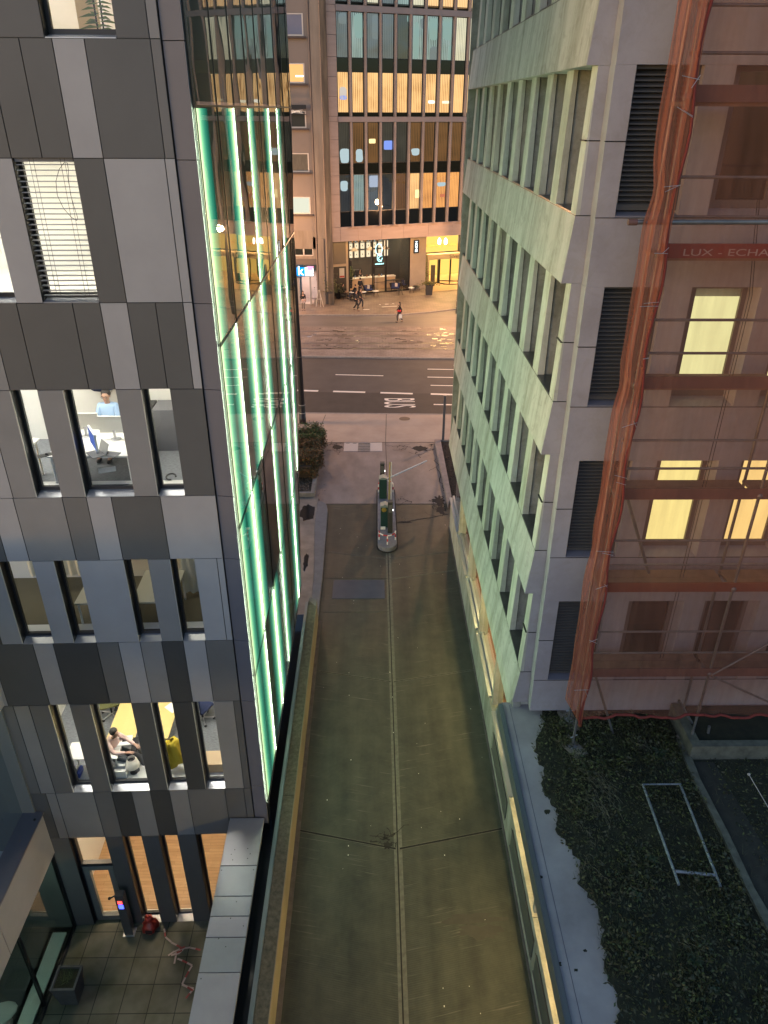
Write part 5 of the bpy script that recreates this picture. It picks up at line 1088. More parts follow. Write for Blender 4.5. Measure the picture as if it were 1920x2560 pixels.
matw={'blue':M('roller_blind_blue',(.16,.17,.24),.6,var=.08,scale=1),'lit':EM('kitchen_light',(1,.55,.20),.7),'dark':M('black_room',(.012,.016,.014),.3),'curt':M('dim_curtain',(.10,.095,.08),.8,var=.5,scale=4,stretch=(8,1,.3)),'lit2':EM('pale_room_light',(.95,.95,.75),.55)}
for y0,y1,kd in wn:
    xr,z1=nx(757+ (y0/500)*18*.9,y0); _,z0=nx(760,y1); xr=nx({33:757,158:761,277:765,383:772,492:776}[y0],y0+10)[0]; xl=xr-1.65
    b=W()
    for p,q_ in (((xl,NY-.03,z0),(xl+.08,NY+.05,z1)),((xr-.10,NY-.03,z0),(xr,NY+.05,z1)),((xl+.08,NY-.03,z0),(xr-.10,NY+.05,z0+.10)),((xl+.08,NY-.03,z1-.07),(xr-.10,NY+.05,z1))): b.box(p,q_)
    f=b.build('window',WFR,NBL); b=W(); b.box((xl+.02,NY-.008,z0+.02),(xr-.02,NY-.004,z1-.02)); b.build('pane',matw[kd],f)
    b=W(); b.box((xl-.1,NY-.28,z0-.17),(xr+.2,NY-.001,z0-.04)); b.build('sill',M('sill_dark_stone',(.07,.05,.045),.6),f)
    if kd=='lit': b=W(); b.box((xr-.75,NY-.011,z1-.95),(xr-.12,NY-.009,z1-.85)); b.build('counter_lamp',EM('white_tube',(1,.95,.85),3),f)
# balcony box with white bicycle frames
t=thing('window_box','dark wire box full of pale scrap hanging below the lit kitchen window','window box',(-6.3,NY-.2,16.3)); b=L(); b.box((-1,-.25,-.75),(.75,-.0,-.70)); b.box((-1,-.28,-.32),(.75,-.24,-.02)); b.build('box_frame',BLK,t)
b=L()
for k in range(14): b.tube((random.uniform(-.9,.6),-.2,random.uniform(-.68,-.38)),(random.uniform(-.9,.6),-.2,random.uniform(-.68,-.38)),.02)
b.build('pale_tubes',WH,t)
# ground floor window and shop entrance
x0,z1=nx(740,576,0); x1,_=nx(781,576); _,z0=nx(760,640)
b=W(); b.box((-7.6,NY+.0,5.0-.3+.2),(-5.05,NY+.5,5.899)); b.box((-7.6,NY-.01,z1),(-5.05,NY+.55,5.899)); b.box((x1+.0,NY-.0,z0),(-5.05,NY+.5,z1)); b.box((-7.6,NY-.0,z0-.25-.0),(-5.05,NY+.5,z0)); b.build('lower_wall',PIL,NBL)
b=W(); xs_=[x0-.6,(x0+x1)/2-.2,x1-.08]
for x in xs_: b.box((x,NY+.02,z0),(x+.12,NY+.12,z1))
b.box((x0-.6,NY+.02,z1-.08),(x1,NY+.1,z1)); b.box((x0-.6,NY+.02,z0),(x1,NY+.1,z0+.08)); zm=z0+.85; b.box((x0-.6,NY+.02,zm),(x1,NY+.1,zm+.06)); f=b.build('window',WFR,NBL); b=W(); b.quad((x0-.6,NY+.13,z0),(x1,NY+.13,z0),(x1,NY+.13,z1),(x0-.6,NY+.13,z1)); b.build('pane',matw['dark'],f)
_,zs0=nx(760,662); b=W(); b.box((-7.6,NY-.02,zs0+.02),(-5.08,NY+.3,z0-.26)); b.build('fascia_panel',M('fascia_taupe',(.12,.10,.09),.6),NBL)
SX0,SZ1=nx(740,667,-.25); SX1,SZ0=nx(785,691,-.25)
t=thing('light_box_sign','glowing light box sign, blue with a white mark beside white with a pink shape','sign',((SX0+SX1)/2,NY-.2,SZ0)); b=W(); b.box((SX0-1.2,NY-.25,SZ0),(SX1,NY-.02,SZ1)); b.build('box',BLK,t)
b=W(); xm=nx(762.5,680,-.25)[0]; b.box((SX0-1.15,NY-.262,SZ0+.04),(xm,NY-.255,SZ1-.04),0); b.box((xm+.001,NY-.262,SZ0+.04),(SX1-.04,NY-.255,SZ1-.04),1); fc=b.build('face',[EM('sign_blue',(.0,.24,.85),1.5),EM('sign_white_face',(.95,.97,1),1.9)],t)
b=W(); textmesh(b,'k',1.15,lambda x,y,d:(SX0+.12+x,NY-.27+d*.1,SZ0+.12+y),0,.01); b.build('lettering',EM('sign_letter_white',(1,1,1),2.6),fc)
b=W(); b.prism([(.3,.55),(.75,.55),(.9,.9),(.2,.9)],0,.01,0,T=lambda x,y,z:(xm+x*.9,NY-.264-z,SZ0+y)); b.box((xm+.3,NY-.266,SZ0+.2),(xm+.75,NY-.263,SZ0+.27),1); b.build('pink_mark',[EM('sign_pink',(.95,.25,.4),1.6),BLK],fc)
DX0,_=nx(748,700); DX1,_=nx(781,700); b=W(); b.box((DX0-.1,NY-.02,0),(DX0-.02,NY+.2,SZ0-.1)); b.box((DX1-.25,NY-.3,0),(DX1-.13,NY+.2,SZ0-.1)); b.box((-7.6,NY-.0,0),(DX0-.1,NY+.2,SZ0)); b.build('door_frame',M('door_frame_silver',(.35,.33,.32),.4,metal=.4),NBL)
b=W(); b.box((DX0,NY+2.5,0),(DX1+.6,NY+2.6,SZ0),0); b.box((DX0-.1,NY,-.02),(DX1,NY+2.5,.015),1); b.box((DX0-.3,NY+.2,0),(DX0-.2,NY+2.5,SZ0)); b.box((DX0-.3,NY+.1,SZ0-.1),(DX1,NY+2.5,SZ0)); b.build('shop_room',[M('shop_wall_pink',(.8,.66,.60),.7,var=.06,scale=2),M('shop_floor',(.5,.42,.38),.5)],NBL)
b=W(); b.box((DX0,NY+.9,SZ0-.16),(DX1-.2,NY+1.3,SZ0-.12)); b.build('shop_lamp',EM('shop_tube',(1,.88,.82),17),NBL)
# folded easel near the doorway
t=thing('folded_easel','pale metal folding stand leaning by the pilaster near the shop door','stand',(-5.0,NY-1.1,0)); b=L()
for x0_,x1_ in ((-.05,-.35),(.0,.35),(.05,.1)): b.tube((x0_,0,1.5),(x1_,-.1,0),.03)
b.tube((-.2,-.05,.7),(.2,-.05,.7),.025); b.build('frame_tubes',M('stand_aluminium',(.5,.45,.40),.4,metal=.4),t)
# ================================================================== PEOPLE
def skin(nodes,edges,mat,parent,name,root=0,sub=2):
    me=bpy.data.meshes.new(name); me.from_pydata([n[0] for n in nodes],edges,[]); o=bpy.data.objects.new(name,me); sc.collection.objects.link(o)
    md=o.modifiers.new('s','SKIN'); md.use_smooth_shade=True; 
    for i,n in enumerate(nodes):
        r_=n[1]; r_=r_ if isinstance(r_,tuple) else (r_,r_)
        me.skin_vertices[0].data[i].radius=r_; me.skin_vertices[0].data[i].use_root=(i==root)
    s_=o.modifiers.new('u','SUBSURF'); s_.levels=sub; s_.render_levels=sub
    dg=bpy.context.evaluated_depsgraph_get(); dg.update(); m2=bpy.data.meshes.new_from_object(o.evaluated_get(dg)); bpy.data.objects.remove(o); bpy.data.meshes.remove(me)
    m2.materials.clear(); m2.materials.append(mat)
    for p in m2.polygons: p.use_smooth=True; p.material_index=0
    m2.name=name; q=bpy.data.objects.new(name,m2); sc.collection.objects.link(q); q.parent=parent; return q
SKN=M('skin',(.50,.30,.21),.55); HAIRD=M('hair_dark',(.015,.011,.009),.5); SHOE=M('shoe_black',(.012,.012,.013),.4)
def person(label,loc,rz,J,top,bottom,hair=HAIRD,group=None,skirt=None,fingers=False,h=1.7,long=False,extra=None,topr=1.,glasses=False):
    """J: joints in metres for a 1.7 m person facing -Y: keys pel,chest,neck,head,sl,sr,el,er,hl,hr,kl,kr,al,ar"""
    t=thing('person',label,'person',loc,rz,group); k=h/1.7
    D=dict(pel=(0,0,.93),waist=(0,0,1.08),chest=(0,0,1.28),neck=(0,0,1.46),head=(0,-.02,1.60),sl=(-.17,0,1.40),sr=(.17,0,1.40),el=(-.22,.03,1.13),er=(.22,.03,1.13),hl=(-.22,-.06,.88),hr=(.22,-.06,.88),ll=(-.09,0,.88),lr=(.09,0,.88),kl=(-.10,-.02,.48),kr=(.10,-.02,.48),al=(-.10,.02,.08),ar=(.10,.02,.08)); D.update(J)
    V_={a:np.array(v)*k for a,v in D.items()}
    def foot(a,kn): f=V_[a]+np.array([0,-.14,-.05])*k; return f
    nodes=[(V_['pel'],(.13*k,.10*k)),(V_['waist'],(.12*k,.09*k)),(V_['chest'],(.15*k,.10*k)),(V_['neck'],.05*k)]
    hd=V_['head']; nodes+=[(hd-np.array([0,0,.06])*k,.065*k),(hd+np.array([0,0,.03])*k,.085*k),(hd+np.array([0,.01,.09])*k,.06*k)]
    E=[(0,1),(1,2),(2,3),(3,4),(4,5),(5,6)]
    def add(p,r_,par): nodes.append((p,r_)); E.append((par,len(nodes)-1)); return len(nodes)-1
    for s_ in 'lr':
        a=add(V_['s'+s_],.055*k,2); a=add(V_['e'+s_],.042*k,a); a=add(V_['h'+s_],.027*k,a)
        dr_=V_['h'+s_]-V_['e'+s_]; dr_/=np.linalg.norm(dr_)
        side=np.cross(dr_,[0,0,1.]) if abs(dr_[2])<.9 else np.array([0,1.,0]); side/=np.linalg.norm(side)
        pm=add(V_['h'+s_]+dr_*.07*k,(.036*k,.016*k),a)
        for f,(off,ln) in enumerate(((-.03,.075),(-.01,.088),(.01,.083),(.03,.066))): 
            q=add(V_['h'+s_]+dr_*.105*k+side*off*k,.0095*k,pm); q=add(V_['h'+s_]+dr_*(.105+ln*.55)*k+side*off*1.1*k+np.array([0,0,-.012])*k,.0085*k,q); add(V_['h'+s_]+dr_*(.095+ln)*k+side*off*1.1*k+np.array([0,0,-.034])*k,.007*k,q)
        q=add(V_['h'+s_]+dr_*.045*k+side*-.042*k,.011*k,a); add(V_['h'+s_]+dr_*.085*k+side*-.058*k+np.array([0,0,-.012])*k,.009*k,q)
        a=add(V_['l'+s_],.085*k,0); a=add(V_['k'+s_],.058*k,a); a=add(V_['a'+s_],.038*k,a); add(foot('a'+s_,0),.035*k,a)
    skin(nodes,E,SKN,t,'body')
    # clothing
    n=[(V_['pel']+np.array([0,0,.02]),(.145*k*topr,.115*k*topr)),(V_['waist'],(.14*k*topr,.11*k*topr)),(V_['chest'],(.165*k*topr,.12*k*topr)),(V_['neck']-np.array([0,0,.02]),.062*k)]; e=[(0,1),(1,2),(2,3)]
    for s_ in 'lr':
        i=len(n); n+=[(V_['s'+s_],.068*k*topr),(V_['e'+s_],.055*k*topr),(V_['h'+s_]-(V_['h'+s_]-V_['e'+s_])*.06,.042*k)]; e+=[(2,i),(i,i+1),(i+1,i+2)]
    skin(n,e,top,t,'jacket')
    if bottom:
        n=[(V_['pel'],(.138*k,.11*k))]; e=[]
        for s_ in 'lr': i=len(n); n+=[(V_['l'+s_],.098*k),(V_['k'+s_],.072*k),(V_['a'+s_]+np.array([0,0,.03]),.058*k)]; e+=[(0,i),(i,i+1),(i+1,i+2)]
        skin(n,e,bottom,t,'trousers')
    if skirt:
        b=L(); pz=V_['pel']; b.lathe([(.13,.10),(.19,-.1),(.24,-.42),(.235,-.42),(.18,-.1),(.12,.1)],tuple(pz),0,18); b.build('skirt',skirt,t)
    for s_ in 'lr':
        b=L(); a=V_['a'+s_]; b.ball(a+np.array([0,-.07,-.045])*k,.065*k,0,8,(.75,1.9,.62)); b.build('shoe',SHOE,t)
    b=L(); b.ball(hd+np.array([0,.048,.055])*k,.098*k,0,10,(1.,1.0,1.02)); 
    if long: b.ball(hd+np.array([0,.07,-.09])*k,.10*k,0,10,(1,.7,1.5))
    b.build('hair',hair,t)
    b=L()
    for sx in (-.032,.032): b.ball(hd+np.array([sx,-.081,.012])*k,.010*k,0,6)
    b.ball(hd+np.array([0,-.092,-.018])*k,.014*k,1,6,(.7,1,1.3)); b.ball(hd+np.array([0,-.080,-.052])*k,.018*k,2,6,(1.2,.4,.35))
    for sx in (-.086,.086): b.ball(hd+np.array([sx,.0,.0])*k,.02*k,1,6,(.4,.8,1.3))
    b.build('face',[BK,SKN,M('lips',(.40,.14,.12),.5)],t)
    if glasses:
        b=L()
        for sx in (-.036,.036):
            b.path([hd+np.array([sx+.026*math.cos(a_),-.098,.012+.02*math.sin(a_)]) for a_ in np.linspace(0,6.28,9)],.004,0,5)
        b.build('glasses',BK,t)
    if extra: extra(t,V_)
    return t
BLKC=M('black_cloth',(.014,.014,.016),.85); JEAN=M('dark_jeans',(.03,.032,.045),.85); REDC=M('red_cloth',(.55,.02,.03),.8); NAVY=M('navy_cloth',(.02,.03,.09),.8); PATT=M('patterned_cloth',(.03,.02,.02),.85,col2=(.3,.25,.22),scale=16); GREYC=M('grey_cloth',(.10,.10,.11),.85)
WK=dict(kl=(-.09,-.17,.50),al=(-.09,-.12,.08),kr=(.09,.03,.48),ar=(.09,.28,.14),hl=(-.22,-.2,.95),el=(-.23,-.02,1.13),hr=(.22,.14,.9),er=(.22,.12,1.15))
P=gz(998,806,-.08)
def bagx(t,V_): b=L(); b.box((.16,-.08,.40),(.22,.18,.75)); b.build('shopping_bag',WH,t)
def redx(t,V_): b=L(); b.ball((0,0,.98),.2,0,10,(1.0,.85,.7)); b.ball((-.2,-.02,.85),.1,0,8); b.build('red_coat_hem',REDC,t); bagx(t,V_)
person('woman in black top over red walking with a white bag across the far lane',(P[0],P[1],-.08),R(-75),WK,BLKC,M('leggings_grey',(.05,.045,.05),.8),long=True,extra=redx,group='people out in the street')
P=gz(891,777,0); person('man in black jacket and black trousers walking, nearer of the walking pair',P,R(80),WK,BLKC,BLKC,h=1.8,group='people out in the street')
P=gz(902,771,0); person('man in dark jacket stepping forward just behind the other walking man',P,R(75),dict(WK,kl=(-.09,.03,.48),al=(-.09,.28,.14),kr=(.09,-.17,.5),ar=(.09,-.12,.08)),BLKC,JEAN,h=1.78,group='people out in the street')
P=gz(759,776,0)
def bagp(t,V_): b=L(); b.box((-.16,-.24,.72),(.24,-.12,1.05)); b.build('patterned_bag',M('bag_pattern',(.1,.06,.06),.8,col2=(.75,.62,.6),scale=11),t)
person('woman in black coat and patterned trousers standing outside the lit shop door',P,R(15),dict(hl=(-.12,-.24,1.0),hr=(.14,-.24,1.02)),BLKC,PATT,long=True,extra=bagp,group='people out in the street')
P=HT(k5u(418,690,OC+.9)[0],OC+.9,0); person('person in a long dark coat standing at the cafe window seen from behind',P,TH_+R(180),dict(hr=(.1,-.25,1.1)),BLKC,BLKC,h=1.72,topr=1.15,group='people out in the street')
SIT=dict(pel=(0,.05,.45),waist=(0,.12,.6),chest=(0,.18,.82),neck=(0,.18,1.0),head=(0,.14,1.14),sl=(-.17,.18,.94),sr=(.17,.18,.94),el=(-.2,.05,.70),er=(.2,.05,.70),hl=(-.12,-.18,.62),hr=(.12,-.18,.62),ll=(-.09,.0,.45),lr=(.09,.0,.45),kl=(-.11,-.40,.48),kr=(.11,-.40,.48),al=(-.11,-.50,.09),ar=(.11,-.55,.09))
P=gz(*k5(255,760)); person('person in dark clothes slouching in the low chair beside the left planter',P,R(60),SIT,BLKC,M('beige_trousers',(.25,.18,.12),.8),group='people sitting at the cafe')
P=gz(*k5(350,770)); person('person in black sitting with a dark pram or bags at the small table',P,R(-60),SIT,BLKC,GREYC,group='people sitting at the cafe')
for i,(uu,lb) in enumerate(((1.25,'cafe worker in black with reddish hair behind the counter, left'),(2.15,'cafe worker in black behind the counter by the coffee machine'))):
    person(lb,HT(uD0+uu,OC-2.75,.01),TH_+R(15*i),dict(hl=(-.1,-.3,1.1),hr=(.14,-.28,1.12)),BLKC,BLKC,hair=HAIRD if i else M('hair_ginger',(.25,.10,.05),.5),h=1.75,group='cafe workers')
# cafe terrace furniture
def cplant(lb,P,h=.85,s=.42,n=450,ph=1.6,spread=.35,lean=0,leafs=None,group='planters on the cafe terrace'):
    t=thing('potted_plant',lb,'plant',P,0,group); b=L(); b.prism([(-s/2*.8,-s/2*.8),(s/2*.8,-s/2*.8),(s/2*.8,s/2*.8),(-s/2*.8,s/2*.8)],0,.02); b.add([(-s*.4,-s*.4,0),(s*.4,-s*.4,0),(s*.4,s*.4,0),(-s*.4,s*.4,0),(-s*.5,-s*.5,h),(s*.5,-s*.5,h),(s*.5,s*.5,h),(-s*.5,s*.5,h)],[(0,1,5,4),(1,2,6,5),(2,3,7,6),(3,0,4,7),(4,5,6,7)]); b.build('pot',M('pot_charcoal',(.03,.03,.032),.6),t)
    b=L()
    for i in range(n): b.leaf((random.gauss(0,spread),random.gauss(0,spread*.7),h+abs(random.gauss(0,.5))*ph*.6),random.uniform(.08,.2),random.randrange(2))
    b.build('leaves',leafs or [M('leaf_terrace',(.05,.065,.025),.6),M('leaf_terrace_warm',(.13,.12,.045),.6)],t)
    b=L()
    for i in range(9): x,y=random.gauss(0,spread*.7),random.gauss(0,spread*.5); b.tube((x*.3,y*.3,h-.05),(x,y,h+ph*random.uniform(.5,1)),.01,0,5)
    b.build('stem',MATS['bark_dark'],t)
cplant('tall charcoal planter with bushy bamboo at the left end of the cafe terrace',gz(825,760),1.15,.62,650,2.6,.4)
cplant('dark planter with overhanging yellowish grass right of the cafe chairs',gz(1072,736),1.0,.75,500,.35,.42,leafs=[M('grass_yellow',(.20,.17,.05),.7),MATS['leaf_terrace']])
cplant('planter with slim leafy stems in front of the lit lobby wall',gz(1056,715),.9,.6,260,2.0,.3)
cplant('low dark shrub in a pot beside the service door',gz(846,745),.5,.5,300,1.2,.35)
def umbrella(lb,P,h=3.0,r_=.22,waist=False):
    t=thing('closed_umbrella',lb,'umbrella',P,0,'closed umbrellas on the cafe terrace'); b=L()
    if waist: pr=[(.0,.45),(.10,.5),(.30,1.05),(.22,1.5),(.14,1.72),(.22,1.8),(.24,2.4),(.2,3.0),(.27,3.05),(.1,3.4),(.0,3.55)]
    else: pr=[(.0,.2),(r_,.25),(r_*1.05,1.4),(r_,2.9),(r_*.9,h),(0,h+.02)]
    b.lathe(pr,(0,0,0),0,14); b.build('folded_canopy',M('umbrella_black',(.008,.008,.009),.8),t); b=L(); b.tube((0,0,0),(0,0,h+.2 if not waist else 3.6),.03); b.lathe([(0,0),(.3,0),(.3,.06),(0,.08)],(0,0,0)); b.build('pole',BLK,t)
umbrella('tall thick closed black umbrella in front of the cafe window left pane',gz(*k5(312,690)),2.95,.26); umbrella('closed black umbrella tied at the waist beside the lobby',gz(*k5(1012,640)),waist=True)
CUSH=M('cushion_navy',(.02,.035,.12),.8); CUSW=M('cushion_white',(.62,.55,.48),.8); WICK=M('wicker_black',(.012,.012,.014),.7)
def lounge(lb,P,rz,cush=True,table=False):
    t=thing('lounge_chair',lb,'chair',P,rz,'black chairs on the cafe terrace'); b=L(); n=12
    for i in range(n):
        a0,a1=math.pi*i/n,math.pi*(i+1)/n; f=lambda a,z,r_:(r_*math.cos(a)*1.25,r_*math.sin(a)*.9,z)
        b.add([f(a0,.3,.38),f(a1,.3,.38),f(a1,.78,.48),f(a0,.78,.48)],[(0,1,2,3)])
    b.build('backrest',WICK,t); b=L(); b.box((-.45,-.3,.28),(.45,.32,.36)); b.build('seat',WICK,t)
    for sx in (-.35,.35):
        for sy in (-.25,.25): b=L(); b.tube((sx,sy,.28),(sx*1.15,sy*1.15,0),.02); b.build('leg',BLK,t)
    if cush:
        b=L(); b.box((-.40,-.28,.36),(.40,.28,.45)); b.build('seat_cushion',CUSH,t,bevel=.03); b=L(); b.box((-.38,.16,.42),(-.08,.30,.80)); b.box((.22,.16,.42),(.42,.30,.78)); b.build('navy_cushion',CUSH,t,bevel=.04); b=L(); b.box((-.06,.12,.42),(.2,.26,.80)); b.build('white_cushion',CUSW,t,bevel=.04)
def sidetable(lb,P,r_=.32,h=.5,white=True):
    t=thing('side_table',lb,'table',P,0,'small tables on the cafe terrace'); b=L(); b.lathe([(0,h),(r_,h),(r_,h+.03),(0,h+.03)],(0,0,0),0,18); b.build('tabletop',WH if white else BLK,t)
    for a in (0,2.1,4.2): b=L(); b.tube((r_*.5*math.cos(a),r_*.5*math.sin(a),h),(r_*.85*math.cos(a),r_*.85*math.sin(a),0),.018); b.build('leg',BLK,t)
lounge('wide black lounge chair with navy and white cushions left of the cafe door',gz(*k5(505,722)),TH_+.1); lounge('black lounge chair with white and navy cushions right of the cafe door',gz(*k5(780,700)),TH_-.5); lounge('black lounge chair with a white cushion nearest the lobby planters',gz(*k5(890,665)),TH_); lounge('low black chair under the slouching person',gz(*k5(240,775)),R(60),False)
lounge('black chair under the person in black',gz(*k5(365,790)),R(-60),False)
sidetable('round white topped table left of the cafe door chair',gz(*k5(448,760))); sidetable('round white topped table right before the cafe door',gz(*k5(575,750))); sidetable('black stool like table before the right hand chairs',gz(*k5(830,735)),.3,.45,False); sidetable('small white table beside the nearest dark chair on the right',gz(*k5(945,715)),.3,.5)
sidetable('small white table with cups between the seated people',gz(*k5(330,775)),.25,.6)
sidetable('low black table among the right hand chairs by the planter',gz(*k5(1000,690)),.4,.42,False)
# white marks on the plaza
for px0,py0,px1,py1,w_,lb in ((450,888,512,886,.16,'white painted mark right under the feet of the walking men'),(612,835,630,836,.14,'tiny white mark, leftmost above the long white line on the plaza'),(672,832,710,830,.14,'short white mark, middle one above the long white line on the plaza'),(748,826,770,826,.12,'tiny white mark nearest the head of the woman in red'),(640,860,800,851,.13,'long thin white painted line left of the woman in red')):
    b=W(); strip(b,k5(px0,py0),k5(px1,py1),.004,w_); tag(b.build('plaza_marking',PAINT),lb,'road marking','white marks on the plaza')
# unseen street lamps added for the warm light on sidewalk, plaza and hotel
street_lamp((9.5,40.0,0),R(90)+R(180),'unseen added street lamp column on the sidewalk behind the stone building',e=2700)
street_lamp((7.5,66.0,0),R(90),'unseen added street lamp column at the kerb of the plaza behind the stone building',e=5200,h=7.5)
street_lamp((-12.0,66.8,0),R(90),'unseen added street lamp column at the kerb of the plaza behind the glass flank',e=5200,h=7.5)
# ================================================================== BARRIER ISLAND
b=W(); isl=[]
for k in range(13): a=math.pi+math.pi*k/12; isl.append((.53+.40*math.cos(a),26.15+.42*math.sin(a)*1.1))
isl+=[(.93,31.2)]+[(.56+.34*math.cos(a),31.2+.6*math.sin(a)) for a in np.linspace(.3,math.pi-.3,7)]+[(.15,31.2)]
b.prism(isl,0,.20); ISL=b.build('traffic_island',[M('island_concrete',(.12,.12,.135),.8,col2=(.20,.20,.22),scale=3,bump=.2,bscale=40)],bevel=.03); tag(ISL,'long raised concrete island with rounded ends carrying the two barriers','traffic island')
b=W(); b.prism([((x-.545)*1.13+.545,(y-28.7)*1.025+28.7) for x,y in isl],-.01,.012); st(b.build('island_gap',CRK))
GRN=M('barrier_green',(.012,.045,.035),.45); GRT=M('barrier_top_grey',(.20,.25,.22),.5); RW_R=M('barrier_red',(.40,.015,.02),.45); RW_W=M('barrier_white',(.75,.73,.68),.45)
def barrier(lb,loc,kind):
    t=thing('barrier_gate',lb,'barrier',(loc[0],loc[1],.2),0,'barrier gates on the island')
    b=L(); b.box((-.20,-.17,0),(.15,.17,.98)); b.build('cabinet',GRN,t,bevel=.015); b=L(); b.prism([(-.21,.98),(.16,.98),(.16,1.03),(-.02,1.10),(-.21,1.03)],-.18,.18,0,T=lambda x,z,y:(x,y,z)); b.build('lid',GRT,t)
    b=L()
    if kind=='up':
        b.tube((.16,.0,.92),(.18,.15,2.95),.035,0,8,r2=.03); b.tube((.24,.0,.92),(.25,.15,2.95),.018,1,6)
        b.build('arm',[M('arm_brass',(.30,.24,.09),.45),RW_W],t); b=L(); b.tube((.16,-.05,.92),(.27,-.05,.92),.06); b.build('arm_hub',BLK,t)
        b=L(); b.lathe([(.0,.0),(.12,.0),(.12,.02),(0,.02)],(0,0,0)); 
        b=L(); b.ball((-.05,-.171,.86),.11,0,8,(1,.08,1)); b.build('round_mark',M('brass_disc',(.28,.20,.03),.5),t)
    else:
        Q=gz(1067,1152,1.12); b.tube((.12,.05,.9),(Q[0]-loc[0],Q[1]-loc[1],.92),.04,0,8,r2=.032); b.build('arm',RW_W,t)
    return t
barrier('green barrier cabinet with arm raised straight up, nearer to the camera',(.46,27.55),'up'); barrier('green barrier cabinet with a long white arm swung out to the right, farther away',(.42,30.2),'out')
for lb,x,y,h in (('dark ticket post standing behind the farther barrier cabinet',.37,31.0,1.35),('tall dark green ticket post right in front of the nearer barrier cabinet',.66,27.0,1.45)):
    t=thing('ticket_post',lb,'ticket post',(x,y,.2),0,'ticket posts on the island'); b=L(); b.box((-.10,-.10,0),(.10,.10,h)); b.build('housing',M('post_olive',(.035,.035,.03),.45),t,bevel=.01); b=L(); b.box((-.105,-.13,h),(.105,.11,h+.05)); b.build('hood',M('hood_grey',(.07,.07,.065),.5),t); b=L(); b.box((-.07,-.112,h-.45),(.07,-.10,h-.1)); b.build('panel',M('panel_pale',(.12,.12,.11),.4),t); b=L(); b.box((.1,-.02,h-.42),(.13,.02,h-.36)); b.build('indicator',EM('led_white',(1,1,.95),3),t)
def hoop(lb,cy,s):
    t=thing('hoop_guard',lb,'guard rail',(.53,cy,.2),0,'red and white hoop guards'); b=L(); pts=[(.34*math.cos(a),s*.38*math.sin(a),.42) for a in np.linspace(0,math.pi,13)]
    for i,(p,q) in enumerate(zip(pts[:-1],pts[1:])): b.tube(p,q,.028,(i//2)%2,8)
    b.build('hoop',[RW_W,RW_R],t)
    for k in (0,6,12):
        b=L(); p=pts[k]; b.tube((p[0],p[1],0),(p[0],p[1],.14),.026,0,8); b.tube((p[0],p[1],.14),(p[0],p[1],.28),.026,1,8); b.tube((p[0],p[1],.28),(p[0],p[1],.42),.026,0,8); b.build('hoop_post',[RW_W,RW_R],t)
hoop('red and white hoop guard at the near rounded end of the island',26.35,-1); hoop('red and white hoop guard around the far barrier cabinet',30.7,1)
b=W(); b.box((.26,27.2,.2),(.46,27.25,.32)); tag(b.build('white_bracket',RW_W),'small white bracket plate at the foot of the nearer barrier cabinet','bracket')
# ================================================================== TERRACE THINGS
t=thing('planter','square tapered grey planter with a sparse grass tuft on the terrace','planter',gz(182,2490,-2.8)); s=.29
b=L(); bt=[(-.2,-.2,0),(.2,-.2,0),(.2,.2,0),(-.2,.2,0)]; tp=[(-s,-s,.78),(s,-s,.78),(s,s,.78),(-s,s,.78)]; ti=[(-s+.05,-s+.05,.78),(s-.05,-s+.05,.78),(s-.05,s-.05,.78),(-s+.05,s-.05,.78)]; td=[(x,y,.72) for x,y,z in ti]
b.add(bt+tp,[(3,2,1,0),(0,1,5,4),(1,2,6,5),(2,3,7,6),(3,0,4,7)]); b.add(tp+ti,[(0,1,5,4),(1,2,6,5),(2,3,7,6),(3,0,4,7)]); b.add(ti+td,[(4,5,1,0),(5,6,2,1),(6,7,3,2),(7,4,0,3)]); b.build('pot',M('pot_grey',(.085,.085,.085),.8,var=.2,scale=4),t); b=L(); b.add(td,[(0,1,2,3)]); b.build('soil',SOIL,t)
b=L()
for i in range(60): a=random.uniform(0,6.28); l=random.uniform(.1,.3); x,y=random.gauss(0,.06),random.gauss(0,.06); b.add([(x-.005,y,.72),(x+.005,y,.72),(x+math.cos(a)*l,y+math.sin(a)*l,.72+l*.8)],[(0,1,2)])
b.build('grass_tuft',GL[1],t)
P=gz(325,2330,-2.8); t=thing('access_post','slim dark grey post with red and blue lit display beside the terrace door','access post',P,0)
b=L(); b.box((-.11,-.09,0),(.11,.09,1.62)); b.build('post_body',M('post_dark_grey',(.07,.07,.072),.4),t,bevel=.01); b=L(); b.box((-.15,-.13,0),(.15,.13,.012)); b.build('foot_plate',METSILL,t); b=L(); b.box((-.06,-.096,1.32),(.05,-.09,1.42)); b.build('red_display',EM('display_red',(1,.05,.04),3),t); b=L(); b.box((-.06,-.096,1.12),(.06,-.09,1.28)); b.build('blue_display',EM('display_blue',(.05,.08,1),3),t); b=L(); b.tube((-.11,-.02,1.55),(-.24,-.06,1.50),.02); b.ball((-.25,-.06,1.5),.04); b.build('lamp_arm',BLK,t)
P=gz(378,2322,-2.8); t=thing('rubbish_bag','red knotted plastic bag standing against the cladding on the terrace','bag',P); b=L(); b.lathe([(0,0),(.2,.02),(.26,.15),(.22,.32),(.10,.42),(.06,.46),(.14,.56),(.10,.64),(0,.60)],(0,0,0),0,14); rr=random.Random(4); b.v=[(.8*x*(1+rr.uniform(-.2,.2)),.8*y*(1+rr.uniform(-.2,.2)),.8*z*(1+rr.uniform(-.1,.1))) for x,y,z in b.v]; b.build('bag_body',M('red_plastic',(.36,.04,.025),.4,var=.5,scale=8),t)
b=L(); b.box((-.07,-.205,.10),(.10,-.19,.22)); b.build('bag_print',M('bag_print_dark',(.05,.02,.02),.6),t)
def c4l(a,b_): return (a*.3858,1920+b_*.3858)
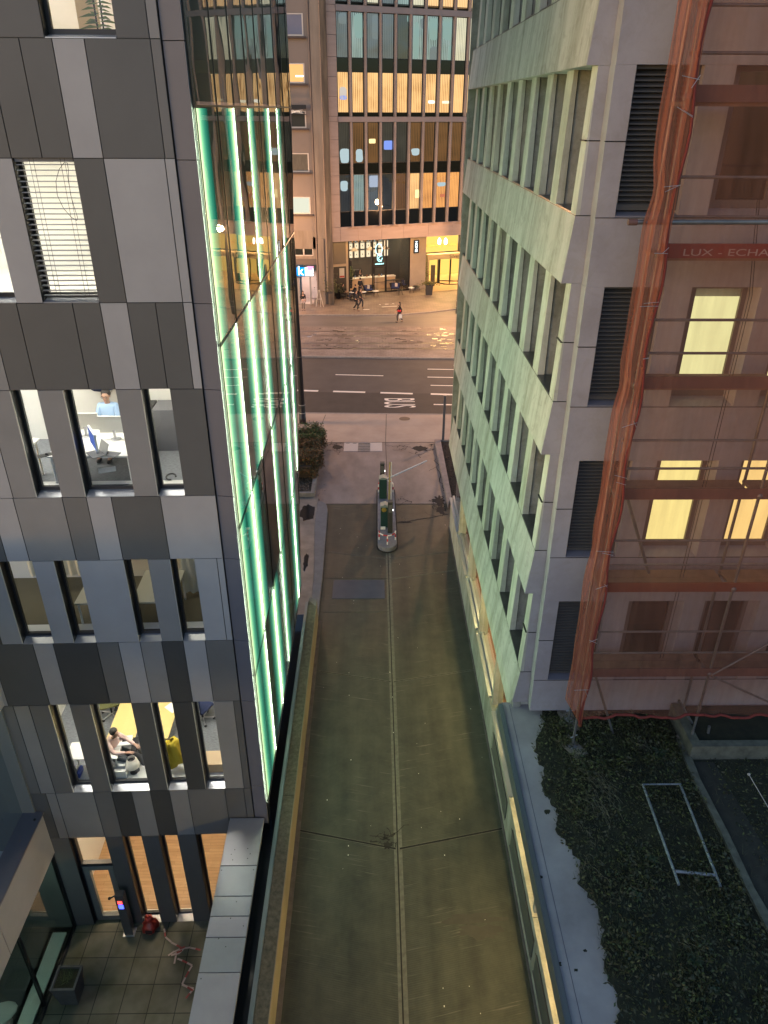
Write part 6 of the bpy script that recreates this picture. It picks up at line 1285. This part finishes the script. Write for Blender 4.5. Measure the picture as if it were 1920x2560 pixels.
b=W(); tp=[(1255,1003),(1200,1008),(1150,1030),(1150,1028)]; runs=[[(1065,1040),(1072,1095),(1110,1130),(1180,1170),(1235,1165),(1300,1182)],[(1090,1215),(1130,1190),(1200,1160),(1165,1200),(1110,1215),(1180,1185),(1195,1160)],[(1180,1165),(1140,1215),(1130,1270)],[(1150,1235),(1245,1280),(1180,1400),(1250,1445)],[(1180,1405),(1215,1420),(1255,1430),(1205,1495)]]
rr=random.Random(8)
for r_ in runs:
    P=[gz(*c4l(*p),-2.77+.02*rr.random()) for p in r_]
    for A,B in zip(P[:-1],P[1:]):
        d=B-A; L_=np.linalg.norm(d); d/=L_+1e-9; n=np.array([-d[1],d[0],0])*.022; ns=max(1,int(L_/.12))
        for k in range(ns):
            a=A+d*L_*k/ns+np.array([0,0,.02*math.sin(k)]); c_=A+d*L_*(k+1)/ns+np.array([0,0,.02*math.sin(k+1)]); b.add([a-n,c_-n,c_+n,a+n],[(0,1,2,3)],k%2)
tag(b.build('barrier_tape',[M('tape_pale',(.50,.38,.33),.5),M('tape_red',(.35,.06,.05),.5)]),'crumpled red and white barrier tape lying tangled on the terrace slabs','tape')
# ================================================================== OFFICE INTERIORS (through the windows)
def onI(px,py,z): return gz(px,py,z)
def uof(P): return (np.array(P)-LO)@LU,(np.array(P)-LO)@LN
def gi(px,py,z,dmin=.5):      # a point inside the rooms, never nearer than dmin behind the facade plane
    P=gz(px,py,z); u,d=uof(P)
    if d<dmin: u,_z=luz(px,py,dmin); P=LT(u,dmin,z)
    return P
def desk(lb,u0,u1,d0,d1,zf,mat=None,grp='office desks'):
    t=thing('desk',lb,'desk',LT((u0+u1)/2,(d0+d1)/2,zf),0,grp); b=W(); b.box((u0,d0,zf+.71),(u1,d1,zf+.74),T=LT); b.build('desktop',mat or WH,t)
    for u in (u0+.06,u1-.06):
        for d in (d0+.06,d1-.06): b=W(); b.tube(LT(u,d,zf),LT(u,d,zf+.71),.022); b.build('leg',WH,t)
def chair(lb,u,d,zf,rz,seatm,grp='office chairs',jacket=None):
    t=thing('office_chair',lb,'chair',LT(u,d,zf),rz,grp); b=L(); b.box((-.24,-.23,.44),(.24,.23,.52)); b.build('seat',seatm,t,bevel=.03); b=L(); b.box((-.22,.2,.55),(.22,.26,1.0)); b.build('backrest',seatm if not jacket else jacket,t,bevel=.03)
    b=L(); b.tube((0,0,.08),(0,0,.44),.025); 
    for k in range(5): a=k*1.257; b.tube((0,0,.1),(.28*math.cos(a),.28*math.sin(a),.07),.018,1)
    b.build('star_base',[BK,METSILL],t)
    b=L()
    for k in range(5): a=k*1.257; b.ball((.28*math.cos(a),.28*math.sin(a),.04),.035,0,6)
    b.build('castor',BK,t)
def monitor(lb,P,rz,zt,w_=.55,h_=.33,scr=None,grp='office monitors'):
    t=thing('monitor',lb,'monitor',(P[0],P[1],zt),rz,grp); b=L(); b.box((-w_/2,-.015,.14),(w_/2,.02,.14+h_)); b.build('housing',WH if scr!='k' else BK,t); b=L(); b.box((-w_/2+.015,-.02,.155),(w_/2-.015,-.0155,.125+h_)); b.build('screen',BK if not scr or scr=='k' else scr,t); b=L(); b.tube((0,.03,0),(0,.03,.2),.025); b.lathe([(0,0),(.1,0),(.1,.012),(0,.012)],(0,.0,0)); b.build('stand',METSILL if scr!='k' else BK,t)
def flat(name,lb,cat,P,w_,h_,rz,mats,z,th=.012,grp=None,parts=None):
    b=L(); b.box((-w_/2,-h_/2,0),(w_/2,h_/2,th)); o=b.build(name,mats[:1],loc=(P[0],P[1],z)); o.rotation_euler=(0,0,rz); tag(o,lb,cat,grp); return o
# side office (row E)
zf=zA[1242]-.12; zd=zf+.74
P1_=gi(233,1180,zd); u1_,d1_=uof(P1_)
desk('white desk with laptop and papers behind the middle lit window of the second office floor',u1_-.75,u1_+.75,.42,2.1,zf)
desk('white desk end with keyboard behind the left lit window of the second office floor',u1_+1.2,u1_+2.3,.45,1.3,zf)
P=gi(228,1115,zd+.25); monitor('monitor with bluish picture at the left of the white desk',gi(240,1135,zd),R(-60)+R(90)-R(90),zd,scr=EM('screen_dim_blue',(.10,.16,.5),.7))
for px,py,lb in ((290,1098,'back of a pale monitor facing away, right of the blue screen'),(218,1090,'back of a pale monitor at the left edge of the window')): monitor(lb,gi(px,py,zd),R(180),zd)
P=gi(243,1150,zd); t=thing('laptop','open grey laptop on the white desk','laptop',(P[0],P[1],zd),R(-50)); b=L(); b.box((-.17,-.12,0),(.17,.12,.015)); b.build('keyboard_half',GRP,t); b=L(); b.prism([(.12,.015),(.20,.20),(.21,.20),(.13,.015)],-.17,.17,0,T=lambda y,z,x:(x,y,z)); b.build('screen_half',M('screen_half_grey',(.4,.4,.4),.4),t)
flat('document_folder','dark grey open folder lying on the white desk right of the laptop','folder',gi(278,1152,zd),.34,.2,R(-15),[GRP],zd)
flat('magazine','red and green magazine lying near the front edge of the white desk','magazine',gi(262,1186,zd),.28,.16,R(-8),[M('magazine_cover',(.45,.04,.05),.5,col2=(.08,.30,.2),scale=9)],zd)
flat('paper_sheet','white sheet of paper by the window ledge','paper',gi(275,1210,zf+.3),.3,.2,R(20),[WH],zf+.42)
P=gi(290,1075,zf+.2)
person('man in light blue shirt with dark hair and glasses seated at the white desk',LT(uof(gi(312,1085,zf))[0]-.0,2.35,zf),AF+R(0),SIT,M('shirt_light_blue',(.35,.50,.72),.8),BLKC,group='people in the offices',glasses=True)
t=thing('hanging_jackets','dark navy and black jackets with a red scarf hanging on the office wall','clothes',LT(uof(gy(265,1000,14.7))[0],2.9,zf+1.6)); 
b=L(); 
for x,w_,h_,m_ in ((-.38,.10,.75,2),(-.28,.16,.78,1),(.02,.42,.85,0),(.35,.25,.7,0)):
    b.lathe([(.02,.55),(w_*.45,.45),(w_*.52,.0),(w_*.6,-h_+.45),(w_*.5,-h_+.46)],(x,-.05,0),m_,12)
b.build('cloth',[NAVY,BLKC,M('scarf_red',(.6,.07,.04),.8)],t)
Pc=gi(430,1085,zf); uc,dc=uof(Pc); t=thing('storage_boxes','stack of dark storage boxes and a cardboard box against the side office wall','boxes',LT(uc+.1,2.6,zf)); b=W(); b.box((uc-.35,2.3,zf),(uc+.1,2.9,zf+.9),T=LT); b.build('dark_cabinet',GRP,t); b=W(); b.box((uc+.15,2.45,zf+.32),(uc+.5,2.9,zf+.55),T=LT); b.build('cardboard_box',M('cardboard',(.5,.35,.2),.8),t); b=W(); b.box((uc+.13,2.4,zf+.56),(uc+.52,2.9,zf+.9),T=LT); b.build('black_crate',BK,t)
P=gi(430,1207,zf+.1); b=L(); b.path([(.09*math.cos(a),.09*math.sin(a),.1+.02*math.sin(a)) for a in np.linspace(0,5,12)],.016); tag(b.build('headset',BK,loc=(P[0],P[1],zf+.13)),'black curved headset lying on the ledge of the right lit window','headset')
P=gi(125,1165,zd); flat('keyboard','black keyboard on the desk behind the left lit window','keyboard',P,.34,.13,R(35),[BK],zd); b=L(); b.ball((0,0,.02),.035,0,6,(1,.7,.6)); P=gi(125,1172,zd); tag(b.build('mouse',BK,loc=(P[0],P[1],zd)),'black mouse beside the keyboard in the left lit window','mouse')
# open office (row I)
zf=zA[1979]-.12; zd=zf+.74
Pa=gi(300,1790,zd); ua,da=uof(Pa)
desk('long yellow desk where the woman in pink works, first office floor',ua-.55,ua+.12,1.0,3.4,zf,YEL); desk('yellow desk behind the narrow window right of the woman',ua-1.35,ua-.75,1.0,3.3,zf,YEL)
desk('pale desk by the window with the table lamp',ua-.3,ua+.9,.42,.95,zf,WH)
Pw=gz(285,1838,zf+.9); uw,dw=uof(gi(276,1868,zf+.0))
person('woman with dark hair in a pale pink top writing at the yellow desk',np.array([1,1,0])*gi(290,1832,zf+1.15)+np.array([0,0,zf]),AF+R(70),dict(SIT,head=(0,.02,1.12),neck=(0,.10,1.0),hl=(-.16,-.32,.77),hr=(.12,-.36,.77),el=(-.25,-.05,.75),er=(.22,-.08,.75)),M('top_pale_pink',(.68,.48,.42),.78),GREYC,group='people in the offices')
P=gi(312,1852,zd); flat('notepad','white papers with a dark phone in front of the woman','paper',P,.34,.30,R(10),[WH],zd); flat('phone','dark phone lying on the white papers','phone',gi(314,1850,zd+.02),.15,.08,R(10),[BK],zd+.013); flat('keyboard','dark keyboard standing right of the white papers','keyboard',gi(338,1860,zd),.15,.42,R(8),[BK],zd)
zl=zA[1979]+.07; uL_,_q=luz(336,1932,.5); P=LT(uL_,.5,zl); t=thing('table_lamp','cream table lamp with tapered shade by the window','lamp',P); b=L(); b.lathe([(.17,.22),(.10,.45),(.095,.45),(.165,.22)],(0,0,0),0,20); b.build('lamp_shade',M('lamp_shade_cream',(.75,.70,.58),.8),t); b=L(); b.tube((0,0,.02),(0,0,.3),.012); b.lathe([(0,0),(.09,0),(.09,.02),(0,.03)],(0,0,0)); b.build('lamp_foot',BK,t)
uL_,_q=luz(305,1920,.5); P=LT(uL_,.5,zl); t=thing('paper_stack','stack of white papers and trays beside the table lamp','paper',P); b=L()
for k in range(5): b.box((-.14+.01*(k%2),-.18,k*.045),(.14,.18,k*.045+.035))
b.build('paper_tray',WH,t)
uc,dc=uof(gi(298,1795,zf)); chair('grey and yellow office chair on the carpet behind the woman',uc+.2,min(dc+.1,3.7),zf,R(20),M('chair_fabric_olive',(.12,.12,.04),.8))
uc,dc=uof(gi(508,1800,zf)); chair('office chair with a dark blue jacket over its back behind the right narrow window',uc,min(dc,3.5),zf,R(150),NAVY,jacket=NAVY)
uc,dc=uof(gi(436,1890,zf+.6)); t=thing('yellow_coat','yellow coat draped over a dark chair behind the narrow window','coat',LT(uc,dc,zf)); b=L(); b.lathe([(.05,1.12),(.13,1.08),(.17,.95),(.15,.75),(.19,.55),(.22,.42),(.16,.40)],(0,0,0),0,14); rq=random.Random(3); b.v=[(x*(1+.35*math.sin(5*math.atan2(y,x)+z*6)),y*(.8+.3*math.sin(3*math.atan2(y,x)+z*4)),z+.04*math.sin(9*x+7*y)) for x,y,z in b.v]; b.build('coat_cloth',M('coat_yellow',(.75,.55,.04),.7),t)
P=gi(430,1770,zd); t=thing('laptop','open pale laptop on the yellow desk behind the narrow window','laptop',(P[0],P[1],zd),R(-40)); b=L(); b.box((-.16,-.11,0),(.16,.11,.015)); b.build('keyboard_half',WH,t); b=L(); b.prism([(.10,.015),(.16,.20),(.17,.20),(.11,.015)],-.16,.16,0,T=lambda y,z,x:(x,y,z)); b.build('screen_half',GRP,t)
b=W(); P=gi(190,1930,zd); t=thing('binder_row','row of blue and white binders behind the leftmost lit slot window','binders',(P[0],P[1],zf)); b=L()
for k in range(5): b.box((-.3+k*.09,-.13,.0),(-.23+k*.09,.13,.32),k%2)
b.build('binder',[M('binder_blue',(.03,.08,.45),.5),WH],t)
uc,_=uof(gi(520,1925,zf+.4)); t=thing('low_cabinet','low pale wood cabinet under the right narrow window','cabinet',LT(uc,.7,zf)); b=W(); b.box((uc-.4,.42,zf),(uc+.4,.85,zf+.45),T=LT); b.build('cabinet_body',M('pale_wood',(.62,.45,.27),.5),t)
# meeting room (row C): blind, table, chairs, door
zf=zA[757]-.12; (ua,ub,z0,z1,_r)=[w_ for w_ in wins if w_[4]==757][-1]
t=thing('window_blind','lowered horizontal slat blind with cords in front of the meeting room window','blind',LT((ua+ub)/2,.12,z0)); b=W(); n=27
for i in range(n): 
    z=z0+.1+(z1-z0-.12)*i/(n-1); b.box((ua+.02,.06,z),(ub-.01,.13,z+.011),T=LT)
b.build('slats',M('slat_metal',(.28,.28,.29),.4,metal=.4),t); b=W()
for u in (ua+.14,ua+.2,ub-.22,ub-.28): b.tube(LT(u,.05,z0+.1),LT(u,.05,z1),.003,0,5)
b.path([LT(ua+.12-.0+.12*math.sin(a)**2+.1*math.sin(a),.04,z1-.45+.0-.40*math.cos(a)) for a in np.linspace(0,6.28,14)],.004,0,5); b.build('cord',BK,t); b=W(); b.box((ua+.02,.05,z1-.05),(ub-.01,.15,z1-.003),T=LT); b.build('head_rail',GRP,t)
uc,dc=uof(gi(170,690,zf+.74)); t=thing('meeting_table','grey oval meeting table behind the slat blind','table',LT(uc,dc,zf)); b=W(); b.prism([(uc+.95*math.cos(a),1.35+.85*math.sin(a)) for a in np.linspace(0,6.1,22)],zf+.72,zf+.75,T=LT); b.build('tabletop',GRP,t); b=W(); b.tube(LT(uc,1.35,zf),LT(uc,1.35,zf+.72),.05); b.lathe([(0,0),(.35,0),(.35,.03),(0,.04)],LT(uc,1.35,zf)); b.build('foot',METSILL,t)
P=LT(uc+.1,1.2,zf+.75); t=thing('conference_phone','silver conference phone in the middle of the meeting table','phone',P); b=L(); b.lathe([(0,0),(.10,0),(.09,.03),(0,.05)],(0,0,0),0,12); b.build('phone_body',METSILL,t)
chair('grey chair at the far side of the meeting table',uc-.1,2.5,zf,AF,GRP); chair('grey chair near the left of the meeting table',uc+1.0,1.9,zf,R(60),GRP); chair('pale chair behind the left cut window',uc+1.75,.9,zf,R(120),M('chair_pale_blue',(.42,.45,.5),.6))
t=thing('picture_frame','wood framed picture leaning on the meeting room wall','picture',LT(uc+.25,3.5,zf+.9)); b=W(); b.box((uc+.1,3.54,zf+.9),(uc+.5,3.58,zf+1.6),T=LT); b.box((uc+.13,3.53,zf+.93),(uc+.47,3.54,zf+1.57),1,T=LT); b.build('picture_board',[BK,M('picture_wood',(.45,.25,.12),.6)],t)
t=thing('room_door','white door leaf with handle in the meeting room','door',LT(uc+.7,3.45,zf)); b=W(); b.box((uc+.6,3.4,zf),(uc+.75,3.58,zf+2.1),T=LT); b.build('door_leaf',WH,t); b=W(); b.tube(LT(uc+.66,3.36,zf+1.0),LT(uc+.6,3.36,zf+1.0),.015); b.ball(LT(uc+.66,3.38,zf+.92),.02); b.build('handle',METSILL,t)
# plant in the top window (row A)
(ua,ub,z0,z1,_r)=[w_ for w_ in wins if w_[4]==96][0]
P=LT((ua+ub)/2-.12,.55,z0+.02); t=thing('house_plant','tall leafy green house plant standing behind the top lit window','plant',P); b=L()
for sx in (-.03,.05): b.tube((sx,0,0),(sx*1.5,.02,1.9),.012,1,6)
for i in range(110):
    z=.08+i*.017; a=i*2.4+random.uniform(-.3,.3); l=random.uniform(.18,.32); c_=np.array([.01,0,z]); d=np.array([math.cos(a),math.sin(a)*.6,.15]); n_=np.array([-d[1],d[0],0.])*.25*l/max(.3,np.linalg.norm(d)); dn=np.array([0,0,-.25*l])
    b.add([c_,c_+d*l*.45+n_,c_+d*l+dn,c_+d*l*.45-n_],[(0,1,2,3)],0)
b.build('foliage',[M('plant_leaf_bright',(.13,.26,.05),.5,var=.3,scale=6),M('plant_stem',(.03,.03,.02),.7)],t)
b=W(); b.box((ua+.1,1.5,z0),(ua+.32,1.9,z1+1.2),T=LT); b.box((ub-.35,1.4,z0),(ub-.05,1.5,z1+1),1,T=LT); tag(b.build('room_column',[WH,M('curtain_beige',(.55,.45,.28),.8)]),'white column and beige curtain inside the top lit room','column')
# dim office (row G)
zf=zA[1606]-.12; G_=[w_ for w_ in wins if w_[4]==1606]
u0_,z_0=luz(30,1590,.27); 
t=thing('display_board','grey printed board with logo and lettering behind the dim left window','board',LT(.0,.6,zf)); 
uB1,zB1=luz(118,1597,.36); uB0=uB1+.62; t.location=tuple(LT(uB1+.3,.36,z_0))
b=W(); zt_=luz(90,1478,.36)[1]; zb_=luz(90,1590,.36)[1]; b.box((uB1-.15,.36,zb_),(uB1+.72,.38,zt_),T=LT); b.build('board',M('board_grey',(.16,.175,.165),.7),t)
def BT(x,y,d): return LT(uB1+.50-x,.355-d*.1,zb_+y)
hB=zt_-zb_; b=W(); textmesh(b,'PAN',.2,lambda x,y,d:BT(x+.1,y+hB*.30,d),0,.01); textmesh(b,'ROO',.2,lambda x,y,d:BT(x+.1,y+hB*.12,d),0,.01); textmesh(b,'招商',.15,lambda x,y,d:BT(x+.02,y+hB*.60,d),0,.01); textmesh(b,'M',.2,lambda x,y,d:BT(x+.27,y+hB*.80,d),0,.01)
b.path([BT(.34+.15*math.cos(a),hB*.86+.13*math.sin(a),.0) for a in np.linspace(0,6.28,16)],.008,0,5); textmesh(b,'CAPITAL PRIVATE',.045,lambda x,y,d:BT(x,y+hB*.55,d),0,.01); b.build('lettering',M('board_ink',(.03,.025,.02),.8),t)
def curtain(lb,u0,u1,d,z0,z1,m_):
    t=thing('curtain',lb,'curtain',LT((u0+u1)/2,d,z0),0,'pale curtains in the dim office'); b=W(); n=int((u1-u0)/.03); vs=[]
    for k in range(n+1): u=u0+(u1-u0)*k/n; vs+=[LT(u,d+.04*math.sin(k*1.1),z0+.02*abs(math.sin(k*.55))),LT(u,d+.02*math.sin(k*1.1),z1)]
    b.add(vs,[(2*k,2*k+2,2*k+3,2*k+1) for k in range(n)],0,True); b.build('fabric',m_,t)
CUR=M('curtain_ivory',(.70,.68,.58),.9); a_=G_[-1]; curtain('pale pleated curtain behind the right narrow dim window',a_[0]-.1,a_[1]+.3,1.7,zf+.12,zf+2.3,CUR); a_=G_[0]; curtain('pale curtain behind the wide dim window at the left edge',a_[0]-.3,a_[1]+.5,1.9,zf+.5,zf+2.3,CUR); a_=G_[2]; curtain('short pale curtain behind the middle dim window',a_[0]-.1,a_[1]+.3,2.2,zf+1.0,zf+2.3,CUR)
a_=G_[2]; desk('pale desk behind the middle dim window',a_[0]-.2,a_[1]+.2,.5,1.7,zf,M('desk_cream',(.55,.52,.42),.5)); monitor('black monitor on the pale desk behind the middle dim window',LT((a_[0]+a_[1])/2-.05,1.45,0),AF,zf+.74,.5,.32,'k')
a_=G_[1]; desk('pale desk behind the second dim window',a_[0]-.3,a_[1]+.05,.5,1.4,zf,MATS['desk_cream']); monitor('black monitor behind the second dim window',LT(a_[0]-.02,1.0,0),AF+.6,zf+.74,.45,.3,'k')
# wood floor room (row K)
zf=-2.78; K_=[w_ for w_ in wins if w_[4]==2308]; a_=K_[1]; P=gi(452,2245,zf)
t=thing('dining_chair','dark red chair with blue and white cloths behind a ground floor slot window','chair',P,R(30)); b=L(); b.box((-.22,-.22,.42),(.22,.22,.46)); b.box((-.22,.19,.46),(.22,.22,.9)); b.build('seat_frame',M('dark_red_paint',(.20,.02,.04),.5),t)
for sx in (-.2,.2):
    for sy in (-.2,.2): b=L(); b.tube((sx,sy,0),(sx,sy,.42),.018); b.build('leg',BK,t)
b=L(); b.ball((0,0,.5),.17,0,8,(1.2,.9,.4)); b.ball((.02,.2,.78),.15,1,8,(1.3,.5,.5)); b.build('folded_cloth',[M('cloth_blue',(.06,.16,.5),.8),WH],t)
P=gi(430,2120,zf); t=thing('wooden_table','pale yellow wooden table far inside the ground floor room','table',P); b=L(); b.box((-.4,-.3,.7),(.4,.3,.74)); b.build('tabletop',MATS['pale_wood'],t)
for sx in (-.35,.35):
    for sy in (-.25,.25): b=L(); b.tube((sx,sy,0),(sx,sy,.7),.025); b.build('leg',MATS['pale_wood'],t)
P=gi(215,2118,zf); t=thing('coat_stand','pale wooden stand just inside the terrace door','stand',P); b=L(); b.tube((0,0,0),(0,0,1.5),.02); b.tube((-.2,0,0),(.2,0,0.02),.02); b.tube((0,-.2,0),(0,.2,.02),.02); b.build('stand_frame',MATS['pale_wood'],t)

# small clutter on the white desk
zf=zA[1242]-.12; zd=zf+.742
for px,py,w_,h_,z_,m_,nm,lb in ((252,1120,.05,.05,.09,WH,'cup','white cup between the screen and the laptop on the white desk'),(300,1120,.22,.12,.05,WH,'desk_phone','white phone base under the pale monitor arm'),(275,1105,.07,.07,.12,BK,'pen_pot','small black pot on the far edge of the white desk'),(237,1195,.2,.28,.03,WH,'paper_pad','white pad at the left front corner of the white desk'),(300,1170,.18,.24,.006,GRP,'document','thin grey document at the right of the white desk')):
    P=gi(px,py,zd); b=L(); b.box((-w_/2,-h_/2,0),(w_/2,h_/2,z_)); tag(b.build(nm,m_,loc=(P[0],P[1],zd),bevel=.004),lb,nm.replace('_',' '))
